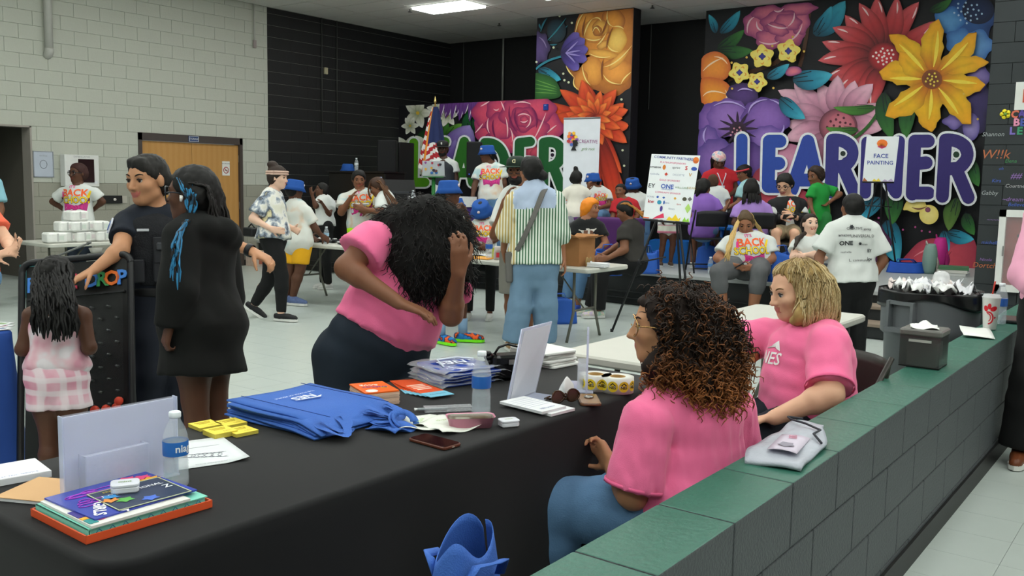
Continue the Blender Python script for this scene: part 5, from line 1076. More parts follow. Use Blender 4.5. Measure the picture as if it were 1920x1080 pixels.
R29=person('young man in glasses with black jacket and yellow collar reading his phone on the stage',11.75,dict(H=(1471,346,-.05),N=(1478,371),SL=(1450,386),SR=(1500,384),EL=(1444,416,-.08),WL=(1466,408,-.28),ER=(1506,414,-.06),WR=(1484,404,-.28),PL=(1464,436),PR=(1486,436),KL=(1455,436,-.42),KR=(1490,438,-.42)),front=(-.1,-1),hf=(-.5,-.42,-.75),hh=38,sk='light',h=.0125,zf=ZS,legs='sit',shirt=tee(.28,hem=-.02),pants=dict(m=mat('shorts_khaki','#8f8065',rough=.9),name='shorts',len=.8,e=.02),shoes=sh_w,hair=short_hair(M_hblack,th=.055,line=.28),seed=42)
R=R29;f=Field();cp,la,fr_=R['cpos'],R['lat'],R['fr']
f.loft([(cp(t),la,fr_,a,c,c)for t,a,c in((-.1,.21,.15),(.45,.20,.15),(.75,.205,.155),(.97,.12,.11))],k=.02,cut0=True,cut1=True)
for q in 'LR':f.cone(cp(.9),R['P']['S'+q],.085,.085,k=.02);f.cone(R['P']['S'+q],R['P']['E'+q],.085,.07,k=.02);f.cone(R['P']['E'+q],R['P']['W'+q]*.85+R['P']['E'+q]*.15,.068,.05,k=.02)
f.cone(cp(-.2)+fr_*.2,cp(.95)+fr_*.18,.085,.075,k=.02,op='s');f.cone(R['P']['N']+UP*.03,R['P']['N']+UP*.2,.085,.1,k=.01,op='s');jk=field_obj(f,'jacket',.014,mat('jacket_black','#131416',rough=.7),R['par'],R['base'],noise=wrinkle(2,.005))
for q in 'LR':b=MB();e=R['P']['S'+q];b.tube([cp(.96)+(e-cp(.9))*.35+UP*.035-R['base'],cp(.96)*.2+e*.8+UP*.085-R['base']],.03,6,flat=.5);b.build('yellow_stripe',mat('stripe_yellow','#e8c11c',rough=.7),jk)
glasses(R,MATS['frame_dark'],th=.014)
R30=person('child in green shirt standing hand on hip before the large blue letters',12.4,dict(H=(1529,330),N=(1536,347),SL=(1524,357,-.08),SR=(1552,355,.08),EL=(1518,378,-.1),WL=(1523,396,-.18),ER=(1575,364,.0),WR=(1554,380,-.1),ML=(1526,404,-.2),P=(1536,408)),front=(-.75,-.65),hf=(-.9,-.2,-.45),hh=34,sk='brown',h=HF,sc=.82,zf=ZS,shirt=tee(0,mat('green_cotton','#22913c',rough=.9),hem=-.12,sl=.7),pants=dict(m=mat('shorts_green','#2d7d3f',rough=.9),name='shorts',len=.9,e=.02,loose=.02),shoes=sh_w,hair=short_hair(M_hbrn,th=.06,line=.3,noise=.01),seed=43)
def hair_bb(R):
 g=R['g'];f=Field();hair_cap(f,R,.04,.31,-.3);f.ell(g(.05,-.3,.42),R['A'],np.array([.22,.2,.16])*R['s'],k=.02);cap=field_obj(f,'hair',.0125,mat('hair_dark_gold','#4d3a20',rough=.6,var=.5,vscale=50),R['par'],R['base']);r=np.random.default_rng(8);L=[]
 for i in range(26):a=(i/25-.5)*2;L.append(bez([g(a*.34,.30-.25*abs(a),.34-.15*abs(a)),g(a*.38,.0,.56-.2*abs(a)),g(a*.2,-.4,.40)],9))
 for i in range(24):q=r.random();L.append(braid_wob(bez([g(.25-.6*q*0,-.25,.3),at(1384-8*q,425,10.75),at(1372-10*q,455,10.55),at(1358+10*r.random(),478+14*r.random(),10.5)],16),.006,24,i))
 for i in range(14):q=r.random();L.append(braid_wob(bez([g(-.1,-.4,.35),at(1420+8*q,425,11.1),at(1428+6*q,445,11.15)],12),.005,20,60+i))
 strands(R,L,.008,mat('braid_blonde','#c2a264',rough=.6,var=.3,vscale=90),'braids',5,parent=cap)
R31=person('woman with blonde braids in white shirt and grey leggings sitting on the stage edge',10.95,dict(H=(1398,420,-.06),N=(1402,442),SL=(1367,456),SR=(1440,456),EL=(1346,484,-.05),WL=(1366,496,-.28),ML=(1378,499,-.32),ER=(1449,484,-.05),WR=(1412,501,-.30),MR=(1394,503,-.34),PL=(1386,498),PR=(1422,498),KL=(1346,510,-.40),AL=(1358,578,-.36),KR=(1424,511,-.42),AR=(1410,580,-.36)),front=(-.1,-1),hf=(-.25,-.32,-.9),hh=41,sk='mid',h=.0125,zf=0,shirt=tee(.36,hem=.0,sl=.7,pt=.52),pants=dict(m=mat('leggings_grey','#5d5e60',rough=.9),name='leggings',len=1.5,e=.008),shoes=mat('sandal_black','#161616',rough=.6),hair=hair_bb,b=dict(chest=1.35,waist=1.6,hip=1.5,belly=.10,bust=.05),armr=1.35,legr=1.45,seed=44)
ring_band(R31,R31['P']['WR']*.9+R31['P']['ER']*.1,R31['P']['ER']-R31['P']['WR'],.036,.03,MATS['watch_band'],'watch')
def pony(R):short_hair(mat('hair_brunette','#21160f',rough=.5,var=.2),th=.035,line=.29,extra=lambda f,R:f.chain([R['g'](-.25,-.3,-.2),at(1496,448,10.2),at(1488,468,10.1)],[.14*R['s'],.12*R['s'],.06*R['s']],k=.03))(R)
R32=person('girl with dark ponytail and folded arms sitting at the stage edge',10.3,dict(H=(1519,420),N=(1516,446),SL=(1494,459),SR=(1540,459),EL=(1487,482,-.08),WL=(1518,477,-.24),ER=(1546,482,-.08),WR=(1510,482,-.20),P=(1516,508)),front=(.05,-1),hf=(.12,.12,-1),hh=38,sk='pale',h=.0125,sc=.92,zf=0,legs='sit',shirt=tee(0,sl=.55),pants=dict(m=M_navyj),shoes=sh_w,hair=pony,seed=45,iris='#4a5560')
ring_band(R32,R32['P']['SL']*.55+R32['P']['EL']*.45,R32['P']['SL']-R32['P']['EL'],.062,.03,mat('band_blue','#2f5fa8',rough=.7),'arm_band')
def back_logos():
 m=mat('logo_black','#2a2c30',rough=.7,var=0);L=[t2('CREATIVE',-.02,.17,.03,m),t2('spring',.09,.165,.03,m,shear=.3),t2('amazon',-.10,.115,.032,m,off=.01),t2('UNIVERSAL D',.05,.105,.035,m),t2('ONE',-.09,.045,.05,m,off=.03),t2('nissan',.06,.035,.025,m),t2('nashville',-.09,-.03,.024,m),t2('EY',.11,-.02,.04,m,off=.02),t2('L. community',.02,-.10,.034,m),t2('kw',.11,-.09,.04,m,off=.02)]
 L.append(p2(star2(-.045,.185,.014,.022,6),m));L.append(p2(star2(.02,.04,.010,.016,6),m));return L
person('person in white shirt with sponsor logos on the back standing by the stage steps',8.0,dict(H=(1597,388),N=(1597,414),SL=(1562,432),SR=(1634,432),EL=(1536,482,.0),WL=(1536,520,-.10),ER=(1656,488,.0),WR=(1636,524,-.02),PL=(1580,532),PR=(1616,532)),front=(-.12,1),hf=(-.35,.0,.95),hh=46,sk='brown',h=.0105,sc=.95,face=False,shirt=dict(m=M_wtee,sl=.80,loose=.035,e=.025,hem=.02,wr=.007,pside=-1,pt=.55,**{'print':back_logos}),pants=dict(m=M_blkp),shoes=mat('shoe_black','#141414',rough=.5),hair=short_hair(M_hblack,th=.05,noise=.006),b=dict(chest=1.15,waist=1.25,hip=1.15),seed=46)
person('person in pink top and black trousers at the right edge behind the low wall',5.25,dict(H=(1985,320),N=(1978,375),SL=(1945,425),SR=(2038,425),EL=(1922,515,-.05),WL=(1955,562,-.22),ER=(2050,510),WR=(2040,590),PL=(1955,595),PR=(2008,595),KL=(1938,715,-.05),AL=(1914,842,.0),KR=(2000,720,.1),AR=(2005,850,.1)),front=(-.6,-.8),hh=78,sk='mid',h=.0125,shirt=dict(m=mat('pink_pale','#e6a3bd',rough=.9),sl=1.6,loose=.03,e=.02,hem=.1),pants=dict(m=mat('trousers_black','#0e0f10',rough=.9),e=.03,loose=.03,w=.3),shoes=mat('leather_brown','#6b3a22',rough=.35),hair=short_hair(M_hbrn,th=.05),seed=47)
person('seated person in coral shirt with folded hands at the left edge',6.6,dict(H=(-62,340),N=(-58,390),SL=(-105,412),SR=(-16,412),EL=(-90,470,-.1),WL=(-8,480,-.32),ML=(22,470,-.36),ER=(14,452,-.05),WR=(18,470,-.30),MR=(34,462,-.34),P=(-55,520)),front=(.35,-.95),hh=60,sk='light',h=.0125,legs='sit',shirt=tee(0,mat('coral_cotton','#ee6a4f',rough=.9),sl=.5),pants=dict(m=M_denim),shoes=sh_w,hair=short_hair(M_hbrn,th=.06),seed=48)
person('person in pale blue shirt at the left edge before the dark hall',10.5,dict(H=(-38,300),N=(-38,326),SL=(-64,342),SR=(-9,344),EL=(-72,390),WL=(-60,420,-.1),ER=(1,392),WR=(-8,430,-.1),P=(-38,420)),front=(0,-1),hh=38,sk='brown',h=HF,shirt=tee(0,mat('sky_cotton','#86b8c6',rough=.9),sl=.75,loose=.03),pants=dict(m=M_blkp),shoes=sh_w,hair=short_hair(M_hblack,th=.05),seed=49)
person('child in pink trimmed shorts standing on the stage behind the partners board',12.7,dict(H=(1257,345),N=(1256,362),SL=(1240,372),SR=(1272,372),EL=(1236,395),WL=(1240,410,-.1),ER=(1276,395),WR=(1270,410,-.1),PL=(1246,424),PR=(1260,424),KL=(1243,458),AL=(1238,490),KR=(1262,458),AR=(1257,491)),front=(0,-1),hh=26,sk='dark',h=HF,sc=.72,zf=ZS,shirt=tee(0),pants=dict(m=mat_wave('shorts_pink_trim','#cfd3c4','#d07c93',3.0,'Z',.8),name='shorts',len=.42,e=.02,loose=.02),shoes=mat('slide_brown','#4b3a2e',rough=.6),hair=short_hair(M_hblack,th=.04),seed=50)
#--- tables and chairs
M_wplast=mat('table_plastic_white','#c2c2b9',rough=.45,var=.04)
M_leg=mat('leg_grey','#6f6f66',rough=.4,metal=.3)
M_bmetal=mat('black_metal','#16171a',rough=.45)
def folding_table(label,cx,cy,ln,wd,rz=0.0,z=.74,group=None,m=None):
 t=thing('folding_table',label,'table',(cx,cy,0),rz,group)
 MB().rbox((0,0,z-.0225),(ln,wd,.045),.05,n=5).build('table_top',m or M_wplast,t)
 for s in(-1,1):
  x=s*(ln/2-.28)
  for y in(-wd*.26,wd*.26):
   MB().tube([(x,y,z-.045),(x,y,.28),(x,y*1.55,.0)],.0145,8).build('leg',M_leg,t)
  MB().tube([(x,-wd*.26,.3),(x,wd*.26,.3)],.012,8).build('crossbar',M_leg,t)
  MB().tube([(x,0,.3),(x-s*.35,0,z-.05)],.009,6).build('brace',M_leg,t)
 return t
def folding_chair(label,x,y,rz,z=0.0,m=None,group=None):
 """front toward local -y"""
 m=m or M_bmetal;t=thing('folding_chair',label,'chair',(x,y,z),rz,group)
 MB().rbox((0,-.02,.435),(.39,.38,.025),.05).build('seat',m,t)
 def bk(u,v):a=(u-.5)*2;return(a*.20,.235+.035*v-.03*(1-a*a)*-1,.60+.20*v*(1-.12*abs(a)**4))
 MB().grid(bk,9,5,.014).build('backrest',m,t)
 for s in(-1,1):
  MB().tube([(s*.215,-.24,0),(s*.215,.0,.44),(s*.213,.27,.80)],.012,8).build('frame_leg',m,t)
  MB().tube([(s*.20,.26,0),(s*.20,-.05,.42)],.011,8).build('leg',m,t)
 MB().tube([(-.21,-.20,.08),(.21,-.20,.08)],.009,6).build('stretcher',m,t);MB().tube([(-.20,.22,.06),(.20,.22,.06)],.009,6).build('stretcher',m,t)
 return t
TX0,TX1,TY0,TY1,TZ=.93,3.36,1.69,2.52,.745
ft=thing('folding_table','long folding table hidden under the black cloth in front','table',((TX0+TX1)/2,(TY0+TY1)/2,0))
MB().rbox((0,0,TZ-.03),(TX1-TX0-.02,TY1-TY0-.02,.045),.06).build('table_top',M_wplast,ft)
for sx in(-1,1):
 for sy in(-1,1):MB().tube([(sx*.95,sy*.28,0),(sx*.95,sy*.28,TZ-.05)],.014,8).build('leg',M_leg,ft)
def cloth(name,label,x0,x1,y0,y1,z,m,r=.08,low=.03,flare=.05,fold=.012,nf=26,seed=0):
 cx,cy=(x0+x1)/2,(y0+y1)/2;t=thing(name,label,'tablecloth',(cx,cy,0));hx,hy=(x1-x0)/2,(y1-y0)/2;loop=[]
 n=6
 for k,(sx,sy)in enumerate(((1,1),(-1,1),(-1,-1),(1,-1))):
  for i in range(n+1):a=math.pi/2*k+math.pi/2*i/n;loop.append((sx*(hx-r)+r*math.cos(a),sy*(hy-r)+r*math.sin(a),math.cos(a),math.sin(a)))
 dense=[]
 for i in range(len(loop)):
  a,b=np.array(loop[i]),np.array(loop[(i+1)%len(loop)]);L=np.linalg.norm((b-a)[:2]);k=max(1,int(L/.035))
  for j in range(k):q=a+(b-a)*j/k;w=q[2:]/(np.linalg.norm(q[2:])+1e-9);dense.append((q[0],q[1],w[0],w[1]))
 V=[];n=len(dense);rng=np.random.default_rng(seed);ph=rng.uniform(0,6.28,3)
 prof=[(z,-.02,0),(z-.004,-.006,0),(z-.014,0,0),(z-.05,.002,.0),(z-.10,.004,.1),(z*.7,.01,.4),(z*.45,.02,.7),(z*.2,.6*flare,.9),(low,flare,1)]
 for zz,o,f in prof:
  for i,(a,b,na,nb)in enumerate(dense):
   s=i*.035;w=fold*f*(math.sin(s*9+ph[0])+.6*math.sin(s*15.3+ph[1])+.5*math.sin(s*4.1+ph[2]));V.append((a+na*(o+w),b+nb*(o+w),zz))
 Fs=[(r_*n+i,(r_+1)*n+i,(r_+1)*n+(i+1)%n,r_*n+(i+1)%n)for r_ in range(len(prof)-1)for i in range(n)];Fs.append(tuple(range(n)))
 MB().add(V,Fs,True).build('cloth',m,t);return t
cloth('tablecloth','black cloth draped over the long front table',TX0,TX1,TY0,TY1,TZ+.004,mat('cloth_black','#101012',rough=.8,spec=.25,var=.1,vscale=3,sheen=.08),r=.09,flare=.03)
ZT=TZ+.0055
folding_table('white folding table where the blonde woman sits',4.82,2.06,2.44,.74,0)
tb1=folding_table('white folding table with a cardboard box at its end, behind the striped shirt',7.48,5.82,2.44,.76,math.pi/2)
tb2=folding_table('white folding table nearer the storage doors, under dark goods',7.52,8.30,2.44,.76,math.pi/2)
folding_table('white folding table stacked with white diaper packs',6.45,10.85,2.44,.76,0)
def stool(label,x,y,z=.40):
 t=thing('stool',label,'stool',(x,y,0));MB().rbox((0,0,z-.02),(.36,.36,.04),.06).build('seat',M_bmetal,t)
 for sx in(-1,1):
  for sy in(-1,1):MB().tube([(sx*.14,sy*.12,z-.04),(sx*.17,sy*.15,0)],.013,8).build('leg',M_bmetal,t)
stool('dark stool under the curly haired woman',2.78,1.33,.33)
fv_=cv(-.85,0,-.5);folding_chair('black folding chair with rounded back behind the blonde woman',4.03,1.36,math.atan2(fv_[1],fv_[0])+math.pi/2,m=mat('chair_brown_black','#2a2722',rough=.35))
stool('dark stool holding the blue tote at the bottom of the picture',1.60,1.34,.44)
a=at(1325,460,12.0);folding_chair('black folding chair under the purple shirt by the partners board',a[0],a[1],YAW*-1+math.pi,ZS)
a=at(1412,460,11.6);folding_chair('black folding chair under the light purple shirt with locs',a[0],a[1],YAW*-1+math.pi,ZS)
a=at(1478,460,11.75);folding_chair('black folding chair under the young man in the jacket',a[0],a[1],-YAW,ZS)
a=at(1079,440,12.6);folding_chair('dark folding chair the little girl in white stands on',a[0],a[1],-YAW,ZS)
#--- things on the front table
def rect_thing(name,label,cat,c,wx,wy,h,rz,parts,z=ZT,group=None):
 t=thing(name,label,cat,(c[0],c[1],z),rz,group);return t
M_paper=mat('paper_white','#dfe1e4',rough=.8,var=.02);M_print=mat('ink_grey','#8b8f98',rough=.8,var=.1);M_ink=mat('ink_blue','#3b4f9c',rough=.7)
M_acr=clear('acrylic','#eef1ff',.06,.16);M_acre=clear('acrylic_edge','#dfe6ff',.05,.55)
def text_part(t,s,M,size,m,name='lettering',**k):b=MB();mb_text(b,s,M,size,**k);return b.build(name,m,t)
def flatM(x,y,z,rz=0.0):
 M=np.eye(4);c,s=math.cos(rz),math.sin(rz);M[:2,:2]=[[c,-s],[s,c]];M[:3,3]=(x,y,z);return M
t=thing('sign_holder','clear acrylic sign holder with blank white sheet and pocket at the near corner','sign holder',(1.225,2.13,ZT),-.035)
b=MB();b.box((0,.0,.103),(.285,.003,.204));b.build('sheet',mat('sheet_lilac','#c9cde6',rough=.6),t)
b=MB();b.box((0,-.005,.104),(.295,.003,.208));b.build('front_panel',M_acr,t);b=MB();b.box((0,.006,.104),(.295,.003,.208));b.build('back_panel',M_acr,t)
for s in(-1,1):MB().box((s*.149,.0,.104),(.003,.02,.210)).build('edge',M_acre,t)
MB().box((0,.025,.003),(.295,.09,.004)).build('foot',M_acre,t)
b=MB();b.box((-.03,-.040,.055),(.16,.003,.11));b.box((-.11,-.022,.055),(.003,.036,.11));b.box((.05,-.022,.055),(.003,.036,.11));b.box((-.03,-.022,.002),(.16,.036,.003));b.box((-.03,-.030,.108),(.16,.014,.003));b.build('card_pocket',clear('acrylic_pocket','#e4eaff',.06,.30),t)
def book(label,cx,cy,w,d,h,z,rz,cov,pages=None,deco=None,name='book',cat='book'):
 t=thing(name,label,cat,(cx,cy,z),rz);e=.0025
 if h>.008:
  MB().box((0,0,e/2),(w,d,e)).build('back_cover',cov,t);MB().box((0,0,h-e/2),(w,d,e)).build('front_cover',cov,t);MB().box((-w/2+e/2,0,h/2),(e,d,h)).build('spine',cov,t);MB().box((e,0,h/2),(w-2*e-.006,d-.012,h-2*e)).build('pages',pages or M_paper,t)
 else:MB().box((0,0,h/2),(w,d,h)).build('cover',cov,t)
 if deco:deco(t,h)
 return t
BX,BY,BR=1.132,1.968,-.03
t=thing('book_tray','orange shallow tray under the magazines at the near corner of the table','tray',(BX,BY,ZT),BR);mo=mat('tray_orange','#d9542b',rough=.5)
MB().box((0,0,.003),(.305,.255,.006)).build('base',mo,t)
for a,b_,c,d in((0,-.126,.305,.004),(0,.126,.305,.004),(-.151,0,.004,.255),(.151,0,.004,.255)):MB().box((a,b_,.010),(c,d,.016)).build('rim',mo,t)
def deco_teal(t,h):
 b=MB()
 for k in range(9):b.tube([(-.13+.03*k,-.121,.006),(-.12+.03*k,-.121,h-.004),(-.11+.03*k,-.121,.006)],.0012,4)
 b.build('scribble',mat('scribble_blue','#2b6f94',rough=.6),t)
book('mint green book with blue scribbled edge lying in the orange tray',BX,BY,.29,.24,.022,ZT+.0062,BR,mat('cover_mint','#7fd0bd',rough=.5),mat('pages_mint','#86cfc0',rough=.7),deco_teal)
def deco_wb(t,h):
 for k,(c,y0,y1)in enumerate((('#e0e0da',-.10,.02),('#3a2f86',.02,.06),('#f0a92c',.0,.02),('#2a8a8a',-.05,.0))):pass
 text_part(t,'CBS',flatM(-.07,-.085,h+.001,.25),.03,mat('ink_pink','#c23a6a'),off=.02);MB().box((-.105,-.03,h+.001),(.02,.05,.001)).build('colour_block',mat('block_violet','#3a2f86',rough=.5),t);MB().box((-.105,-.065,h+.001),(.02,.015,.001)).build('colour_block',mat('block_amber','#f0a92c',rough=.5),t);MB().box((-.105,-.09,h+.001),(.02,.03,.001)).build('colour_block',mat('block_teal','#2a8a8a',rough=.5),t)
book('white booklet with violet and amber blocks under the blue magazine',BX-.02,BY-.005,.235,.235,.006,ZT+.0290,BR,mat('booklet_white','#dddcd8',rough=.5),None,deco_wb)
def deco_girls(t,h):
 M=flatM(-.095,.02,h+.001,math.radians(-70));text_part(t,'GIRLS',flatM(-.088,-.055,h+.0012,math.radians(-118)),.036,mat('ink_white','#eef0f4'),off=.03);text_part(t,'OUT',flatM(-.05,-.085,h+.0012,math.radians(-118)),.03,MATS['ink_white'],off=.03)
 r=np.random.default_rng(2);b=MB()
 for k in range(10):x,y=r.uniform(-.11,.0),r.uniform(-.02,.10);b.tube([(x+.014*math.cos(a)*(1+.2*k%2),y+.010*math.sin(a),h+.001)for a in np.linspace(0,5.2,14)],.0012,4)
 b.build('swirls',mat('ink_violet','#a23fc0',rough=.5),t)
 for k,(x,y,c)in enumerate(((.09,.07,'#e0447a'),(.10,.045,'#e8a52c'),(.06,.085,'#e0447a'))):MB().add([(x+.02*math.cos(a)*(1+.5*(i%2)),y+.012*math.sin(a)*(1+.5*(i%2)),h+.0011)for i,a in enumerate(np.linspace(0,2*math.pi,12,endpoint=False))],[tuple(range(12))]).build('figure',mat('fig%d'%k,c,rough=.5),t)
book('blue comic magazine with GIRLS lettering on top of the books',BX+.005,BY+.012,.255,.215,.004,ZT+.0355,BR+.04,mat('cover_indigo','#3b49a8',rough=.25,var=.25,vscale=14),None,deco_girls,'magazine','magazine')
def deco_intl(t,h):
 text_part(t,'INTERNATIONAL',flatM(.0,.030,h+.001),.019,mat('ink_white2','#e9ecf2'),off=.02);text_part(t,'FREE COMIC',flatM(-.02,.058,h+.001),.014,mat('ink_yellow','#d9c34a'),off=.01);text_part(t,'Z',flatM(.07,.0,h+.001),.03,MATS['ink_white2'],off=.02)
 b=MB()
 for s in(-1,1):b.box((s*.088,0,h+.0006),(.002,.15,.001));b.box((0,s*.075,h+.0006),(.178,.002,.001))
 b.build('border',mat('ink_cream','#cfd6b0'),t)
 for k,(x,y,c)in enumerate(((-.06,.02,'#3f8fd0'),(-.045,-.02,'#58a84a'),(-.07,.0,'#d98a3a'),(.0,-.05,'#4a6fd0'))):MB().add([(x+.014*math.cos(a)*(1+.6*(i%2)),y+.012*math.sin(a)*(1+.6*(i%2)),h+.0011)for i,a in enumerate(np.linspace(0,2*math.pi,10,endpoint=False))],[tuple(range(10))]).build('figure',mat('figb%d'%k,c,rough=.5),t)
book('dark framed leaflet lying on the blue magazine',BX+.03,BY-.02,.18,.155,.0012,ZT+.0400,BR-.02,mat('leaflet_dark','#2f3a52',rough=.3),None,deco_intl,'leaflet','leaflet')
def tin(label,cx,cy,rz,z,txt,m=None):
 t=thing('mint_tin',label,'tin',(cx,cy,z),rz);m=m or mat('tin_white','#dcdee6',rough=.25)
 MB().rbox((0,0,.008),(.062,.046,.016),.010).build('box',m,t);MB().rbox((0,0,.019),(.064,.048,.007),.011).build('lid',m,t);text_part(t,txt,flatM(.0,0,.0235,0),.016,mat('ink_olive','#6f8f4a'),off=.02)
tin('small white tin on the blue comic magazine',1.148,1.985,-.55,ZT+.0415,'mint')
tin('small white tin alone near the table edge by the pink tray',2.335,1.752,-.5,ZT,'mint')
t=thing('notepad','thick white notepad at the left end of the black table','notepad',(1.06,2.43,ZT),-.18);MB().box((0,0,.008),(.215,.14,.016)).build('pages',M_paper,t);MB().box((0,0,.0165),(.212,.137,.001)).build('top_sheet',mat('sheet_white','#e9ecf0',rough=.7),t);text_part(t,'NASHVILLE ELECTRIC SERVICE',flatM(.0,-.055,.0175),.012,M_ink)
t=thing('notebook','tan kraft notebook lying beside the sign holder','notebook',(1.085,2.225,ZT),.45);MB().box((0,0,.004),(.155,.17,.008)).build('pages',M_paper,t);MB().box((0,0,.0088),(.158,.173,.0016)).build('cover',mat('kraft','#d0a678',rough=.8,var=.04),t)
M_pet=clear('bottle_clear','#eaf2f8',.04,.22);M_water=clear('water','#cfe2ee',.02,.18)
def bottle(label,x,y,z=0.0,s=1.0,lab='#2f6fb8',txt='',h=.205,cap='#e7eef2',name='water_bottle',rot=0.0,capless=False):
 t=thing(name,label,'bottle',(x,y,z),rot);r=.0325*s;H=h*s
 prof=[(r*.75,0),(r*.96,.006*s),(r,.02*s)]
 for k in range(6):zz=.03*s+k*.008*s;prof+=[(r,zz),(r*.95,zz+.004*s)]
 prof+=[(r*.93,.42*H),(r,.50*H),(r,.66*H),(r*.96,.70*H),(r*.80,.80*H),(r*.45,.91*H),(r*.42,.95*H)]
 MB().lathe((0,0,0),prof,20).build('bottle_body',M_pet,t)
 MB().lathe((0,0,.004),[(r*.7,0)]+[(a*.94,zz)for a,zz in prof[2:-6]]+[(r*.90,.60*H)],18).build('water',M_water,t)
 l=MB().lathe((0,0,0),[(r*1.015,.45*H),(r*1.02,.455*H),(r*1.02,.635*H),(r*1.015,.64*H)],24,cap=False).build('wrap_label',mat('label_'+lab[1:],lab,rough=.35,var=.1),t)
 if txt:
  b=MB();V,T=text_geo(txt,.028*s,'CENTER',0,0,.02);b.add([((r*1.03)*math.sin(a/r),-(r*1.03)*math.cos(a/r),.55*H+c)for a,c,_ in V],T);b.build('label_text',mat('label_white','#f0f3f5',rough=.5),t)
 if not capless:MB().lathe((0,0,.945*H),[(r*.46,0),(r*.48,.003),(r*.48,.014*s),(r*.42,.016*s)],16).build('cap',mat('cap_'+cap[1:],cap,rough=.4),t)
 return t
va=math.atan2(-1.3,-1.3)
t=bottle('open water bottle with blue label beside the sign holder',1.312,2.03,ZT,.95,'#2d6fc0','niagara',.20,rot=.6)
MB().lathe((0,0,0),[(.028,.105),(.0325,.1)],3,cap=False)if False else None
bottle('water bottle with blue and white label in the middle of the black table',2.383,1.905,ZT,1.0,'#2a66b8','',.215,rot=.3)
for k,(px,py,l)in enumerate(((385,801,'yellow pad stack nearest the sign holder in the group of four'),(432,797,'yellow pad stack furthest from the camera in the group of four'),(413,815,'yellow pad stack nearest the table edge in the group of four'),(452,812,'yellow pad stack nearest the blue totes in the group of four'))):
 c=on_z(px,py,ZT);t=thing('sticker_pad',l,'sticker pad',(c[0],c[1],ZT),-.12);hh_=.014 if k==2 else .010
 MB().box((0,0,hh_/2),(.075,.075,hh_)).build('pad',mat('pad_edge','#c9b74a',rough=.8),t);MB().box((0,0,hh_+.0006),(.076,.076,.0012)).build('top_sheet',mat('pad_yellow','#ecd64a',rough=.6),t)
 b=MB();[b.box((.0,.022-.009*q,hh_+.0016),(.05-.006*q,.003,.0006))for q in range(3)];b.build('print_lines',mat('pad_ink','#b39a2a',rough=.7),t);text_part(t,'NES',flatM(.012,-.02,hh_+.0016),.014,MATS['pad_ink'])
t=thing('flyer','white colouring flyer with grey outlines behind the left water bottle','paper',(1.52,2.24,ZT),-.35)
MB().grid(lambda u,v:((u-.5)*.21,(v-.5)*.27,.001+.012*max(0,u-.75)*(1-v)*3),8,8,.0006).build('sheet',mat('flyer_white','#d5d9db',rough=.7),t)
b=MB()
for k in range(7):b.tube([(-.05+.012*math.cos(a)*(1+k*.25)+.02*k,-.02+.012*math.sin(a)*(1+k*.2)-.006*k,.0022)for a in np.linspace(0,6.28,14)],.0008,4)
b.build('drawing',M_print,t);text_part(t,'www.nespower.com',flatM(.02,-.115,.0022),.014,M_print);MB().box((-.0,.05,.0018),(.16,.001,.0006)).build('rule',M_print,t);MB().box((.10,.0,.0012),(.006,.22,.001)).build('orange_edge',mat('edge_orange','#d99a3a'),t)
M_tote=mat('tote_blue','#3a66b8',rough=.75,var=.06,vscale=10,bump=.3,bscale=250);M_toted=mat('tote_seam','#1d3f86',rough=.8)
tq=[on_z(430,772,ZT),on_z(585,738,ZT),on_z(745,795,ZT),on_z(600,830,ZT)]
tc_=sum(tq)/4;rzt=math.atan2(*(tq[1]-tq[0])[[1,0]])
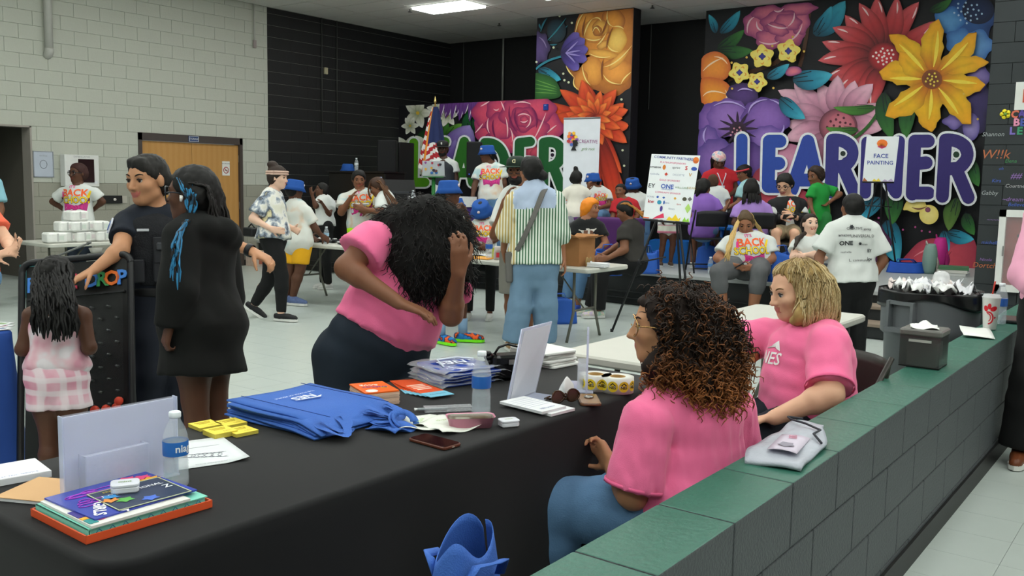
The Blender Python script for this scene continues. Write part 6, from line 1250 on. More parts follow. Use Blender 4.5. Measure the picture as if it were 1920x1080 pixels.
for k in range(8):
 r=np.random.default_rng(20+k);top=k==7;h0=ZT+.001+k*.0065
 t=thing('tote_bag','blue folded tote bag with white lettering on top of the pile' if top else['lowest blue tote bag of the folded pile','second lowest blue tote bag of the folded pile','third lowest blue tote bag of the folded pile','fourth lowest blue tote bag of the folded pile','fourth blue tote bag from the top of the folded pile','third blue tote bag from the top of the folded pile','blue tote bag just under the printed top one'][k],'tote bag',(tc_[0]+r.normal()*.006,tc_[1]+r.normal()*.006,h0),rzt+r.normal()*.03,'blue tote bags in a pile')
 W_,D_=.36,.44;sag=.035*(1 if k>2 else .5)
 MB().grid(lambda u,v,k=k:((u-.5)*W_+.004*math.sin(7*v+k),(v-.5)*D_+.006*math.sin(5*u+k*2),.0055+.004*math.sin(3*u+2*v+k)*(v)-(.0055+.0065*k*.7)*max(0,.25-v)*3.2),12,14,.0055).build('bag_body',M_tote,t)
 for s in((-1,1)if k%2 else(1,)):
  x0,x1=s*.10-.045,s*.10+.045;dz=-.0065*k*.8;dx,dy=r.normal()*.02,r.uniform(-.03,.02)
  c0,c1,c2,c3=np.array((x0,-D_/2+.04,.006)),np.array((x0+dx,-D_/2-.07+dy,.012)),np.array((x1+dx,-D_/2-.09+dy,.006)),np.array((x1,-D_/2+.04,.006))
  L=bez([c0,c1,c2,c3],12);L[:,2]=np.maximum(L[:,2]+dz*np.sin(np.linspace(0,math.pi,12))*.9,.003-.0065*k*np.sin(np.linspace(0,math.pi,12)));w=np.array([.0,.0,.0])
  V=[]
  for i in range(12):
   tg=unit(L[min(i+1,11)]-L[max(i-1,0)]);sd=unit(np.cross(tg,UP))*.0125;V+=[tuple(L[i]-sd),tuple(L[i]+sd+np.array((0,0,.006*math.sin(i*.9+k))))]
  MB().add(V,[(2*i,2*i+1,2*i+3,2*i+2)for i in range(11)],True).build('handle',M_tote,t)
 if top:
  text_part(t,'NES',flatM(.0,.05,.0115,math.pi+.02),.055,mat('tote_white','#dfe6f5',rough=.7),off=.02,shear=.2);text_part(t,'THE POWER OF PEOPLE',flatM(.0,.095,.0112,math.pi+.02),.016,MATS['tote_white'])
  b=MB();b.add([(-.06,.03,.0113),(.04,.012,.0113),(.06,.03,.0113),(.03,.024,.0113)],[(0,1,2,3)]);b.build('logo_swoosh',MATS['tote_white'],t)
  for x in(-.13,.13):MB().tube([(x,-.21,.0108),(x,-.05,.0118),(x,.21,.0128)],.0012,4).build('stitching',M_toted,t)
t=thing('tote_bag','blue tote bag handle loop sticking out toward the papers','tote bag',tuple(on_z(752,800,ZT)),rzt,'blue tote bags in a pile')
for k,(a,w_)in enumerate(((.05,.0),(.038,.02))):MB().tube([(a*math.cos(q)*1.0,a*.6*math.sin(q)-.01,.02+a*.5*math.sin(q)+w_*.3)for q in np.linspace(-.6,3.9,16)],.011,6,flat=.18).build('handle',M_tote,t)
MB().grid(lambda u,v:(-.10+.10*u,-.07+.13*v,.012+.01*math.sin(6*u+4*v)),8,8,.004).build('bag_body',M_tote,t)
c=on_z(698,752,ZT);t=thing('card_stack','thick stack of orange cards beside the blue totes','cards',(c[0]+.01,c[1],ZT),-.42)
for k in range(9):MB().box((.0015*math.sin(k*2.1),.0015*math.cos(k*1.7),.003+k*.0055),(.125,.165,.0048)).build('card',mat('card_edge','#d9b9a3',rough=.8)if k<8 else mat('card_orange','#ef6a22',rough=.4),t,bevel=0)
text_part(t,'SAVE',flatM(-.01,.035,.0502,-.25+math.pi),.03,mat('card_white','#f3e9df'),off=.02);text_part(t,'ENERGY',flatM(0,.0,.0502,-.25+math.pi),.024,mat('card_purple','#6a3f9c'),off=.02);text_part(t,'bill',flatM(.03,-.02,.0502,-.25+math.pi),.02,mat('card_lime','#b9cf3a'),off=.02)
MB().cyl((-.03,-.055,.0495),(-.03,-.055,.0503),.022,n=18).build('badge',MATS['card_white'],t)
for k in range(6):
 c=on_z(768+6*k,724+2.2*k,ZT);t=thing('brochure',['orange and blue brochure at the bottom of the fan','second brochure from the bottom of the fan','third brochure from the bottom of the fan','third brochure from the top of the fan','second brochure from the top of the fan','orange and light blue brochure on top of the fan'][k],'brochure',(c[0],c[1],ZT+.0018*k),-.55+.05*k,'fanned brochures')
 MB().box((0,.03,.0008),(.10,.16,.0015)).build('orange_half',mat('bro_orange','#e2592c',rough=.35),t);MB().box((0,-.085,.0008),(.10,.07,.0015)).build('blue_half',mat('bro_blue','#7fc4de',rough=.35),t)
 if k==5:
  for q in range(4):MB().box((.0,.08-.024*q,.0018),(.07-.01*(q%2),.011,.0006)).build('headline',mat('bro_cream','#f4d9c4'),t)
  text_part(t,'Nashville',flatM(0,-.085,.0018),.018,mat('bro_ink','#2f6f86'),shear=.2)
M_film=clear('plastic_film','#f2f6ff',.08,.22)
c=on_z(855,712,ZT)
for k in range(5):
 r=np.random.default_rng(k);t=thing('packed_shirt',['lowest plastic wrapped blue shirt of the pile','second lowest plastic wrapped blue shirt of the pile','middle plastic wrapped blue shirt of the pile','second highest plastic wrapped blue shirt of the pile','plastic wrapped blue shirt with white lettering on top of its pile'][k],'wrapped shirt',(c[0]+r.normal()*.008,c[1]+r.normal()*.008,ZT+k*.0135),-.35+r.normal()*.05,'plastic wrapped blue shirts')
 MB().rbox((0,0,.006),(.24,.22,.011),.02).build('folded_shirt',mat('shirt_royal','#1f3f9c',rough=.8),t)
 MB().grid(lambda u,v,r=k:((u-.5)*.285,(v-.5)*.27,.013+.0035*math.sin(14*u+r)*math.sin(11*v+r)-.010*max(0,abs(u-.5)*2-.85)*6),14,14,.0004).build('plastic_bag',M_film,t)
 if k==4:text_part(t,'NES',flatM(-.01,.01,.0185,math.pi-.1),.075,mat('shirt_white','#dfe5f2'),off=.02,shear=.15);MB().tube([(-.09,-.05,.0185),(-.04,.075,.0185),(.06,.08,.0185),(.1,.02,.0185)],.004,5,flat=1).build('logo_arc',MATS['shirt_white'],t)
c=on_z(945,716,ZT);t=thing('handbag','small shiny black handbag behind the slanted sign','bag',(c[0]+.05,c[1]+.02,ZT),-.6);mh=mat('patent_black','#0e0e10',rough=.2)
MB().rbox((0,0,.05),(.15,.08,.10),.03).build('body',mh,t);MB().rbox((0,-.01,.085),(.155,.085,.04),.03).build('flap',mh,t);MB().tube([(-.06,0,.10),(-.04,0,.13),(0,.01,.14),(.04,0,.13),(.06,0,.10)],.005,8).build('handle',mh,t);MB().box((0,-.055,.08),(.03,.004,.02)).build('clasp',mat('clasp_silver','#a9a9a4',rough=.2,metal=.9),t)
b=MB();[b.lathe((-.085+.004*math.sin(q),-.01,.03+.016*q),[(.012,-.008),(.018,0),(.012,.008)],8)for q in range(6)];b.build('tassel',mh,t)
p0,p1=on_z(950,757,ZT),on_z(1003,736,ZT);tl,tr_=at(978,618,depth(p0)+.06),at(1034,603,depth(p1)+.06)
t=thing('sign_holder','tilted clear acrylic sign holder in the middle of the black table','sign holder',tuple(p0));o=p0
b=MB();b.sheet(p0-o,p1-o,tr_-o,tl-o,.003);b.build('panel',clear('acrylic_frost','#dfe3f4',.1,.55),t);e_=(p1-p0)*.06
b=MB();n_=unit(np.cross(p1-p0,tl-p0))*.005;b.sheet(p0-o+e_+(tl-p0)*.03+n_,p1-o-e_+(tl-p0)*.03+n_,tr_-o-e_-(tl-p0)*.03+n_,tl-o+e_-(tl-p0)*.03+n_,.001);b.build('sheet',mat('sheet_grey','#c6cad4',rough=.6),t)
d_=unit(np.cross(p1-p0,UP))*.085;b=MB();b.sheet(p0-o,p1-o,p1-o+d_,p0-o+d_,.003);b.build('foot',M_acre,t)
b=MB();b.tube([p0-o,tl-o],.0025,5);b.tube([p1-o,tr_-o],.0025,5);b.tube([tl-o,tr_-o],.0025,5);b.build('edge',M_acre,t)
c=on_z(1030,684,ZT)
for k in range(6):
 r=np.random.default_rng(k+3);t=thing('folded_shirt',['lowest white folded shirt of the pile by the table end','second lowest white folded shirt by the table end','third lowest white folded shirt by the table end','third highest white folded shirt by the table end','second highest white folded shirt by the table end','white folded shirt with faint print on top of the pile by the table end'][k],'folded shirt',(c[0]+.02+r.normal()*.006,c[1]+.05+r.normal()*.006,ZT+k*.0115),-.15+r.normal()*.06,'white folded shirts')
 MB().rbox((0,0,.0055),(.19,.24,.0108),.018).build('cloth',mat('shirt_pile_white','#dcdedb',rough=.9),t)
 if k==5:text_part(t,'school',flatM(0,.02,.0115,.3),.04,mat('print_faint','#a9b7c9'))
for k,(dx,dy,l)in enumerate(((.012,-.008,'lower white notepad before the tilted sign'),(-.012,.012,'upper white notepad with faint blue lines before the tilted sign'))):
 t=thing('notepad',l,'notepad',(2.585+dx,1.815+dy,ZT+.009*k),-.12);MB().box((0,0,.0045),(.125,.20,.009)).build('pages',M_paper,t);b=MB();[b.box((0,.07-.02*q,.0094),(.10,.0012,.0004))for q in range(6)];b.build('ruled_lines',mat('ink_pale','#aeb7cc'),t);text_part(t,'NES power',flatM(.0,-.07,.0096),.016,M_ink)
c=on_z(1100,722,ZT);t=thing('sign_holder','tall clear acrylic holder seen edge-on beside the sticker roll','sign holder',tuple(c),math.atan2(c[1],c[0]))
MB().box((-.05,0,.112),(.21,.004,.22)).build('panel',M_acr,t);MB().box((-.155,0,.112),(.004,.008,.22)).build('edge',M_acre,t);MB().box((.055,0,.112),(.004,.008,.22)).build('edge',M_acre,t);b=MB();b.box((-.05,.035,.05),(.10,.003,.11));b.box((-.10,.018,.05),(.003,.035,.11));b.box((0,.018,.05),(.003,.035,.11));b.build('card_pocket',clear('acrylic_pocket2','#e8edf5',.06,.35),t);MB().box((-.05,.02,.003),(.2,.09,.004)).build('foot',M_acre,t)
c=on_z(1062,742,ZT);t=thing('tissue','crumpled white tissue standing beside the sunglasses','tissue',tuple(c));r=np.random.default_rng(5)
MB().grid(lambda u,v:(.034*math.sin(math.pi*(.35+.62*v))*math.cos(6.2832*u)*(1+.22*math.sin(18.85*u+5*v)),.022*math.sin(math.pi*(.35+.62*v))*math.sin(6.2832*u)*(1+.3*math.sin(12.57*u+2)),.072*v),26,9,.0008).build('sheet',mat('tissue_white','#e6e8e8',rough=.9),t)
c=on_z(1058,757,ZT);t=thing('sunglasses','brown tortoiseshell sunglasses folded on the black table','sunglasses',tuple(c),-.35);mt=mat('tortoise','#3a2414',rough=.2,var=.6,vscale=60)
for s in(-1,1):
 MB().tube([(s*.033+.027*math.cos(a),-.008*math.cos(a)**2,.028+.022*math.sin(a))for a in np.linspace(0,2*math.pi,19)],.0035,6).build('rim',mt,t);MB().lathe((s*.033,0,.028),[(.001,0),(.02,.001),(.025,.0)],16).build('hinge_dot',mt,t)if False else None
 b=MB();b.add([(s*.033+.026*math.cos(a),-.004,.028+.021*math.sin(a))for a in np.linspace(0,2*math.pi,16,endpoint=False)],[tuple(range(16))]);b.build('lens',mat('lens_brown','#4a3a30',rough=.1,var=.2),t);MB().tube([(s*.062,0,.034),(s*.066,.03,.02),(-s*.03,.04+.012*s,.008)],.003,6).build('temple',mt,t)
MB().tube([(-.008,-.004,.034),(0,-.006,.038),(.008,-.004,.034)],.003,6).build('bridge',mt,t)
def phone(label,x,y,z,rz,body,screen,ring=False,s=1.0):
 t=thing('phone',label,'phone',(x,y,z),rz);MB().rbox((0,0,.0045),(.076*s,.155*s,.009),.012).build('case',body,t);MB().rbox((0,0,.0098),(.068*s,.146*s,.0012),.009).build('screen',screen,t)
 if ring:MB().lathe((0,.01,.0104),[(.016,0),(.018,.004),(.013,.006),(.010,.004)],18).build('ring_grip',mat('ring_silver','#8e8a84',rough=.2,metal=.8),t)
 else:MB().box((0,-.0775*s,.0045),(.01,.002,.003)).build('port',mat('port_grey','#b9a79a',rough=.4),t)
 return t
c=on_z(1104,752,ZT);phone('brown phone with ring grip lying beside the sunglasses',c[0],c[1],ZT,-.9,mat('phone_bronze','#6b4a33',rough=.25),mat('phone_back','#8a6a50',rough=.15),True)
c=on_z(815,831,ZT);e0,e1=on_z(785,822,ZT),on_z(847,839,ZT);phone('dark phone in brown case near the table edge',c[0],c[1],ZT,math.atan2(e0[1]-e1[1],e0[0]-e1[0])-math.pi/2,mat('phone_case_brown','#5a3022',rough=.3),mat('phone_screen','#2a1416',rough=.08))
c=on_z(1150,738,ZT)
for k,(dx,dy,l)in enumerate(((0.0,.0,'roll of round yellow stickers beside the curly hair'),(-.02,.085,'second sticker roll behind the front one'))):
 t=thing('sticker_roll',l,'sticker roll',(c[0]+.045+dx,c[1]+.01+dy,ZT));R0=.062
 MB().lathe((0,0,0),[(.030,0),(R0,0),(R0,.058),(.030,.058)],36,cap=False).build('paper_roll',mat('roll_white','#dcdcd4',rough=.5),t);MB().lathe((0,0,0),[(.024,.001),(.030,.001),(.030,.0585),(.024,.0585),(.024,.001)],24,cap=False).build('core',mat('roll_core','#a9854f',rough=.8),t)
 ycol=mat('sticker_yellow','#e9cf2e',rough=.45);dk=mat('sticker_black','#1c1a14',rough=.5)
 for q in range(9):
  a0=-2.9+q*.70;b=MB();V=[(R0+.0005)*np.array((math.cos(a0),math.sin(a0),0))+np.array((0,0,.029))];n=18
  for i in range(n):g_=2*math.pi*i/n;a=a0+.0205*math.cos(g_)/R0;V.append(np.array(((R0+.0006)*math.cos(a),(R0+.0006)*math.sin(a),.029+.0205*math.sin(g_))))
  b.add(V,[(0,1+i,1+(i+1)%n)for i in range(n)]);st_=b.build('sticker',ycol,t)
  b=MB();Vt,Tt=text_geo('NES',.015,'CENTER',0,0,.03);b.add([((R0+.0012)*math.cos(a0+x/R0),(R0+.0012)*math.sin(a0+x/R0),.025+y)for x,y,_ in Vt],Tt);b.add([((R0+.0012)*math.cos(a0+x/R0),(R0+.0012)*math.sin(a0+x/R0),.033+y)for x,y in((-.013,0),(.013,0),(0,.011))],[(0,1,2)]);b.build('mark',dk,st_)
c0,c1=on_z(783,772,ZT),on_z(884,768,ZT);t=thing('pen','pen in a clear plastic sleeve in the middle of the black table','pen',tuple(c0));v=c1-c0
MB().tube([(0,0,.008),tuple(v*.55+np.array((0,0,.008)))],.005,10).build('barrel',mat('pen_grey','#9aa0a4',rough=.3),t);MB().tube([(0,0,.008),tuple(-v*.06+np.array((0,0,.008)))],[.004,.006],10).build('clicker',mat('pen_white','#e2e4e4',rough=.4),t)
n_=unit(np.cross(UP,v));b=MB();b.sheet(v*.12-n_*.022+UP*.001,v*1.0-n_*.022+UP*.001,v*1.0+n_*.022+UP*.001,v*.12+n_*.022+UP*.001,.014);b.build('sleeve',clear('sleeve_clear','#eef2f6',.05,.28),t)
for k,(px,py,rz,w_,d_,l)in enumerate(((800,797,.5,.17,.19,'crumpled white paper under the tote handle'),(838,800,-.25,.15,.17,'white creased paper beside the pink tray'))):
 c=on_z(px,py,ZT);t=thing('paper_sheet',l,'paper',(c[0],c[1],ZT+.003*k),rz);MB().grid(lambda u,v,k=k:((u-.5)*w_,(v-.5)*d_,.006+.005*math.sin(6*u+3*v+k)+.004*math.sin(11*v-4*u)),10,10,.0006).build('sheet',mat('paper_cream','#dcdfd6',rough=.8),t)
 b=MB();mb_text(b,'thank',flatM(0,.02,.016),.025);b.build('mark',mat('ink_green','#8fb54a'),t)
c=on_z(882,800,ZT);t=thing('foil_tray','small pink foil tray with brown food remains','tray',tuple(c),-.75);L_,W_=.075,.036
def tray_loop(x,y,r,z,n=6,cr=0.0):return[(sx*(x-r)+r*math.cos(math.pi/2*k+math.pi/2*i/n),sy*(y-r)+r*math.sin(math.pi/2*k+math.pi/2*i/n),z)for k,(sx,sy)in enumerate(((1,1),(-1,1),(-1,-1),(1,-1)))for i in range(n+1)]
L0=[tray_loop(L_-.008,W_-.008,.02,.001),tray_loop(L_,W_,.022,.034),tray_loop(L_+.004,W_+.004,.024,.036),tray_loop(L_+.004,W_+.004,.024,.033),tray_loop(L_-.009,W_-.009,.02,.001)];n=len(L0[0]);b=MB()
b.add([p for l in L0[:3]for p in l],[(r_*n+i,r_*n+(i+1)%n,(r_+1)*n+(i+1)%n,(r_+1)*n+i)for r_ in range(2)for i in range(n)]+[tuple(range(n))[::-1]],True);b.build('tray_wall',mat('foil_pink','#d58fa6',rough=.35,metal=.2),t)
b=MB();inn=tray_loop(L_-.002,W_-.002,.021,.0345);bot=tray_loop(L_-.010,W_-.010,.02,.010);b.add(inn+bot,[(i,n+i,n+(i+1)%n,(i+1)%n)for i in range(n)]+[tuple(range(n,2*n))],True);b.build('tray_lining',mat('foil_silver','#c9c5bd',rough=.25,metal=.7),t)
b=MB();r=np.random.default_rng(9);[b.lathe((r.uniform(-.05,.05),r.uniform(-.02,.02),.010),[(.012,0),(.010,.006),(.004,.009)],8)for _ in range(9)];tag(b.build('crumbs',mat('crumb_brown','#7a5a35',rough=.9),t),kind='stuff')
c=at(872,1035,2.15);t=thing('tote_bag','blue tote bag slumped on the chair at the bottom of the picture','tote bag',(c[0],c[1],.45),.35)
MB().grid(lambda u,v:((.185+.03*math.sin(9*u))*math.cos(6.28*u)*(1-.30*v+.05*math.sin(12*u+3*v)),(.09+.02*math.sin(7*u))*math.sin(6.28*u)*(1-.5*v),.02+.22*v+.03*v*math.sin(14*u)+.02*math.sin(4*u)*v),40,12,.002).build('bag_body',M_tote,t)
for s in(-1,1):MB().tube([(s*.02-.10,s*.04,.20),(-.08+s*.01,s*.06,.235),(-.02,s*.085,.22),(.05,s*.08,.20),(.08,s*.06,.15)],.014,6,flat=.18).build('handle',M_tote,t)
#--- things on the low wall
KT=.7105
c=on_z(1478,842,KT);t=thing('drawstring_bag','grey drawstring bag with pink printed panel lying on the green wall top','bag',(c[0]+.02,c[1]-.0,KT),math.radians(8))
pts=[(-.26,.02),(-.20,-.08),(-.05,-.105),(.12,-.10),(.30,-.07),(.36,.0),(.30,.09),(.10,.11),(-.08,.105),(-.22,.07)]
MB().grid(lambda u,v:(-.24+.56*u,(-.095+.19*v)*(.55+.45*math.sin(math.pi*min(1,.25+u*.8)))+.01*math.sin(8*u),.012+.012*math.sin(math.pi*v)*math.sin(math.pi*u)+.004*math.sin(17*u+5*v)),22,12,.012).build('bag_body',mat('nylon_grey','#a9adb8',rough=.45,var=.12,bump=.4,bscale=40),t)
MB().grid(lambda u,v:(-.15+.20*u,-.05+.09*v,.0265+.006*math.sin(math.pi*v)),6,5,.0006).build('printed_panel',mat('panel_pale','#c9bfcf',rough=.6),t);text_part(t,'RR',flatM(.01,-.005,.034,.2),.035,mat('panel_pink','#cf7f98'),off=.02);b=MB();b.add([(-.09+.022*math.cos(a)*(1+.4*(i%2)),-.005+.02*math.sin(a)*(1+.4*(i%2)),.0345)for i,a in enumerate(np.linspace(0,2*math.pi,10,endpoint=False))],[tuple(range(10))]);b.build('emblem',mat('panel_grey','#8f8a98'),t)
MB().tube([(.02,-.09,.024),(.10,-.05,.03),(.16,-.06,.03),(.22,.0,.03),(.27,.06,.026),(.32,.08,.02),(.33,.03,.018)],.004,6).build('drawstring',mat('cord_dark','#2f3038',rough=.7),t)
c=on_z(1728,684,KT);t=thing('napkin_dispenser','smoky plastic napkin box standing on the green wall top','napkin box',(c[0],c[1]-.005,KT),0);sm=clear('smoke_plastic','#4a4d4b',.15,.55)
for a,b_,cc,d in((0,-.087,.17,.004),(0,.087,.17,.004),(-.083,0,.004,.17),(.083,0,.004,.17)):MB().box((a,b_,.075),(cc,d,.15)).build('side_panel',sm,t)
MB().box((0,0,.003),(.17,.178,.005)).build('base',mat('smoke_base','#3b3c3c',rough=.4),t);MB().rbox((0,0,.163),(.19,.19,.03),.02).build('lid',mat('smoke_lid','#63635f',rough=.4),t);MB().box((0,-.005,.06),(.12,.13,.11)).build('napkins',mat('napkin_stack','#a9aca8',rough=.9),t);MB().box((-.086,0,.125),(.002,.10,.012)).build('label_strip',mat('strip_pale','#a8aaa4',rough=.6),t)
t=thing('napkin','crumpled white napkin on the lid of the napkin box','napkin',(c[0],c[1],KT+.178),.3);MB().grid(lambda u,v:((u-.5)*.13,(v-.5)*.12,.004+.028*math.exp(-((u-.5)**2+(v-.5)**2)*14)+.006*math.sin(9*u+7*v)),10,10,.001).build('sheet',mat('napkin_white','#e4e6e2',rough=.9),t)
c=on_z(1832,624,KT);t=thing('napkin','flat white napkin lying before the drink cup','napkin',(c[0]-.02,c[1],KT),.25);MB().grid(lambda u,v:((u-.5)*.42,(v-.5)*.16,.004+.010*abs(math.sin(2.5*u+1.5*v))),10,8,.001).build('sheet',MATS['napkin_white'],t)
c=on_z(1855,617,KT);cupx,cupy=c[0],c[1];t=thing('drink_cup','white drink cup with red logo and straw on the green wall top','cup',(cupx,cupy,KT),math.atan2(-cupy,-cupx)+math.pi/2)
rp=lambda z:.036+.014*z/.19
MB().lathe((0,0,0),[(.034,0),(.036,.004),(.050,.186),(.052,.19),(.050,.194)],28).build('cup_body',mat('cup_white','#e2e3df',rough=.4),t);MB().lathe((0,0,.19),[(.053,0),(.054,.006),(.048,.010),(.045,.022),(.01,.024)],28).build('lid',clear('lid_clear','#e9eef0',.1,.5),t);MB().tube([(0,0,.19),(.012,.0,.29)],.0045,8).build('straw',mat('straw_red','#c23a2c',rough=.4),t)
red=mat('logo_red','#cf2430',rough=.4)
def wrap(pts):return[((rp(z)+.0012)*math.sin(x/rp(z)),-(rp(z)+.0012)*math.cos(x/rp(z)),z)for x,z in pts]
def wp(name,poly):b=MB();cc=np.mean(poly,0);b.add(wrap([tuple(cc)]+list(poly)),[(0,1+i,1+(i+1)%len(poly))for i in range(len(poly))]);b.build(name,red,t)
el=lambda cx,cz,a,b_,th:[(cx+a*math.cos(q)*math.cos(th)-b_*math.sin(q)*math.sin(th),cz+a*math.cos(q)*math.sin(th)+b_*math.sin(q)*math.cos(th))for q in np.linspace(0,2*math.pi,20,endpoint=False)]
wp('logo_feather',el(-.028,.128,.013,.018,.3));wp('logo_feather',el(-.008,.142,.010,.018,0));wp('logo_feather',el(.016,.128,.020,.014,.5))
arc=[(-.012+.030*math.cos(a),.072+.040*math.sin(a))for a in np.linspace(-1.5,2.0,16)]+[(-.012+.022*math.cos(a),.072+.031*math.sin(a))for a in np.linspace(2.0,-1.5,16)]
b=MB();n=16;b.add(wrap(arc),[(i,i+1,2*n-2-i,2*n-1-i)for i in range(n-1)]);b.build('logo_arc',red,t);arc=[(-.014+.018*math.cos(a),.074+.026*math.sin(a))for a in np.linspace(-1.2,1.8,16)]+[(-.014+.013*math.cos(a),.074+.020*math.sin(a))for a in np.linspace(1.8,-1.2,16)];b=MB();b.add(wrap(arc),[(i,i+1,2*n-2-i,2*n-1-i)for i in range(n-1)]);b.build('logo_arc',red,t);wp('logo_beak',[(.020,.066),(.034,.076),(.020,.082)])
c=on_z(1866,612,KT);bottle('clear water bottle standing behind the red logo cup',c[0]+.14,c[1]+.0,KT,1.15,'#2f5fb0','',.22)
c=on_z(1905,602,KT);t=thing('tablet','dark flat tablet case lying on the far end of the green wall top','tablet',(c[0],c[1],KT),.1);MB().rbox((0,0,.008),(.30,.17,.016),.02).build('case',mat('tablet_black','#1c1f1f',rough=.25),t);MB().box((0,0,.0172),(.26,.14,.001)).build('screen',mat('tablet_screen','#2f3836',rough=.08),t);MB().box((-.10,-.087,.008),(.05,.003,.008)).build('tab',mat('tablet_red','#a8342c'),t)
#--- trash can
c=at(1752,545,6.1);M_can=mat('bin_grey','#63686b',rough=.55,var=.06);t=thing('trash_can','large grey round trash can with black liner','trash can',(c[0],c[1]+.02,0))
MB().lathe((0,0,0),[(.24,0),(.25,.01),(.275,.58),(.300,.60),(.300,.66),(.305,.84),(.312,.86),(.312,.875),(.295,.875),(.28,.80)],40,cap=False).build('bin_body',M_can,t)
for a in(math.atan2(-c[1],-c[0])-.55,math.atan2(-c[1],-c[0])-.55+math.pi):
 b=MB();M=np.eye(4);M[:2,0]=(math.cos(a),math.sin(a));M[:2,1]=(-math.sin(a),math.cos(a));b.M=M;b.box((.315,-.085,.72),(.05,.02,.20));b.box((.315,.085,.72),(.05,.02,.20));b.box((.325,0,.635),(.05,.19,.03));b.box((.315,0,.81),(.03,.19,.025));b.build('side_handle',M_can,t)
MB().grid(lambda u,v:((.318+.010*math.sin(30*u)*v+.004*math.sin(47*u))*math.cos(6.2832*u),(.318+.010*math.sin(30*u)*v+.004*math.sin(47*u))*math.sin(6.2832*u),.885-.10*v*(1+.35*math.sin(9*u)+.2*math.sin(21*u))),80,6,.0015).build('liner',mat('liner_black','#121315',rough=.25),t)
MB().lathe((0,0,.80),[(.30,.08),(.27,.05),(.02,.03)],30,cap=False).build('liner_inside',MATS['liner_black'],t)
r=np.random.default_rng(3)
tl_=['crumpled white wrapper %s of the trash can'%q for q in('at the left rim','near the left side','in the left middle','at the very middle','right of the middle','on the top right heap','at the right rim','at the back','at the front','deep in the middle','on the left heap','between the cups','beside the clear cup','under the clear cup')]
for k in range(14):
 a=k*2.4;rad=.23*math.sqrt((k+.5)/14);p_=(c[0]+rad*math.cos(a),c[1]+.02+rad*math.sin(a),.86+.03*r.random());w=thing('wrapper',tl_[k],'wrapper',p_,r.uniform(0,6),'wrappers in the trash can')
 MB().grid(lambda u,v,k=k:((u-.5)*.15*(1+.2*math.sin(9*v+k)),(v-.5)*.14,.03+.035*math.sin(7*u+k)*math.sin(8*v+k*2)+.02*math.sin(15*u-9*v)),9,9,.001).build('sheet',mat('wrap%d'%(k%3),('#e2e3e2','#d9dade','#dccfcb')[k%3],rough=.7,var=.12,vscale=40),w)
t=thing('plastic_cup','clear crushed plastic cup on top of the trash','cup',(c[0]+.08,c[1]-.02,.90),.3);MB().lathe((0,0,0),[(.035,0),(.05,.03),(.055,.06),(.045,.09),(.02,.105)],18).build('cup',clear('cup_clear','#eef1f2',.15,.5),t);MB().lathe((0,0,.03),[(.056,0),(.058,.004),(.055,.008)],18,cap=False).build('rim',MATS['cup_clear'],t)
#--- prize drop board
q=[at(2,498,4.78),at(210,488,4.78),at(250,860,4.58),at(38,880,4.58)];o=q[3];X_=unit(q[2]-q[3]);U_=unit(q[0]-q[3]-X_*np.dot(q[0]-q[3],X_));N_=np.cross(X_,U_);Wd=np.linalg.norm(q[2]-q[3]);Hd=np.dot(q[0]-q[3],U_)
cm=o+X_*Wd/2;t=thing('game_board','black prize drop peg board on a stand with coloured letters','game board',(cm[0],cm[1],0));B0=np.eye(4);B0[:3,0]=X_;B0[:3,1]=U_;B0[:3,2]=N_;B0[:3,3]=o-np.array((cm[0],cm[1],0))
mp=lambda x,y,z=0.0:B0[:3,:3]@np.array((x,y,z))+B0[:3,3]
def brd(x0,x1,y0,y1,z0,z1,name,m):b=MB();b.M=B0;b.box(((x0+x1)/2,(y0+y1)/2,(z0+z1)/2),(x1-x0,y1-y0,z1-z0));return b.build(name,m,t)
mb_=mat('board_black','#121314',rough=.3,var=.2);brd(.02,Wd-.02,.02,Hd-.02,-.02,-.005,'back_panel',mb_)
b=MB();b.M=B0;rr=.05;fr_pts=[(x,y,.0)for x,y in[(sx*(Wd/2-rr)+Wd/2+rr*math.cos(math.pi/2*k+math.pi/2*i/5),sy*(Hd/2-rr)+Hd/2+rr*math.sin(math.pi/2*k+math.pi/2*i/5))for k,(sx,sy)in enumerate(((1,1),(-1,1),(-1,-1),(1,-1)))for i in range(6)]];b.tube(fr_pts+fr_pts[:2],.018,8);b.build('frame',mat('board_frame','#1c1d1f',rough=.4),t)
brd(.03,Wd-.03,Hd-.20,Hd-.19,-.005,.012,'rail',MATS['board_frame'])
cover=brd(.03,Wd-.03,.03,Hd-.20,.030,.033,'clear_cover',clear('board_cover','#5a5f5f',.10,.05))
lets='PRIZE DROP';cols=['#3f7fd0','#e8d22a','#3fae5a','#e07a2c','#d0405a',None,'#3f7fd0','#3f9a5a','#e0712c','#3f7fd0']
for k,ch in enumerate(lets):
 if ch==' ':continue
 b=MB();x=.055+k*(Wd-.10)/9;M=B0.copy();M[:3,3]=mp(x,Hd-.125,.004);mb_text(b,ch,M,.105,off=.03,ext=.004);b.build('letter',mat('letter_'+cols[k][1:],cols[k],rough=.5),t)
pegm=None;mg=mat('peg_grey','#4a4d4c',rough=.3)
for r_ in range(9):
 for k in range(6 if r_%2 else 5):
  x=Wd/2+(k-(2.5 if r_%2 else 2))*.085;y=Hd-.27-r_*.062
  if y<.12:continue
  if pegm is None:b=MB();b.cyl((0,0,-.005),(0,0,.028),.006,n=8);ob=b.build('peg',mg,t);pegm=ob.data
  else:ob=link('peg',pegm,t)
  M=B0.copy();M[:3,3]=mp(x,y,0);ob.matrix_local=Matrix([[float(v)for v in rw]for rw in M])
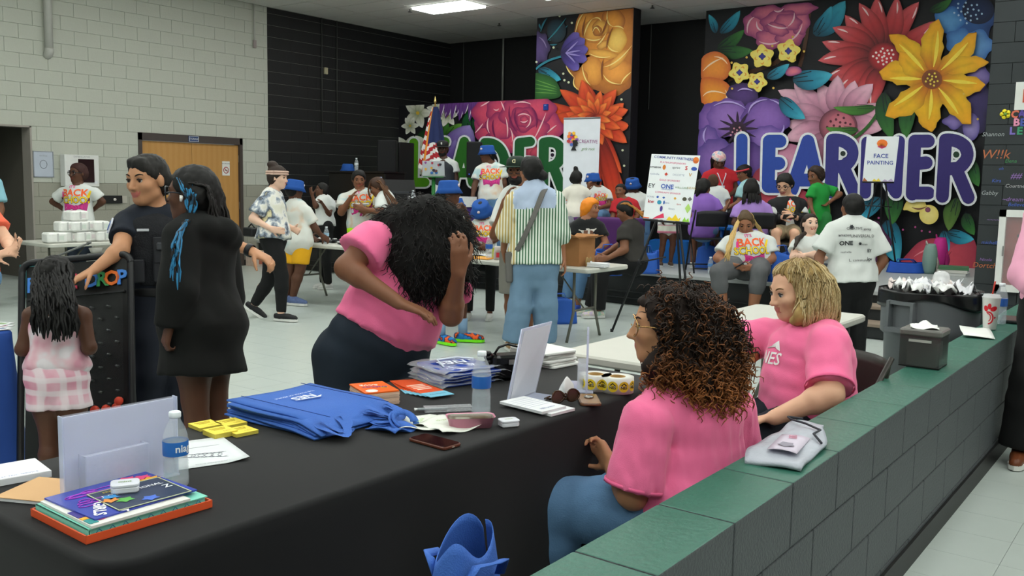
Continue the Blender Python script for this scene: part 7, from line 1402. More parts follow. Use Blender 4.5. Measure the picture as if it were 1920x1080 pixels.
for px,py in((223,752),(199,767),(178,769),(218,764),(122,782),(150,785)):
 r0=ray(px,py);dist_=np.dot(o+N_*.012-CAM,N_)/np.dot(r0,N_);p_=CAM+r0*dist_-np.array((cm[0],cm[1],0));MB().cyl(p_-N_*.006,p_+N_*.006,.022,n=18).build('red_disc',mat('disc_red','#ea4526',rough=.4),t)
for s in(.04,Wd-.04):MB().tube([mp(s,.02,-.02),mp(s,.0,-.02)*np.array((1,1,0))+np.array((0,0,.0))],.014,8).build('stand_leg',MATS['board_frame'],t);a=mp(s,Hd*.7,-.02);MB().tube([a,np.array((a[0],a[1],0))-N_*np.array((1,1,0))*.16],.010,8).build('rear_leg',MATS['board_frame'],t)
a,b2=at(98,484,5.1),at(166,456,5.4);t2_=thing('pointer_rod','thin grey rod sticking out behind the game board','rod',tuple(a));MB().tube([(0,0,0),tuple(b2-a)],.006,8).build('shaft',mat('rod_grey','#5c5f5c',rough=.4),t2_);MB().tube([tuple((b2-a)*.97),tuple((b2-a)*1.05)],.009,8).build('tip',MATS['rod_grey'],t2_);MB().tube([(0,0,0),(0,0,-a[2]+.001)],.008,8).build('post',MATS['rod_grey'],t2_)
cb=on_z(28,618,.74);cloth('tablecloth','blue tablecloth corner at the left edge of the picture',cb[0]-1.2,cb[0]-.02,cb[1]-.05,cb[1]+.75,.745,mat('cloth_blue','#2a4f9e',rough=.8,var=.08),r=.05,flare=.06,fold=.015,seed=3)
tt=thing('folding_table','table under the blue cloth at the left edge','table',(cb[0]-.61,cb[1]+.35,0));MB().rbox((0,0,.715),(1.16,.78,.04),.04).build('table_top',M_wplast,tt);[MB().tube([(sx*.45,sy*.28,0),(sx*.45,sy*.28,.70)],.014,8).build('leg',M_leg,tt)for sx in(-1,1)for sy in(-1,1)]
for k in range(3):c=on_z(4+3*k,616-3*k,.75);tk=thing('leaflet',['lowest leaflet on the blue cloth at the left edge','middle leaflet on the blue cloth at the left edge','top leaflet on the blue cloth at the left edge'][k],'leaflet',(c[0]-.04,c[1],.750+.004*k),.3*k);MB().box((0,0,.0015),(.14,.10,.003)).build('sheet',M_paper,tk);MB().box((.02,0,.0034),(.05,.07,.0006)).build('picture',mat('leaf_pic%d'%k,('#6f7f9a','#9a6f7f','#7f9a6f')[k],var=.3),tk)
#--- things on the stage and along the walls
def tripod(t,hub,feet,m,r=.012):
 for f in feet:MB().tube([hub,f],r,8).build('leg',m,t)
M_easel=mat('easel_black','#17181b',rough=.45)
dB=9.3;q=[at(1222,289,dB+.10),at(1313,292,dB-.04),at(1293,417,dB-.12),at(1206,409,dB+.02)]
t=thing('partners_board','white community partners board with sponsor names on a black easel','sign board',tuple(q[3]));o=q[3];X_=unit(q[2]-q[3]);U_=unit(q[0]-q[3]);Nn=np.cross(X_,U_);W_=np.linalg.norm(q[2]-q[3]);H_=np.linalg.norm(q[0]-q[3])
b=MB();b.sheet(q[3]-o,q[2]-o,q[1]-o,q[0]-o,.006);b.build('board',mat('foam_board','#dfe4e6',rough=.6),t)
def bM(u,v):M=np.eye(4);Xd=unit(q[2]-q[3]);Ud=unit((q[0]-q[3])*(1-u)+(q[1]-q[2])*u);nn=unit(np.cross(Xd,Ud));pos=(q[3]+(q[2]-q[3])*u)*(1-v)+(q[0]+(q[1]-q[0])*u)*v-o+nn*.008;M[:3,0]=Xd;M[:3,1]=np.cross(nn,Xd);M[:3,2]=nn;M[:3,3]=pos;return M
def bt(s,u,v,size,c,**k):b=MB();mb_text(b,s,bM(u,v),size,**k);b.build('lettering',mat('board_ink_'+c[1:],c,rough=.6),t)
bt('COMMUNITY PARTNERS',.47,.945,.036,'#2c3f94',off=.012);bt('PLATINUM SPONSORS',.47,.87,.026,'#d8407c');bt('GOLD SPONSORS',.45,.60,.026,'#d8407c');bt('COMMUNITY SPONSOR',.45,.41,.024,'#d8407c')
bt('amazon',.12,.80,.036,'#2b3038',off=.01);bt('sprint',.55,.80,.034,'#3a3f48');bt('nashville',.12,.69,.028,'#8a93b0');bt('DELOITTE',.62,.69,.026,'#9aa4b8');bt('EY',.09,.505,.062,'#2d2f36',off=.01);bt('ONE',.42,.505,.062,'#2f58b0',off=.025);bt('COMMUNITY',.42,.462,.018,'#2f58b0');bt('WELLCARE',.72,.50,.026,'#6a8f6a');bt('NEAK',.93,.505,.034,'#b8a26a');bt('SCARE',.10,.335,.024,'#8a93a8');bt('kw',.12,.265,.052,'#b03040',off=.015);bt('metro',.45,.26,.024,'#6f8fb8');bt('farm',.72,.25,.024,'#c04848');bt('library',.58,.175,.024,'#8a93a8');bt('V',.86,.70,.05,'#c8902c',off=.01);bt('S',.76,.80,.055,'#c23038',off=.03)
def bd(u,v,rx,ry,c,n=14,name='logo_mark'):M=bM(u,v);b=MB();b.add([M[:3,:3]@np.array((rx*math.cos(a),ry*math.sin(a),0))+M[:3,3]for a in np.linspace(0,2*math.pi,n,endpoint=False)],[tuple(range(n))]);b.build(name,mat('board_mark_'+c[1:],c,rough=.6),t)
bd(.30,.80,.016,.026,'#d07a2c');bd(.92,.795,.030,.020,'#2c4fa8');bd(.36,.695,.018,.018,'#c8402c',4);bd(.25,.34,.012,.012,'#3a62b8');bd(.38,.335,.014,.012,'#2f5fb0',4);bd(.30,.26,.022,.022,'#2f8fb0');bd(.40,.262,.008,.02,'#2f5fb0');bd(.82,.335,.022,.02,'#4a4a38');bd(.93,.34,.022,.024,'#6a6a68',4);bd(.36,.165,.014,.030,'#4a3a88');bd(.92,.20,.030,.05,'#a8cf6a',4);bd(.93,.925,.030,.035,'#e0782c',10);bd(.93,.905,.026,.014,'#d8407c',4);bd(.62,.335,.012,.012,'#d8a23a')
for pts,c in(([(.20,0),(.45,.03),(.42,.10),(.27,.04)],'#d8345a'),([(.50,.0),(.55,.06),(.62,.03),(.68,.10),(.75,.03),(.80,.06),(.78,0)],'#e8c82a'),([(.84,0),(.88,.07),(.92,.02),(.96,.06),(.99,0)],'#8ac83a'),([(.0,.0),(.0,.02),(.14,.015),(.12,.0)],'#e0602c')):
 b=MB();b.add([bM(u,v)[:3,3]for u,v in pts],[tuple(range(len(pts)))]);b.build('corner_art',mat('board_art_'+c[1:],c,rough=.6),t)
ez=thing('easel','black tripod easel carrying the partners board','easel',tuple(on_z(1147,622,0)));eo=np.array(ez.location[:]);apex=at(1264,330,dB+.25)
f1=on_z(1147,622,0);f2=at(1300,610,dB-.25);f2[2]=0;f3=at(1283,560,dB+.7);f3[2]=0
for f in(f1,f2,f3):MB().tube([apex-eo,f-eo],.013,8).build('leg',M_easel,ez);MB().cyl(f-eo,f-eo+UP*.03,.017,n=8).build('rubber_foot',M_easel,ez)
MB().tube([q[3]-eo-Nn*.02-U_*.01,q[2]-eo-Nn*.02-U_*.01],.010,8).build('ledge',M_easel,ez);h_=f1+(apex-f1)*.45;MB().tube([h_-eo,at(1248,482,dB+.1)-eo],.008,8).build('brace',M_easel,ez);MB().lathe(h_-eo,[(.018,-.03),(.022,0),(.018,.03)],10).build('clamp',M_easel,ez);MB().cyl(apex-eo-UP*.05,apex-eo+UP*.04,.02,n=10).build('hub',M_easel,ez)
dF=12.6;q2=[at(1625,256,dF+.08),at(1686,256,dF),at(1676,341,dF-.08),at(1617,340,dF)];q=q2
t=thing('face_painting_sign','white FACE PAINTING sign on an easel before the blue letters','sign board',tuple(q[3]));o=q[3];b=MB();b.sheet(q[3]-o,q[2]-o,q[1]-o,q[0]-o,.006);b.build('board',MATS['foam_board'],t)
bt('FACE',.5,.56,.082,'#33489c',off=.015);bt('PAINTING',.5,.41,.074,'#33489c',off=.015);bd(.5,.84,.07,.06,'#e8782c',10);bd(.5,.77,.06,.03,'#d8407c',4);bd(.5,.81,.05,.02,'#f0c82a',6)
for pts,c in(([(.0,0),(.04,.08),(.12,.03),(.16,.0)],'#a8623a'),([(.3,0),(.36,.06),(.44,.02),(.5,.07),(.58,0)],'#e8cf4a'),([(.62,0),(.7,.05),(.8,.01),(.9,.07),(.99,0)],'#b8a8c8')):
 b=MB();b.add([bM(u,v)[:3,3]for u,v in pts],[tuple(range(len(pts)))]);b.build('corner_art',mat('board_art_'+c[1:],c,rough=.6),t)
ap=at(1655,300,dF+.2);g1,g2,g3=at(1604,470,dF-.2),at(1681,512,dF-.15),at(1650,480,dF+.6);ez=thing('easel','thin black easel carrying the face painting sign','easel',(g2[0],g2[1],ZS));eo=np.array(ez.location[:])
for f in(g1,g2,g3):f=np.array((f[0],f[1],ZS));MB().tube([ap-eo,f-eo],.012,8).build('leg',M_easel,ez)
MB().tube([q[3]-eo-UP*.01,q[2]-eo-UP*.01],.010,8).build('ledge',M_easel,ez);MB().tube([at(1615,385,dF)-eo,at(1672,388,dF)-eo],.007,6).build('brace',M_easel,ez)
dN=13.7;q=[at(1057,224,dN),at(1126,222,dN),at(1118,430,dN),at(1055,432,dN)];bz=q[3].copy();t=thing('banner','white roll-up banner with flower-haired profile and coloured lettering','banner',(bz[0],bz[1],ZS));o=np.array(t.location[:])
qb=[q[0],q[1],np.array((q[2][0],q[2][1],ZS+.08)),np.array((q[3][0],q[3][1],ZS+.08))];q=qb
b=MB();b.sheet(q[3]-o,q[2]-o,q[1]-o,q[0]-o,.003);b.build('sheet',mat('banner_white','#d8dde4',rough=.5),t);MB().box(((q[2]+q[3])/2-o-UP*.04),(.12,.12,.07)).build('base',mat('banner_base','#8f9295',rough=.3,metal=.6),t);MB().tube([q[0]-o+UP*.01,q[1]-o+UP*.01],.014,8).build('top_rail',MATS['banner_base'],t)
Hh=np.linalg.norm(q[0]-q[3])
for v in(.83,.36):
 bt('CREATIVE',.68,v,.075,'#8a3a78',sx=.85);bt('girls rock',.68,v-.055,.06,'#5f8f4a',shear=.4,sx=.85)
 M=bM(.28,v);cols=('#e8782c','#d8407c','#f0b82a','#b83a3a','#8a5ab0','#e89a5a','#4a6ab8','#d86a8a','#f0d04a')
 for k in range(16):a=k*2.4;rr=.075*math.sqrt((k+.5)/16);b=MB();b.add([M[:3,:3]@np.array((rr*math.cos(a)-.02+.022*math.cos(g_)*(1+.3*(i%2)),rr*math.sin(a)*1.25+.05+.022*math.sin(g_)*(1+.3*(i%2)),.001*k))+M[:3,3]for i,g_ in enumerate(np.linspace(0,2*math.pi,12,endpoint=False))],[tuple(range(12))]);b.build('flower_mark',mat('ban_'+cols[k%9][1:],cols[k%9],rough=.6),t)
 prof=[(-.02,.02),(.05,.03),(.055,.0),(.07,-.025),(.055,-.03),(.058,-.06),(.03,-.065),(.025,-.09),(.045,-.13),(-.04,-.13),(-.01,-.06)];b=MB();b.add([M[:3,:3]@np.array((x,y,.018))+M[:3,3]for x,y in prof],[tuple(range(len(prof)))]);b.build('profile',mat('ban_black','#1a1a20',rough=.6),t)
dG=15.3;pt_,pb_=at(816,182,dG),at(812,400,dG);fx_,fy_=pt_[0],pt_[1];t=thing('flag','striped flag hanging from a pole with gold finial on the stage','flag',(fx_,fy_,ZS));zt=pt_[2]-ZS
MB().tube([(0,0,.05),(0,0,zt-.1)],.012,8).build('pole',mat('pole_brass','#b08a3a',rough=.3,metal=.7),t);MB().lathe((0,0,zt-.10),[(.012,0),(.025,.02),(.02,.05),(.006,.10),(.002,.12)],10).build('finial',mat('finial_gold','#d8c07a',rough=.25,metal=.8),t);MB().lathe((0,0,0),[(.16,0),(.16,.02),(.03,.06),(.012,.09)],16).build('base',MATS['pole_brass'],t)
hf_=1.02
def flagfn(u,v):w=.04+.17*v**.8;a=u*2*math.pi;return tuple(RH*(w*math.cos(a)*(1+.25*math.sin(5*a))-.03*v)+FH*(w*.6*math.sin(a)*(1+.25*math.sin(5*a+1)))+UP*(zt-.16-hf_*v+.06*math.sin(3*a)*v))
nu,nv=49,29;Vf=[flagfn(i/(nu-1),j/(nv-1))for i in range(nu)for j in range(nv)];b=MB()
mats_=[mat('flag_red','#a8242c',rough=.8),mat('flag_white','#d9d9d6',rough=.8),mat('flag_blue','#1f2a56',rough=.8),mat('flag_fringe','#d8862a',rough=.8)];b.add(Vf,[]);
for i in range(nu-1):
 for j in range(nv-1):
  u,v=(i+.5)/(nu-1),(j+.5)/(nv-1);b.cm=3 if(.60<u<.66)else(2 if(v<.62 and(u>.66 or u<.12))else(int(v*13+u*10)%2));b.f.append([i*nv+j,(i+1)*nv+j,(i+1)*nv+j+1,i*nv+j+1]);b.m.append(b.cm);b.sm.append(True)
b.build('cloth',mats_,t)
M_spk=mat('speaker_black','#101113',rough=.6)
def speaker(label,px,py0,py1,w,d,dd,z=None,stand=True,led=False):
 a=at(px,py0,dd);c=at(px,py1,dd);h_=a[2]-c[2];t=thing('loudspeaker',label,'speaker',(a[0],a[1],ZS),-YAW);z0=c[2]-ZS
 MB().box((0,0,z0+h_/2),(w,d,h_),bev=.03).build('cabinet',M_spk,t);MB().box((0,-d/2-.004,z0+h_/2),(w*.86,.01,h_*.9)).build('grille',mat('grille','#17181a',rough=.8,bump=.5,bscale=400),t)
 if led:MB().cyl((-.0-w*.3,-d/2-.012,z0+.05),(-w*.3,-d/2-.006,z0+.05),.012,n=8).build('led',mat('led_blue','#3a62e0',rough=.3),t)
 MB().cyl((0,0,.0),(0,0,z0),.02,n=10).build('pole',M_spk,t);[MB().tube([(0,0,.35),(.35*math.cos(a_),.35*math.sin(a_),.01)],.012,8).build('leg',M_spk,t)for a_ in(.5,2.6,4.7)];return t
speaker('tall black loudspeaker behind the woman in bucket hat on the stage',890,266,333,.24,.3,14.6,led=True)
speaker('large black loudspeaker left of the low mural wall',727,263,330,.34,.34,16.6)
c=at(813,330,14.05);t=thing('laptop','open laptop with stickered silver lid before the man in the cap','laptop',tuple(c),-YAW);MB().rbox((0,.1,.0),(.34,.24,.016),.01).build('keyboard_half',mat('laptop_silver','#b9bcc0',rough=.35,metal=.4),t)
b=MB();b.sheet((-.17,-.02,.01),(.17,-.02,.01),(.165,-.07,.225),(-.165,-.07,.225),.008);b.build('lid',mat('lid_silver','#c4c8cc',rough=.4),t)
r=np.random.default_rng(5)
for k in range(11):x,z=r.uniform(-.13,.13),r.uniform(.04,.20);y=-.02-.05*z/.225-.010;cc=('#b03a4a','#2a2a30','#d8a23a','#3a6ab0','#8a4a8a','#5a3a2a')[k%6];b=MB();b.add([(x+.018*math.cos(a)*(1+.3*(k%2)),y-.001,z+.022*math.sin(a))for a in np.linspace(0,2*math.pi,10,endpoint=False)],[tuple(range(10))[::-1]]);b.build('sticker',mat('stk_'+cc[1:],cc,rough=.5),t)
t2=thing('laptop_stand','green stand under the laptop on the stage','stand',(c[0],c[1],ZS));MB().tube([(0,0,.02),(0,0,c[2]-ZS-.02)],.03,10).build('post',mat('stand_green','#2f7a3a',rough=.5),t2);MB().lathe((0,0,0),[(.2,0),(.2,.02),(.03,.04)],16).build('base',MATS['stand_green'],t2);MB().box((0,0,c[2]-ZS-.015),(.30,.24,.012),rz=-YAW).build('tray',MATS['stand_green'],t2)
def cloth_at(label,px,py,dd,ln,wd,m,seed,rz=0.0,h_=.75):
 c=at(px,py,dd);z=ZS+h_;o=cloth('tablecloth',label,c[0]-wd/2,c[0]+wd/2,c[1]-ln/2,c[1]+ln/2,h_,m,r=.05,flare=.05,fold=.018,seed=seed);o.location.z=ZS;return c
M_purp=mat('cloth_purple','#43287a',rough=.8,var=.1);cA=cloth_at('purple tablecloth on the stage table before the laptop',790,370,13.5,2.0,.7,M_purp,5);cB=cloth_at('dark purple tablecloth at the stage table beside the banner',1140,400,12.45,.9,.5,mat('cloth_plum','#4a1f5c',rough=.8,var=.1),6,h_=.66)
for cc,lab,hh_,ln,wd in((cA,'table under the purple cloth before the laptop',.75,2.0,.7),(cB,'table under the plum cloth beside the banner',.66,.9,.5)):
 t=thing('folding_table',lab,'table',(cc[0],cc[1],ZS));MB().rbox((0,0,hh_-.03),(wd-.04,ln-.04,.04),.03).build('table_top',M_wplast,t);[MB().tube([(sx*wd*.35,sy*ln*.4,0),(sx*wd*.35,sy*ln*.4,hh_-.05)],.014,8).build('leg',M_leg,t)for sx in(-1,1)for sy in(-1,1)]
ZA=ZS+.757
def small_box(name,label,cat,p,d,m,rz=0.0,extra=None):
 t=thing(name,label,cat,tuple(p),rz);MB().box((0,0,d[2]/2),d,bev=.006).build('body',m,t);MB().box((0,0,d[2]+.002),(d[0]*.9,d[1]*.9,.004)).build('lid',m,t);return t
M_bxw=mat('carton_white','#d0d2d2',rough=.6,var=.15,vscale=30)
def on_tab(px,c,z):r=ray(px,360);k=(c[0]-.1-0)/r[0];p=CAM+r*k;return np.array((p[0],p[1],z))
for k,(px,w_,h_,l)in enumerate(((782,.24,.12,'white carton on the purple cloth left of the mixer'),(808,.26,.10,'grey white mixer box on the purple cloth'))):small_box('carton',l,'box',on_tab(px,cA,ZA),(.14,w_,h_),M_bxw)
p=on_tab(787,cA,ZA);bottle('small water bottle beside the carton on the purple cloth',p[0]-.14,p[1],ZA,1.0,'#cfd8dc','')
p=on_tab(872,cA,ZA);t=thing('bin_box','white open box holding a blue bucket hat on the purple cloth','box',tuple(p));[MB().box((a,b_,.07),(c,d,.14)).build('side',M_bxw,t)for a,b_,c,d in((.09,0,.008,.26),(-.09,0,.008,.26),(0,.13,.19,.008),(0,-.13,.19,.008))];MB().box((0,0,.004),(.18,.26,.008)).build('bottom',M_bxw,t)
def hat_thing(label,p,s=.24):t=thing('bucket_hat',label,'hat',tuple(p));MB().lathe((0,0,0),[(.57*s,.0),(.585*s,.005),(.465*s,.18*s),(.455*s,.22*s),(.41*s,.46*s),(.34*s,.53*s),(0,.54*s)],24,cap=False).build('crown_and_brim',M_bhat,t);MB().lathe((0,0,0),[(.468*s,.185*s),(.468*s,.22*s),(.46*s,.225*s)],24,cap=False).build('band',mat('hat_band','#1a4a94',rough=.8),t);return t
hat_thing('blue bucket hat standing in the white box on the purple cloth',(p[0],p[1],ZA+.009))
c=at(690,340,15.6);t=thing('piano','black upright piano against the black wall','piano',(c[0]+.35,c[1]+.5,ZS));hp=1.22
MB().box((.1,0,hp/2),(.5,1.4,hp),bev=.02).build('case',mat('piano_black','#141517',rough=.35),t);MB().box((-.25,0,.66),(.28,1.38,.12),bev=.02).build('key_shelf',MATS['piano_black'],t);MB().box((.08,0,hp+.015),(.56,1.46,.03)).build('top_lid',MATS['piano_black'],t);[MB().box((-.33,s*.62,.3),(.08,.08,.6)).build('leg',MATS['piano_black'],t)for s in(-1,1)];MB().box((-.26,0,.725),(.16,1.2,.015)).build('keys',mat('keys_white','#c9c7bd',rough=.4),t)
ptop=ZS+hp+.031;r0=ray(632,330);pp=CAM+r0*((c[0]+.25)/r0[0]);hat_thing('blue bucket hat on top of the black piano',(c[0]+.4,c[1]+.92,ptop));bottle('water bottle standing on the black piano',c[0]+.4,c[1]+.70,ptop,1.1,'#cfd8dc','')
c=at(735,345,15.1);t=thing('mixing_case','open black equipment case with raised lid beside the purple cloth','case',(c[0],c[1],ZS),-YAW);MB().box((0,0,.45),(.75,.4,.9),bev=.02).build('case',M_spk,t);b=MB();b.sheet((-.37,.2,.90),(.37,.2,.90),(.33,.32,1.10),(-.33,.32,1.10),.03);b.build('lid',M_spk,t);MB().box((0,-.05,.91),(.6,.25,.03)).build('mixer_panel',mat('mixer_grey','#3a3d42',rough=.4),t);MB().cyl((-.20,0,.92),(-.20,0,1.10),.008,n=8).build('lamp_stem',M_spk,t);MB().box((-.20,0,1.13),(.07,.05,.05)).build('lamp_head',mat('lamp_bluewhite','#b8c4f0',rough=.3),t)
c=at(693,305,15.9);t=thing('equipment_rack','tall black equipment rack behind the woman with paper plate','rack',(c[0]+1.3,c[1]+.6,ZS));MB().box((0,0,.9),(.4,.5,1.8),bev=.02).build('cabinet',M_spk,t);[MB().box((-.205,0,.5+.35*k),(.01,.42,.28)).build('panel',mat('rack_panel','#1c1e20',rough=.4),t)for k in range(4)]
p=on_x(1025,201,XL-.05);t=thing('wall_box','small blue box fixed at the top of the low mural wall','box',tuple(p));MB().box((0,0,0),(.09,.10,.11),bev=.01).build('body',mat('box_blue','#1f3f94',rough=.5),t);MB().box((-.047,0,.03),(.006,.04,.02)).build('tab',mat('box_tab','#6a8ad0',rough=.5),t)
c=at(1372,430,12.35);t=thing('kids_table','bright blue plastic table between the purple shirts','table',(c[0],c[1],ZS));mbp=mat('plastic_blue','#1f6fc0',rough=.4);MB().rbox((0,0,.56),(.6,.6,.05),.1).build('table_top',mbp,t);[MB().tube([(sx*.22,sy*.22,.54),(sx*.26,sy*.26,0)],[.035,.028],10).build('leg',mbp,t)for sx in(-1,1)for sy in(-1,1)]
t=thing('paint_cup','orange plastic cup on the blue table','cup',(c[0]-.12,c[1]+.18,ZS+.586));MB().lathe((0,0,0),[(.04,0),(.055,.13),(.05,.13),(.036,.01)],18,cap=False).build('cup',mat('cup_orange','#e2562a',rough=.4),t);MB().lathe((0,0,.005),[(.0,0),(.037,.0)],16,cap=False).build('bottom',MATS['cup_orange'],t)
M_blub=mat('bag_blue','#2a5cb8',rough=.7,var=.1)
def floor_bag(label,px,py,dd,w_,h_,z,m=None,seed=0,name='tote_bag'):
 c=at(px,py,dd);t=thing(name,label,'tote bag' if name=='tote_bag' else 'bag',(c[0],c[1],z),-YAW);r=np.random.default_rng(seed);p1,p2=r.uniform(0,6,2)
 MB().grid(lambda u,v:((w_/2)*(1-.15*v+.10*math.sin(9*u+p1))*math.cos(6.2832*u),(w_*.3)*(1-.4*v+.12*math.sin(7*u+p2))*math.sin(6.2832*u),h_*v*(1+.08*math.sin(12*u+p1))+.002),34,10,.002).build('bag_body',m or M_blub,t)
 for s in(-1,1):MB().tube([(-.25*w_,s*.06*w_,h_*.9),(-.2*w_,s*.1*w_,h_*1.25),(.1*w_,s*.1*w_,h_*1.28),(.22*w_,s*.06*w_,h_*.9)],.012,6,flat=.3).build('handle',m or M_blub,t)
 return t
floor_bag('blue tote bag on the stage behind the black shirt with braids',1142,468,11.25,.34,.30,ZS,seed=1);floor_bag('blue tote bag standing right of the woman with golden brown braids',1214,470,11.6,.30,.28,ZS,seed=2);floor_bag('blue tote bag beside the woman with blonde braids',1466,470,10.9,.34,.34,ZS,seed=3);floor_bag('blue tote bag on the stage beneath the blue table',1330,480,12.4,.40,.30,ZS,seed=4);floor_bag('blue tote bag on the floor behind the striped shirt',1052,560,10.2,.34,.26,0,seed=5)
c=at(1258,470,13.4);t=thing('storage_crate','bright blue crate on the stage behind the partners board','crate',(c[0],c[1],ZS),.3);[MB().box((a,b_,.16),(c_,d,.32)).build('side',mbp,t)for a,b_,c_,d in((.2,0,.02,.55),(-.2,0,.02,.55),(0,.27,.42,.02),(0,-.27,.42,.02))];MB().box((0,0,.01),(.4,.54,.02)).build('bottom',mbp,t)
c=on_z(1325,515,ZS);bottle('water bottle standing alone on the stage edge',c[0]+.10,c[1],ZS,1.05,'#5f8fc8','')
def backpack(label,px,py,dd,w_,h_,m,m2,rz):
 c=at(px,py,dd);t=thing('backpack',label,'backpack',(c[0],c[1],ZS),rz);MB().grid(lambda u,v:(w_/2*math.cos(6.2832*u)*(math.sin(math.pi*(.12+.80*v))**.4),w_*.33*math.sin(6.2832*u)*(math.sin(math.pi*(.12+.80*v))**.4),h_*v),26,12,.004).build('main_compartment',m,t);MB().grid(lambda u,v:(w_*.36*math.cos(math.pi*u+math.pi),-w_*.24-w_*.18*math.sin(math.pi*u)*math.sin(math.pi*(.1+.8*v)),.03+h_*.5*v),14,8,.003).build('front_pocket',m2,t);MB().tube([(-.05,.05,h_*.97),(0,.06,h_*1.08),(.05,.05,h_*.97)],.01,6).build('top_loop',m2,t);return t
backpack('grey green backpack with speckled pocket on the stage by the mural',1742,510,12.4,.28,.40,mat('pack_sage','#7f9a92',rough=.8),mat('pack_speckle','#b0a8a0',rough=.8,var=.5,vscale=60),.4);backpack('bright pink backpack behind the grey green one',1760,505,12.9,.32,.46,mat('pack_pink','#c02a86',rough=.7),mat('pack_pink2','#a8226f',rough=.7),.2)
floor_bag('blue jacket heap on the stage left of the backpacks',1700,510,12.5,.55,.14,ZS,mat('jacket_blue','#1f4fae',rough=.7,var=.2),8,'jacket_heap')
c=at(1787,516,12.2)
for k,(m_,l)in enumerate((('#c9cbc8','white book at the bottom of the pile by the mural'),('#d4d4cc','second white book of the pile by the mural'),('#4f7a58','green book on top of the pile by the mural'))):book(l,c[0],c[1],.30,.36,.04,ZS+.0405*k,.1*k,mat('bk_'+m_[1:],m_,rough=.6))
ZW=.742
tb1.location.x=7.72;tb2.location.x=7.95
def wp_(px,X):r=ray(px,470);k=X/r[0];p=CAM+r*k;return np.array((p[0],p[1],ZW))
r=np.random.default_rng(14)
for k in range(14):
 px=508+k*11;p=wp_(px,7.78+.35*r.random());t=thing('folded_goods',('%s %s folded item from the door end of the white table'%(('first','second','third','fourth','fifth','sixth','seventh','eighth','ninth','tenth','eleventh','twelfth','thirteenth','fourteenth')[k],'dark' if k%3 else 'pale')),'folded cloth',tuple(p),r.uniform(0,3));cc=mat('goods_black','#17181b',rough=.7)if k%3 else mat('goods_pale','#cfd0cf',rough=.6,var=.2);MB().grid(lambda u,v,k=k:((u-.5)*.2,(v-.5)*.16,.02+.018*math.sin(6*u+k)*math.cos(5*v+k)),8,8,.016).build('cloth',cc,t);MB().box((.02,0,.045),(.05,.04,.008)).build('tag',M_paper,t)
p=wp_(612,7.75);bottle('clear water bottle on the white table among the dark goods',p[0],p[1],ZW,1.0,'#9fc0d8','')
p=wp_(472,7.9);t=thing('camera_bag','small black bag on the door end of the white table','bag',tuple(p));MB().rbox((0,0,.06),(.16,.2,.12),.03).build('body',M_bmetal,t);MB().tube([(0,-.08,.11),(0,0,.17),(0,.08,.11)],.01,6).build('strap',M_bmetal,t)
p=wp_(917,7.52);bottle('water bottle with blue label on the white table by the seated child',p[0],p[1],ZW,1.15,'#2f5fb0','')
p=wp_(936,7.50);t=thing('snack_pouch','red and white snack pouch on the white table','pouch',tuple(p),-YAW);MB().grid(lambda u,v:((u-.5)*.10,.03*math.sin(math.pi*u)*math.sin(math.pi*min(1,v+.2)),.14*v),8,8,.012).build('pouch',mat('pouch_white','#d8d0cc',rough=.4),t);MB().box((0,-.012,.05),(.06,.006,.05)).build('label',mat('pouch_red','#c2303a',rough=.4),t)
p=wp_(927,7.62);t=thing('juice_box','yellow green juice box on the white table','carton',tuple(p),-YAW);MB().box((0,0,.055),(.06,.045,.11),bev=.004).build('box',mat('juice_lime','#c2cf4a',rough=.5),t);MB().tube([(.01,0,.11),(.015,0,.15)],.003,6).build('straw',M_paper,t)
for k,(px,X,c_,l)in enumerate(((900,7.48,'#e0992a','orange workbook nearest on the white table'),(905,7.75,'#c9d2dc','pale blue papers on the white table behind the workbook'),(885,7.6,'#d8a83a','yellow workbook on the white table near the seated child'))):p=wp_(px,X);book(l,p[0],p[1],.22,.28,.007,ZW+.001,.3+.4*k,mat('wb_'+c_[1:],c_,rough=.5),name='workbook')
c=wp_(1080,7.62);M_card=mat('cardboard','#a8764a',rough=.85,var=.06);t=thing('cardboard_box','open brown cardboard box on the end of the white table','box',(c[0],c[1],ZW),-.05);wx,wy,hz2=.26,.26,.27
for a,b_,c_,d in((wx/2,0,.006,wy),(-wx/2,0,.006,wy),(0,wy/2,wx,.006),(0,-wy/2,wx,.006)):MB().box((a,b_,hz2/2),(c_,d,hz2)).build('side',M_card,t)
MB().box((0,0,.004),(wx,wy,.006)).build('bottom',M_card,t)
for(a,b_,dx,dy)in((-wx/2,0,-.10,0),(0,-wy/2,0,-.10),(wx/2,0,.06,0),(0,wy/2,0,.07)):
 b=MB();s_=np.array((dx,dy,.03));o_=np.array((a,b_,hz2));e_=np.array((0,wy/2,0))if dx else np.array((wx/2,0,0));b.sheet(o_-e_,o_+e_,o_+e_+s_,o_-e_+s_,.005);b.build('flap',M_card,t)
p=wp_(1122,7.60);t=thing('folded_napkins','pile of white paper napkins beside the cardboard box','napkins',tuple(p),.2);[MB().rbox((.003*k,.002*k,.008+.013*k),(.15,.2,.012),.02).build('napkin',M_paper,t)for k in range(3)]
p=wp_(1104,7.55);t=thing('snack_bag','small gold snack bag beside the cardboard box','bag',tuple(p));MB().grid(lambda u,v:((u-.5)*.09,.025*math.sin(math.pi*u)*math.sin(math.pi*v)-.01,.01+.07*v+.01*math.sin(9*u)),8,8,.012).build('pouch',mat('foil_gold','#a88a5a',rough=.35,metal=.3),t);MB().box((0,-.03,.04),(.03,.004,.03)).build('label',M_paper,t)
p=on_z(482,498,0)
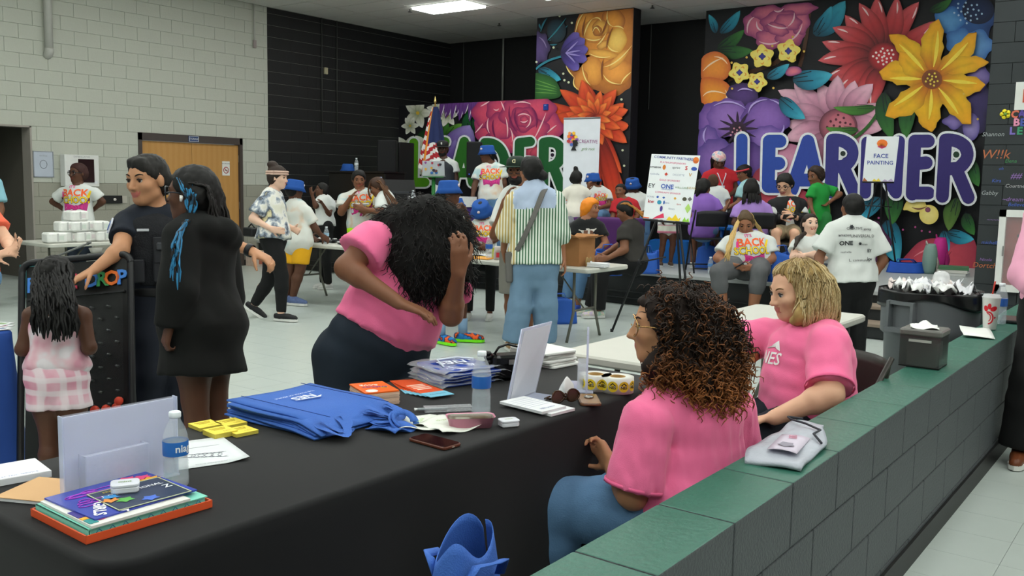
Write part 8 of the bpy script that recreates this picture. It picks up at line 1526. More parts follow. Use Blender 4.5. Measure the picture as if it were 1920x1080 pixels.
for k,(dx,l)in enumerate(((0,'white and red carton on the floor left of the black paint'),(.32,'second carton on the floor beside the wall corner'))):t=thing('carton',l,'box',(p[0]+dx,YW-.2,0));MB().box((0,0,.13),(.28,.3,.26)).build('body',mat('carton_pale','#b9aaa0',rough=.8,var=.3,vscale=12),t);MB().box((0,-.152,.1),(.18,.004,.12)).build('label',mat('carton_red','#a8604a',rough=.7),t);MB().box((0,0,.262),(.27,.05,.003)).build('tape',mat('tape_clear','#c9b48a',rough=.3),t)
Md=mat('diaper_pack','#e3e4e0',rough=.6,var=.10,vscale=20,bump=.5,bscale=30)
zt_=.742
packs=[(102,0,'white diaper pack alone at the left end of its table'),(131,0,'white diaper pack in the bottom row, leftmost of the pile'),(150,0,'white diaper pack in the bottom row, second of the pile'),(167,0,'white diaper pack in the bottom row, third of the pile'),(188,0,'white diaper pack in the bottom row, right of the pile'),(126,1,'white diaper pack in the middle row, leftmost'),(144,1,'white diaper pack in the middle row, second'),(163,1,'white diaper pack in the middle row, third'),(186,1,'white diaper pack in the middle row, rightmost'),(148,2,'white diaper pack on the very top of the pile'),(222,0,'white diaper pack at the right end of its table')]
pm=None
for k,(px,row,l)in enumerate(packs):
 r0=ray(px,440);kk=10.62/r0[1];p=CAM+r0*kk;t=thing('diaper_pack',l,'diaper pack',(p[0],p[1]+.06*(k%2),zt_+row*.122),.05*((k*7)%5-2),'diaper packs on the table')
 MB().rbox((0,0,.06),(.23 if px in(102,148)else .19,.2,.118),.035).build('wrap',Md,t);MB().grid(lambda u,v:((u-.5)*.02,-.102,.02+.09*v),3,4).build('seam',mat('seam_grey','#b9bab8',rough=.7),t);MB().box((.04,-.1015,.06),(.05,.002,.05)).build('print',mat('pack_print%d'%(k%2),('#cfd8cf','#d8cfd0')[k%2],rough=.6),t)
p=on_y(149,320,YW-.07);t=thing('defibrillator_cabinet','white wall cabinet with dark window behind the woman with glasses','cabinet',(p[0],YW-.01,p[2]));MB().box((0,-.07,0),(.52,.14,.46),bev=.01).build('case',mat('aed_white','#dadbd8',rough=.4),t);MB().box((.06,-.145,.0),(.24,.008,.34)).build('window',mat('aed_dark','#2a1a1c',rough=.15),t);MB().box((-.10,-.145,.04),(.06,.008,.10)).build('handle',mat('aed_black','#141414',rough=.4),t);text_part(t,'DEFIBRILLATOR',frame((0,-.142,.20),(1,0,0),(0,-1,0)),.035,mat('aed_ink','#9a9c9e'));MB().box((.20,-.143,-.17),(.05,.004,.04)).build('sticker',M_paper,t)
p=on_y(82,308,YW-.02);t=thing('wall_notice','framed pale blue notice sheet on the white wall by the hall','notice',(p[0],YW-.008,p[2]));MB().box((0,0,0),(.28,.012,.36)).build('sheet',mat('notice_blue','#b4bcc9',rough=.5),t);[MB().box((a,-.006,b_),(c_,.012,d)).build('frame',mat('notice_frame','#8f949c',rough=.4),t)for a,b_,c_,d in((.14,0,.012,.37),(-.14,0,.012,.37),(0,.18,.29,.012),(0,-.18,.29,.012))];text_part(t,'NOTICE',frame((0,-.008,.12),(1,0,0),(0,-1,0)),.03,M_print);bq=MB();bq.tube([(.05*math.cos(a),-.008,.0+.06*math.sin(a))for a in np.linspace(0,6.28,16)],.004,4);bq.build('emblem',M_print,t)
p=on_y(212,374,YW-.03);t=thing('alarm_keypad','black wall panel with white button right of the cabinet','panel',(p[0],YW-.02,p[2]));MB().box((0,0,0),(.30,.04,.12),bev=.006).build('plate',mat('panel_black','#161718',rough=.5),t);MB().cyl((.02,-.02,0),(.02,-.035,0),.022,n=12).build('button',mat('panel_button','#cfc9c4',rough=.4),t);MB().box((.20,.012,0),(.08,.016,.11)).build('switch_plate',mat('plate_beige','#b0aca2',rough=.5),t)
p=on_y(73,478,11.6);t=thing('carton','teal carton under the diaper table','box',(p[0],11.6,0));MB().box((0,0,.2),(.34,.3,.40)).build('body',mat('carton_teal','#3f8f96',rough=.7,var=.2,vscale=10),t);MB().box((0,-.152,.2),(.2,.004,.2)).build('label',M_bxw,t)
p=on_y(110,478,11.7);t=thing('carton','white carton with red print under the diaper table','box',(p[0]+.05,11.75,0));MB().box((0,0,.17),(.5,.3,.34)).build('body',M_bxw,t);MB().box((0,-.152,.15),(.3,.004,.12)).build('label',mat('carton_print','#b86a4a',rough=.7,var=.4,vscale=30),t)
c=on_y(180,470,11.6);t=thing('plastic_sack','clear plastic sack of white goods under the diaper table','sack',(c[0],11.6,0));MB().grid(lambda u,v:(.17*math.cos(6.2832*u)*(1-.3*v+.06*math.sin(9*u)),.15*math.sin(6.2832*u)*(1-.3*v),.5*v+.002),24,8,.004).build('sack_body',mat('sack_pale','#b7b6ae',rough=.5,var=.3,vscale=15),t);MB().cyl((0,0,.48),(0,0,.58),.05,.09,n=10).build('sack_neck',MATS['sack_pale'],t)
c=at(248,470,9.6);t=thing('stool','small dark stool with purple seat behind the officer','stool',(c[0],c[1],0));MB().rbox((0,0,.46),(.34,.30,.05),.06).build('seat',mat('stool_purple','#5a4466',rough=.6),t);[MB().tube([(sx*.12,sy*.10,.44),(sx*.16,sy*.14,0)],.014,8).build('leg',M_bmetal,t)for sx in(-1,1)for sy in(-1,1)];MB().rbox((0,0,.5025),(.28,.24,.035),.05).build('cushion',mat('stool_cushion','#8a6a86',rough=.8),t)
def held(label,p,M,name,cat,fn):t=thing(name,label,cat,tuple(p));fn(t);return t
P31=R31['P'];c=(P31['MR']+P31['ML'])/2+UP*.02;t=thing('phone','phone held by the woman with blonde braids','phone',tuple(c),-YAW+.3);t.rotation_euler=(-.6,0,-YAW+1.2);MB().rbox((0,0,0),(.075,.15,.012),.01).build('case',mat('phone_dark','#1c1d20',rough=.3),t);MB().rbox((0,0,.0068),(.068,.14,.002),.008).build('screen',mat('phone_glow','#4a4e58',rough=.1),t)
P29=R29['P'];c=(P29['WR']+P29['WL'])/2-FH*.10+UP*.0;t=thing('phone','dark phone held by the young man in the jacket','phone',tuple(c));t.rotation_euler=(-.9,0,-YAW);MB().rbox((0,0,0),(.15,.075,.012),.01).build('case',MATS['phone_dark'],t);MB().rbox((0,0,.0068),(.14,.068,.002),.008).build('screen',MATS['phone_glow'],t)
P9=R9['P'];c=(P9['MR']*.8+P9['WR']*.2)+UP*.03-FH*.03;t=thing('paper_plate','white paper food tray held by the woman in neon shorts','plate',tuple(c));MB().lathe((0,0,0),[(.07,0),(.085,.006),(.115,.03),(.118,.031),(.08,.004)],20,cap=True).build('plate',M_paper,t);MB().lathe((0,0,.005),[(.07,0),(.06,.02),(.02,.03)],12).build('food',mat('food_tan','#c9a06a',rough=.9,var=.3,vscale=40),t)
t=thing('cardboard_tray','shallow brown cardboard tray on the white table by the blonde woman','tray',tuple(on_z(1388,668,.742)),.2);MB().box((0,0,.004),(.26,.18,.006)).build('base',M_card,t);[MB().box((a,b_,.02),(c_,d,.04)).build('side',M_card,t)for a,b_,c_,d in((.13,0,.005,.18),(-.13,0,.005,.18),(0,.09,.26,.005),(0,-.09,.26,.005))]
#--- murals: painted shapes on the walls
M_paint=mat('mural_paint',vcol=True,rough=.55,var=.10,vscale=18)
class Paint:
 def __init__(s,wall,X,y0,y1,z0,z1):s.wall=wall;s.X=X;s.lim=(y0,y1,z0,z1);s.k=0;s.V=[];s.F=[];s.C=[]
 def pt(s,px,py):p=on_x(px,py,s.X);return np.array((s.X-.0015-.0006*s.k,min(max(p[1],s.lim[0]),s.lim[1]),min(max(p[2],s.lim[2]),s.lim[3])))
 def add(s,P,F,C):o=len(s.V);s.V+=[s.pt(*p)for p in P];s.F+=[tuple(i+o for i in f)for f in F];s.C+=[np.array(c[:3])for c in C];s.k+=1
 def done(s,name):
  if not s.V:return
  me=bpy.data.meshes.new(name);me.from_pydata([tuple(v)for v in s.V],[],s.F);me.materials.append(M_paint);set_vcol(me,np.array(s.C));o=link(name,me,s.wall);s.V=[];s.F=[];s.C=[];return o
 def petal(s,b,t,w,cols,bend=0.0,pw=.75,tipw=.0,rim=.45,wav=0.0,n=11,m=9,hi=None,seed=0):
  b=np.array(b,float);t=np.array(t,float);d=t-b;L=np.linalg.norm(d);d/=L;q=np.array((-d[1],d[0]));c0,c1,c2=[np.array(lin(c))for c in cols];P=[];C=[];r=np.random.default_rng(seed)
  for i in range(n):
   u=i/(n-1);hw=w/2*(math.sin(math.pi*min(1,u**pw))**.7*(1-tipw)+tipw*math.sin(math.pi*min(u,.999)*.5))if u<1 else w/2*tipw*.3
   if u==0:hw=max(hw,w*.10)
   cen=b+d*L*u+q*bend*L*math.sin(math.pi*u)
   for j in range(m):
    v=2*j/(m-1)-1;e=wav*w*math.sin(7*u*3+v*3+seed)if abs(v)>.9 else 0;P.append(cen+q*(hw*v+e));k=u*2;col=c0*(1-k)+c1*k if k<1 else c1*(2-k)+c2*(k-1);sh=1-rim*abs(v)**3-(.18*math.exp(-(v*5)**2)if u<.75 else 0);C.append(np.clip(col*sh,0,1))
  F=[(i*m+j,(i+1)*m+j,(i+1)*m+j+1,i*m+j+1)for i in range(n-1)for j in range(m-1)];s.add(P,F,C)
  if hi:a=b+d*L*.68+q*w*.16;e=b+d*L*.9+q*w*.05;s.stroke([a,(a+e)/2+q*w*.05,e],w*.09,hi)
 def poly(s,pts,ci,co,smooth=True,center=None,rings=4):
  pts=np.array(pts,float);n0=len(pts)
  if smooth:
   out=[]
   for i in range(n0):
    p0,p1,p2_,p3=pts[i-1],pts[i],pts[(i+1)%n0],pts[(i+2)%n0]
    for u in(0,.25,.5,.75):out.append(.5*((2*p1)+(-p0+p2_)*u+(2*p0-5*p1+4*p2_-p3)*u*u+(-p0+3*p1-3*p2_+p3)*u**3))
   pts=np.array(out)
  n=len(pts);c=pts.mean(0)if center is None else np.array(center,float);a,b=np.array(lin(ci)),np.array(lin(co));P=[c];C=[a]
  for k in range(1,rings+1):f=k/rings;P+=[c+(p-c)*f for p in pts];w=f**2.2;C+=[a*(1-w)+b*w]*n
  F=[(0,1+i,1+(i+1)%n)for i in range(n)]+[(1+k*n+i,1+(k+1)*n+i,1+(k+1)*n+(i+1)%n,1+k*n+(i+1)%n)for k in range(rings-1)for i in range(n)];s.add(P,F,C)
 def blob(s,cx,cy,rx,ry,ci,co,lobes=0,amp=.0,rot=0.0,ph=0.0,n=32):
  P=[]
  for i in range(n):a=2*math.pi*i/n;r=1+amp*math.cos(lobes*a+ph);x,y=rx*r*math.cos(a),ry*r*math.sin(a);P.append((cx+x*math.cos(rot)-y*math.sin(rot),cy+x*math.sin(rot)+y*math.cos(rot)))
  s.poly(P,ci,co,False)
 def stroke(s,pts,w,col,taper=True):
  pts=[np.array(p,float)for p in pts]
  if len(pts)==3:pts=list(bez([np.append(p,0)for p in pts],9)[:,:2])
  n=len(pts);P=[];c=np.array(lin(col))
  for i,p in enumerate(pts):
   t=pts[min(i+1,n-1)]-pts[max(i-1,0)];t/=np.linalg.norm(t)+1e-9;q=np.array((-t[1],t[0]));hw=w/2*(max(.15,math.sin(math.pi*(i+.5)/n))if taper else 1);P+=[p-q*hw,p+q*hw]
  s.add(P,[(2*i,2*i+2,2*i+3,2*i+1)for i in range(n-1)],[c]*len(P))
 def dot(s,x,y,r,col):s.poly([(x+r*math.cos(a),y+r*math.sin(a))for a in np.linspace(0,2*math.pi,10,endpoint=False)],col,col,False,rings=1)
 def leaf(s,b,t,w,cols=('#0d3f52','#1f88a5','#45b4cc'),name='painted_leaf',bend=.06):s.petal(b,t,w,cols,bend,rim=.35);[s.stroke([np.array(b)+(np.array(t)-np.array(b))*.05+off,np.array(b)+(np.array(t)-np.array(b))*.45+off*1.5],w*.06,'#0a1c22')for off in(np.array((w*.08,w*.1)),np.array((-w*.1,-w*.05)),np.array((w*.02,-w*.2)))];s.done(name)
 def letter(s,strokes,w,fill0,fill1,x0,x1,out=5.0,outcol='#e4e8ea'):
  def pen(ww,colf):
   for st in strokes:
    st=[np.array(p,float)for p in st]
    if len(st)==3:st=list(bez([np.append(p,0)for p in st],10)[:,:2])
    for a,b in zip(st[:-1],st[1:]):
     d=(b-a)/(np.linalg.norm(b-a)+1e-9);q=np.array((-d[1],d[0]))*ww/2;s.add([a-q,b-q,b+q,a+q],[(0,1,2,3)],[colf(a),colf(b),colf(b),colf(a)]);s.k-=.9
    for a in st:
     s.add([a]+[a+ww/2*np.array((math.cos(g),math.sin(g)))for g in np.linspace(0,2*math.pi,16,endpoint=False)],[(0,1+i,1+(i+1)%16)for i in range(16)],[colf(a)]*17);s.k-=.9
   s.k+=1
  oc=np.array(lin(outcol));a,b=np.array(lin(fill0)),np.array(lin(fill1));pen(w+2*out,lambda p:oc);fc=lambda p:a+(b-a)*min(1,max(0,(p[0]-x0)/(x1-x0)));s.k+=1;pen(w,fc);o=s.done('painted_letter');return o
P=Paint(wall_learner,XM,1.3,7.13,ZS,ZC-.01)
DG=('#0e2a12','#1f5a26','#3c7d34');PK=('#7a3350','#d66f8c','#eda7bb')
P.leaf((1342,62),(1329,27),15);P.leaf((1351,62),(1388,20),20);P.leaf((1346,92),(1396,56),22,DG);P.leaf((1348,94),(1412,95),26,DG)
P.stroke([(1517,25),(1512,70),(1455,118)],9,'#4e3322',False);P.stroke([(1455,118),(1410,135),(1365,150)],8,'#4e3322',False);P.stroke([(1515,50),(1510,90),(1500,125)],7,'#4e3322',False);P.done('painted_branch')
for x,y,rx,ry,rot in((1420,46,26,27,.4),(1443,74,26,20,.2),(1482,68,28,22,-.3),(1502,42,17,24,.2),(1495,18,38,12,-.1),(1440,24,30,14,-.1),(1462,40,36,20,-.2),(1478,42,26,16,.1),(1458,55,22,12,.3)):P.blob(x,y,rx,ry,'#dc7690','#8a3a70',6,.08,rot,x)
for a,b_,c in(((1402,62),(1400,40),(1415,32)),((1424,78),(1445,88),(1462,78)),((1470,84),(1500,70),(1505,45)),((1440,45),(1460,56),(1478,52)),((1478,50),(1492,40),(1490,24)),((1452,20),(1462,26),(1470,16)),((1420,40),(1418,55),(1430,58))):P.stroke([a,b_,c],3.2,'#f3ccd6')
P.done('painted_carnation')
P.leaf((1528,66),(1586,2),40);P.leaf((1532,62),(1560,12),24)
P.blob(1815,35,52,46,'#2a5a98','#16356a',7,.10);P.blob(1780,40,28,26,'#5a9ad0','#2a62a8',5,.12);P.blob(1830,85,34,28,'#6aa0d8','#3a6cb0',5,.12);P.blob(1800,78,26,24,'#4f8cc8','#2f62a4',5,.1);P.blob(1835,20,30,26,'#162a52','#101c3a')
[P.dot(1815+28*math.cos(q*2.4)*math.sqrt(q/22),24+22*math.sin(q*2.4)*math.sqrt(q/22),2.0,'#a9c8e4')for q in range(22)];P.done('painted_blue_flower')
P.leaf((1745,22),(1786,0),18,DG);P.blob(1822,190,40,60,'#3f3368','#231c40',6,.15);P.blob(1835,145,22,26,'#8a78b8','#4f4282',5,.1);P.blob(1790,228,20,14,'#8f7cc0','#55488c',4,.15);P.blob(1822,238,16,26,'#9a8cc6','#5f5298');P.done('painted_lavender_flower')
for i,(a,L)in enumerate(((35,118),(58,122),(78,116),(97,114),(115,112),(133,108),(150,112),(166,120),(183,124),(200,118),(216,108),(235,96),(255,98),(12,70))):
 g_=math.radians(a);P.petal((1660+18*math.cos(g_),108-18*math.sin(g_)),(1660+L*math.cos(g_),108-L*math.sin(g_)),37,('#3d1014','#c23a40','#e2666c'),.05*(-1)**i,hi='#f6d5d6',rim=.5)
P.blob(1660,108,30,27,'#c93038','#6e1a20');[P.dot(1660+22*math.cos(q*2.4)*math.sqrt(q/20),106+16*math.sin(q*2.4)*math.sqrt(q/20),2.2,'#f2dcd8')for q in range(20)];P.done('painted_red_daisy')
for i,(x,y)in enumerate(((1462,170),(1492,152),(1538,158),(1574,142),(1606,152),(1640,158),(1470,205),(1478,232),(1476,262),(1484,310),(1655,196),(1660,240),(1530,330),(1640,300))):P.petal((1575+(x-1575)*.2,236+(y-236)*.2),(x,y),40,('#7d4560','#dc9cb6','#efc0d0'),.05*(-1)**i,rim=.35)
P.blob(1575,238,36,34,'#cf7484','#5f3040');P.blob(1580,238,26,26,'#d27c88','#b85f70');[P.dot(1578+24*math.cos(q*2.4)*math.sqrt(q/18),238+24*math.sin(q*2.4)*math.sqrt(q/18),2.4,'#5a2434')for q in range(18)];P.done('painted_pink_daisy')
P.leaf((1645,202),(1566,202),18,('#2d5a1e','#3f7a2a','#56943a'),bend=-.08);P.leaf((1612,244),(1552,240),18,('#2d5a1e','#3f7a2a','#56943a'),bend=-.1);P.stroke([(1600,262),(1640,240),(1660,190)],6,'#2f6226',False);P.leaf((1660,175),(1676,262),34,DG);P.leaf((1712,190),(1702,262),30,DG)
for i,(x,y,w_)in enumerate(((1672,66,40),(1763,38,44),(1833,62,40),(1856,117,36),(1850,160,44),(1822,234,46),(1748,248,52),(1664,218,46),(1652,138,50),(1690,100,40))):P.petal((1751+(x-1751)*.1,150+(y-150)*.1),(x,y),w_,('#c45f14','#f3bd1c','#f2a81a'),.07*(-1)**i,pw=.85,tipw=.12,rim=.28,wav=.05,seed=i)
for i,(x,y)in enumerate(((1690,85),(1762,60),(1818,82),(1835,158),(1800,215),(1745,225),(1680,200),(1672,148))):P.stroke([(1751+(x-1751)*.25,150+(y-150)*.25),(1751+(x-1751)*.6+4,150+(y-150)*.6),(x,y)],7,'#f8dc4a')
P.blob(1751,150,19,18,'#6a3a20','#8a4a22');[P.dot(1751+14*math.cos(q*2.4)*math.sqrt(q/12),150+13*math.sin(q*2.4)*math.sqrt(q/12),2.0,'#e6c84a')for q in range(12)];P.done('painted_yellow_flower')
P.poly([(1321,112),(1345,98),(1368,108),(1376,130),(1366,150),(1340,152),(1321,148)],'#ee9332','#c8602a');P.poly([(1321,150),(1350,148),(1372,160),(1377,180),(1360,200),(1340,205),(1334,212),(1326,196),(1321,190)],'#f09a30','#cc6026')
for a,b_,c in(((1324,135),(1338,118),(1362,110)),((1324,182),(1335,165),(1368,178)),((1345,108),(1362,108),(1370,122)),((1362,192),(1374,184),(1366,170))):P.stroke([a,b_,c],3,'#fbd9b0')
P.done('painted_orange_flower')
for x,y,rx,ry,c0,c1 in((1398,178,30,22,'#54387a','#33224e'),(1345,228,30,36,'#8f66b6','#5a3d8a'),(1372,222,40,36,'#9a72c0','#6a4a98'),(1442,222,46,38,'#8e66b8','#563a86'),(1334,272,22,36,'#8a66b4','#55408a'),(1445,262,34,26,'#9a76c4','#5f4492'),(1350,300,40,40,'#8c68b4','#54408a'),(1400,300,50,34,'#7a58a4','#4a3478')):P.blob(x,y,rx,ry,c0,c1,9,.05,0,x)
for q in range(12):g_=q*.52;P.stroke([(1390+6*math.cos(g_),242+6*math.sin(g_)),(1390+18*math.cos(g_),242+16*math.sin(g_)),(1390+38*math.cos(g_),242+32*math.sin(g_))],5,'#2d1a34')
P.blob(1390,243,16,14,'#2a1622','#3a2240');[P.dot(1388+14*math.cos(q*2.4)*math.sqrt(q/12),250+12*math.sin(q*2.4)*math.sqrt(q/12),1.8,'#c98a9a')for q in range(12)]
for a,b_,c in(((1345,200),(1375,182),(1405,205)),((1410,215),(1412,190),(1445,188)),((1450,188),(1478,195),(1480,220)),((1476,235),(1478,250),(1462,256)),((1332,240),(1322,255),(1330,268)),((1390,172),(1402,164),(1418,172))):P.stroke([a,b_,c],3.4,'#b9a4e2')
P.done('painted_purple_flower')
for x,y,r_ in((1436,108,20),(1485,98,20),(1394,138,18),(1427,155,17)):
 P.blob(x,y,r_,r_,'#f2e27c','#ecd65e',5,.16,.3,x);[P.stroke([(x+r_*.5*math.cos(q),y+r_*.5*math.sin(q)),(x+r_*.85*math.cos(q+.25),y+r_*.85*math.sin(q+.25)),(x+r_*.6*math.cos(q+.6),y+r_*.6*math.sin(q+.6))],2.6,'#e8a23a')for q in np.arange(5)*1.257];P.blob(x,y,r_*.28,r_*.28,'#3f3c92','#2c2a6a',4,.2);P.done('painted_blossom')
P.leaf((1446,148),(1487,122),20);P.leaf((1494,152),(1568,142),38);P.leaf((1470,186),(1517,224),30)
P.poly([(1480,140),(1488,128),(1505,128),(1510,138),(1490,145)],'#e0788a','#7a3a78');P.done('painted_bud')
for x,y in((1408,110),(1380,120),(1456,89),(1494,72),(1515,99),(1498,115),(1414,145),(1381,168),(1458,167),(1812,178),(1838,225)):P.dot(x,y,2.2,'#d8b04a')
P.done('painted_dots')
P.poly([(1440,300),(1480,270),(1520,290),(1510,360),(1470,380),(1440,350)],'#d99ab4','#b06a8a');P.poly([(1420,330),(1450,310),(1470,340),(1520,360),(1530,400),(1470,410),(1425,390)],'#c84a58','#8a2f40');P.done('painted_lower_petals')
P.leaf((1550,370),(1560,425),26,('#5a7a2a','#7f9c34','#9ab84a'));P.leaf((1660,372),(1612,418),30);P.leaf((1640,380),(1625,415),24);P.leaf((1672,412),(1690,492),44);P.leaf((1690,360),(1680,420),34,DG);P.leaf((1800,372),(1784,432),30,('#2a4a1c','#4a6e2c','#5f8038'));P.leaf((1826,300),(1840,350),26,DG);P.leaf((1815,400),(1832,440),24,DG)
P.poly([(1700,392),(1712,372),(1738,376),(1742,392),(1722,398),(1708,394)],'#eede86','#d9c25e');P.blob(1748,402,18,18,'#f0e08a','#e2cc6a');P.blob(1746,393,5,5,'#8a4a6a','#6a2f50');P.stroke([(1716,388),(1730,396),(1745,386)],3,'#7a4a3a');P.done('painted_yellow_buds')
P.blob(1640,455,36,40,'#6f2a64','#3d1a3c',5,.1);P.done('painted_plum_flower')
P.poly([(1690,500),(1712,470),(1735,450),(1770,446),(1800,455),(1832,448),(1836,520),(1760,530),(1700,525)],'#cc4c5c','#9a3046');P.stroke([(1790,470),(1775,490),(1780,515)],3,'#7a2338');P.stroke([(1720,480),(1740,465),(1765,462)],3,'#e28a92');P.done('painted_coral_flower');P.leaf((1775,432),(1785,470),20);P.leaf((1782,436),(1832,448),26)
for x,y in((1655,408),(1700,430),(1735,432),(1750,434),(1723,425)):P.dot(x,y,2,'#b04a86')
P.done('painted_dots')
fa=lambda k:(('#2c4fa8','#2c4fa8'),('#2b4ba4','#2b4ba4'),('#2d469e','#2d469e'),('#34347e','#34347e'),('#36307a','#36307a'),('#372e74','#372e74'),('#352a6e','#352a6e'))[k]
LS=[[[(1401,262),(1400,348)],[(1400,350),(1424,352)]],[[(1452,266),(1450,350)],[(1452,266),(1472,266)],[(1452,307),(1470,307)],[(1450,350),(1476,350)]],[[(1524,266),(1494,356)],[(1524,266),(1546,358)],[(1510,338),(1538,338)]],[[(1570,266),(1567,360)],[(1570,264),(1590,262),(1602,274)],[(1602,274),(1614,294),(1592,312)],[(1592,312),(1572,314)],[(1590,314),(1611,362)]],[[(1634,268),(1631,362)],[(1634,268),(1686,360)],[(1694,266),(1688,362)]],[[(1723,266),(1718,364)],[(1723,266),(1748,266)],[(1721,308),(1744,306)],[(1718,362),(1748,362)]],[[(1780,266),(1774,368)],[(1780,264),(1802,262),(1816,276)],[(1816,276),(1828,298),(1804,316)],[(1804,316),(1780,318)],[(1800,318),(1822,370)]]]
for k,st_ in enumerate(LS):P.letter(st_,21 if k==0 else 24 if k!=4 else 21,*fa(k),1380,1860,out=4.2)
P.dot(1590,289,8,'#e4e8ea');P.dot(1590,289,5,'#1c2a22');P.dot(1800,291,9,'#e4e8ea');P.dot(1800,291,6,'#1c3a26');P.done('painted_letter_counters')
P=Paint(wall_pillar,XL,8.04,10.02,ZS,ZC-.01)
P.poly([(1085,30),(1100,10),(1190,8),(1187,145),(1172,170),(1148,182),(1115,168),(1086,172),(1076,148),(1061,124),(1068,120),(1084,130),(1076,70)],'#dd9038','#9c5a28',center=(1130,90),rings=6)
for x,y,rx,ry,rot,c0,c1 in((1098,42,17,24,.3,'#eba546','#b36a28'),(1150,40,22,26,-.1,'#e79c3e','#a05c2a'),(1114,58,20,24,.2,'#eeb04c','#ba742e'),(1127,52,16,16,0,'#f0b854','#a8642a'),(1120,58,9,10,0,'#c47c30','#8f5424'),(1132,84,14,7,-.5,'#eeb455','#b0702e'),(1157,76,18,24,.2,'#f5cc66','#d59a3c'),(1132,102,32,9,.15,'#efb450','#bd7a30'),(1112,132,20,28,-.1,'#eda547','#c27a34'),(1156,134,30,26,-.25,'#eda046','#b8702e'),(1160,112,26,8,-.8,'#f0b350','#c8843a'),(1090,150,12,20,.2,'#e29440','#b8702e')):P.blob(x,y,rx,ry,c0,c1,5,.04,rot,x)
for a,b_,c in(((1095,70),(1100,45),(1112,35)),((1112,35),(1124,30),(1128,40)),((1098,72),(1115,80),(1128,72)),((1112,60),(1118,42),(1126,62)),((1140,20),(1135,45),(1150,50)),((1150,50),(1165,48),(1170,55)),((1140,85),(1145,97),(1160,97)),((1132,126),(1158,122),(1186,85)),((1132,140),(1140,158),(1165,158)),((1165,158),(1170,145),(1185,135)),((1092,122),(1095,150),(1108,160)),((1062,122),(1066,135),(1078,145)),((1078,145),(1072,162),(1086,168)),((1105,100),(1125,112),(1145,106)),((1080,62),(1084,35),(1098,22)),((1120,85),(1130,78),(1138,62))):P.stroke([a,b_,c],2.6,'#f8dc86')
for a,b_,c in(((1130,150),(1128,125),(1132,112)),((1095,70),(1090,60),(1100,30)),((1128,66),(1135,55),(1140,35)),((1150,52),(1140,70),(1138,92))):P.stroke([a,b_,c],3.2,'#8a4f26')
P.done('painted_yellow_rose')
P.blob(1012,90,20,30,'#5a4680','#30244c',7,.1);P.stroke([(1012,70),(1022,75),(1026,90)],2.5,'#8d7cae');P.done('painted_violet_flower')
for a,b_,c in(((1015,60),(1018,45),(1028,33)),((1028,76),(1045,60),(1063,34)),((1035,72),(1052,62),(1066,48)),((1030,76),(1048,74),(1062,66)),((1032,84),(1040,85),(1046,83)),((1016,55),(1012,48),(1013,45))):P.stroke([a,b_,c],3.4,'#236a7c')
P.blob(1045,58,18,22,'#143a48','#10222e',0,0);P.stroke([(1028,76),(1045,60),(1063,34)],2.5,'#2f8898');P.done('painted_sprig')
P.stroke([(1006,130),(1025,112),(1056,106)],4,'#2a8296',False);P.done('painted_stem')
for x,y in((1086,62),(1098,74),(1104,92),(1102,112),(1086,131)):P.petal((1054,101),(x,y),24,('#241a52','#4a3a90','#6f60b4'),rim=.4,tipw=.5)
for x,y in((1085,78),(1090,95),(1090,105),(1080,118)):P.stroke([(1062,100),(1074,(100+y)/2),(x,y)],3,'#9a8cd0')
P.done('painted_violet_tulip')
P.leaf((1012,130),(1054,150),24);P.poly([(1003,142),(1020,139),(1042,149),(1053,170),(1050,183),(1020,188),(1003,188)],'#357232','#1c4a1e');[P.stroke([(1006,150+8*q),(1025,156+6*q),(1046,164+4*q)],1.8,'#6aa04a')for q in range(4)];P.done('painted_green_leaf')
OC=('#5a1216','#c8381f','#ec6330');oc=((1052,168),(1028,193),(1034,222),(1064,212),(1092,150),(1158,168),(1172,194),(1180,206),(1184,236),(1178,268),(1168,325),(1150,395),(1120,390),(1095,150),(1180,380),(1160,420),(1130,430))
for i,(x,y)in enumerate(oc):P.petal((1118+(x-1118)*.12,232+(y-232)*.12),(x,y),30,OC,.05*(-1)**i,rim=.55)
for i,a in enumerate(np.arange(0,360,26)):g_=math.radians(a);P.petal((1118+6*math.cos(g_),222-6*math.sin(g_)),(1118+52*math.cos(g_),222-52*math.sin(g_)),22,('#6a1418','#d2431f','#ee7434'),rim=.6)
for i,a in enumerate(np.arange(12,372,33)):g_=math.radians(a);P.petal((1118,218),(1118+32*math.cos(g_),218-34*math.sin(g_)),16,('#7a1a18','#da5626','#f09040'),rim=.6)
P.done('painted_red_dahlia')
for x,y in((1062,151),(1053,31),(1076,44),(1060,139),(1070,155),(1169,187),(1171,282),(1174,311),(1042,90),(1010,117)):P.dot(x,y,2.2,'#cfd6b4')
P.done('painted_dots')
P=Paint(wall_leader,XL,8.6,13.45,ZS,3.05)
P.leaf((805,240),(800,300),40,DG);P.leaf((828,260),(830,210),22,('#1f4a1a','#3c7a2a','#56983a'));P.leaf((838,258),(866,232),26,('#24501c','#46802a','#6a9c3c'));P.leaf((884,262),(884,200),44,('#0c3016','#14512a','#1c6a36'))
for k,(x,y,r_)in enumerate(((784,212,28),(770,236,17),(818,204,17),(840,217,21),(764,278,26),(800,276,28),(764,318,24),(766,345,20),(800,320,20))):
 for q in range(6 if k%2 else 5):a=q*(1.047 if k%2 else 1.257)+k;P.petal((x,y),(x+r_*math.cos(a),y+r_*1.05*math.sin(a)),r_*.6,('#8f9a6a','#d8dac8','#eceee6'),rim=.2)
 P.dot(x,y,r_*.12,'#d8b23a');P.done('painted_white_lily')
for q in range(11):x=838+q*7.5;P.petal((x,170),(x-10+3*math.sin(q*2),222+8*math.sin(q*3)),12,('#4a2a66','#6d3f8c','#5a3278'),rim=.4);P.stroke([(x,190),(x-3,205),(x-8,218+6*math.sin(q*3))],1.8,'#e4dcec')
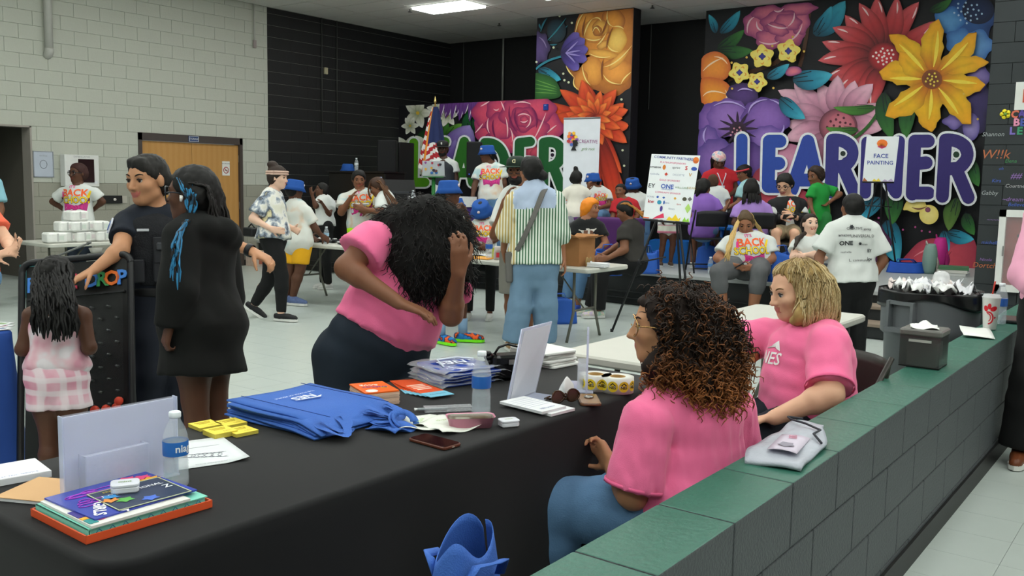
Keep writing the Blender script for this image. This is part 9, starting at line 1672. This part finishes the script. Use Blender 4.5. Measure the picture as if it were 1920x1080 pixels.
P.done('painted_purple_thistle')
P.petal((850,300),(885,235),60,('#4a3a78','#7a64ac','#9486c4'));P.petal((852,310),(858,262),40,('#4a3a78','#6e58a2','#8878ba'));P.done('painted_lavender_petals')
RC=('#d8506c','#8a2a5c')
for x,y,rx,ry,rot in((925,245,34,26,.3),(1030,240,30,30,0),(915,212,26,28,.2),(965,258,50,28,0),(948,205,34,24,-.1),(1012,205,34,26,0),(940,238,26,26,.3),(1000,248,34,28,-.2),(972,215,32,28,0),(985,224,26,24,0),(987,224,16,16,0),(987,225,8,8,0)):P.blob(x,y,rx,ry,*RC,5,.09,rot,x)
for a,b_,c in(((905,200),(915,195),(922,190)),((920,222),(915,238),(922,250)),((952,220),(958,240),(955,258)),((960,240),(968,255),(964,266)),((943,190),(948,200),(950,208)),((968,195),(985,188),(1000,196)),((975,218),(985,210),(998,218)),((998,218),(1002,232),(990,240)),((1005,262),(1018,240),(1028,212)),((1030,250),(1040,240),(1048,235)),((895,250),(905,240),(910,232)),((980,228),(988,232),(994,226)),((930,205),(936,210),(940,204))):P.stroke([a,b_,c],2.6,'#f6c6cc')
for a,b_,c in(((930,225),(925,240),(935,262)),((960,200),(955,225),(975,250)),((1000,200),(1015,215),(1010,240)),((972,205),(965,225),(980,245))):P.stroke([a,b_,c],4,'#7a2456')
P.done('painted_red_rose')
[P.petal((1005,300),(960+q*14,270+6*math.sin(q*2)),24,('#8a2a50','#cc4a62','#d8586c'))for q in range(5)];P.done('painted_rose_petals')
fl_=lambda x:'#%02x%02x%02x'%tuple(int(v)for v in np.array((92,160,28))+(np.array((30,92,48))-np.array((92,160,28)))*min(1,max(0,(x-780)/150)))
LD=[([[(781,268),(780,340)],[(780,342),(802,342)]],17),([[(826,268),(824,342)],[(826,266),(840,266)],[(825,304),(838,304)],[(824,342),(842,342)]],17),([[(876,266),(856,342)],[(876,266),(892,342)],[(864,324),(886,324)]],18),([[(915,268),(914,342)],[(915,268),(945,266),(952,300)],[(952,300),(950,342),(914,342)]],18),([[(980,268),(978,342)],[(980,268),(1000,266)],[(979,304),(998,304)],[(978,342),(1002,342)]],18),([[(1026,268),(1024,358)],[(1026,268),(1056,262),(1058,286)],[(1058,286),(1058,312),(1030,314)],[(1044,314),(1062,360)]],19)]
for st_,w_ in LD:x=st_[0][0][0];P.letter(st_,w_,fl_(x),fl_(x+25),x-10,x+35,out=3.4)
P.dot(1042,291,6,'#e4e8ea');P.dot(1042,291,3.6,'#2a1a30');P.dot(930,306,9,'#e4e8ea');P.dot(930,306,6.5,'#b04462');P.done('painted_letter_counters')
P.k=0
r=np.random.default_rng(11);Ms=[mat('chalk_%d'%q,c,rough=.9)for q,c in enumerate(('#9aa0a2','#b06a4a','#4a8a5a','#4a62b0','#8a6aa8','#b0b0b4'))]
for k,(px,py,s_,tx,c)in enumerate(((1862,252,7,'Shannon',0),(1866,290,15,'W!!k',1),(1895,302,6,'Elena',2),(1877,316,5,'oh',3),(1868,339,6,'Kira',3),(1905,330,10,'##',4),(1905,349,6,'Courtney',5),(1855,362,7,'Gabby',0),(1902,374,7,'~dream~',4),(1905,384,6,'Believe',3),(1862,412,6,'~~~~',4),(1857,455,6,'michelle',3),(1848,487,5,'Nicole',4),(1848,498,9,'Dortch?',1))):
 o=on_x(px,py,XS-.0125);b=MB();mb_text(b,tx,frame(o,(0,-1,0),(-1,0,0)),s_*.0056*1.5,shear=.2);b.build('chalk_writing',Ms[c],wall_side)
t=thing('letter_cutouts','coloured cut-out flower and letters on the dark wall at the right edge','decoration',tuple(on_x(1900,225,XS-.01)))
o0=on_x(1900,225,XS-.012)
for k,(px,py,ch,c)in enumerate(((1903,215,'C','#d8705a'),(1916,214,'A','#5a4a9a'),(1906,230,'B','#d88aa8'),(1918,230,'E','#4a5aa8'),(1898,246,'L','#7a6ab8'),(1912,246,'E','#3f8f6a'))):
 o=on_x(px,py,XS-.012)-o0;b=MB();mb_text(b,ch,frame(o,(0,-1,0),(-1,0,0)),.10,off=.04,ext=.004);b.build('letter',mat('cut_%d'%k,c,rough=.7),t)
b=MB();o=on_x(1885,214,XS-.014)-o0;[b.cyl(o+np.array((0,.028*math.cos(a),.028*math.sin(a)))+np.array((.002,0,0)),o+np.array((-.004,.028*math.cos(a),.028*math.sin(a))),.022,n=12)for a in np.arange(5)*1.257];b.build('flower',mat('cut_yellow','#e0cf2a',rough=.7),t);b=MB();b.cyl(o,o+np.array((-.008,0,0)),.016,n=12);b.build('flower_centre',mat('cut_green','#6a8f3a',rough=.7),t)
p0=on_x(1912,180,XS-.01);t=thing('wall_sign','white sign on the dark wall at the right edge above the cut-out letters','sign',tuple(p0));MB().box((0,-.04,0),(.012,.16,.27)).build('plate',mat('sign_cream','#d4d6d2',rough=.5),t);MB().box((-.008,-.06,.0),(.004,.06,.13)).build('red_mark',mat('sign_redmark','#c8503a',rough=.5),t)
p0,p1=on_x(1879,393,XS-.01),on_x(1868,545,XS-.01);hz_=p0[2]-p1[2];t=thing('extinguisher_cabinet','white framed cabinet with red extinguisher on the dark wall at the right','cabinet',(XS-.01,p0[1]-.22,p1[2]));mw=mat('cabinet_white','#dcdedb',rough=.4)
for a,b_,c,d in((0,hz_-.035,.46,.07),(0,.035,.46,.07),(.20,hz_/2,.06,hz_),(-.20,hz_/2,.06,hz_)):MB().box((-.03,a,b_),(.06,c,d)).build('frame',mw,t)
MB().box((.0,0,hz_/2),(.004,.40,hz_-.1)).build('back',mat('cabinet_back','#8f2a26',rough=.5),t);MB().box((-.055,0,hz_/2),(.004,.36,hz_-.12)).build('glass_door',clear('cab_glass','#dfe8e8',.05,.12),t);MB().cyl((-.03,-.02,.10),(-.03,-.02,.50),.065,n=18).build('extinguisher',mat('ext_red','#b01f1f',rough=.3),t);MB().tube([(-.03,-.02,.50),(-.03,-.02,.58),(-.03,.06,.56)],.014,8).build('nozzle',M_bmetal,t);MB().box((-.09,.17,hz_/2),(.02,.012,.10)).build('handle',mat('cab_handle','#9a9c9a',rough=.3,metal=.6),t)
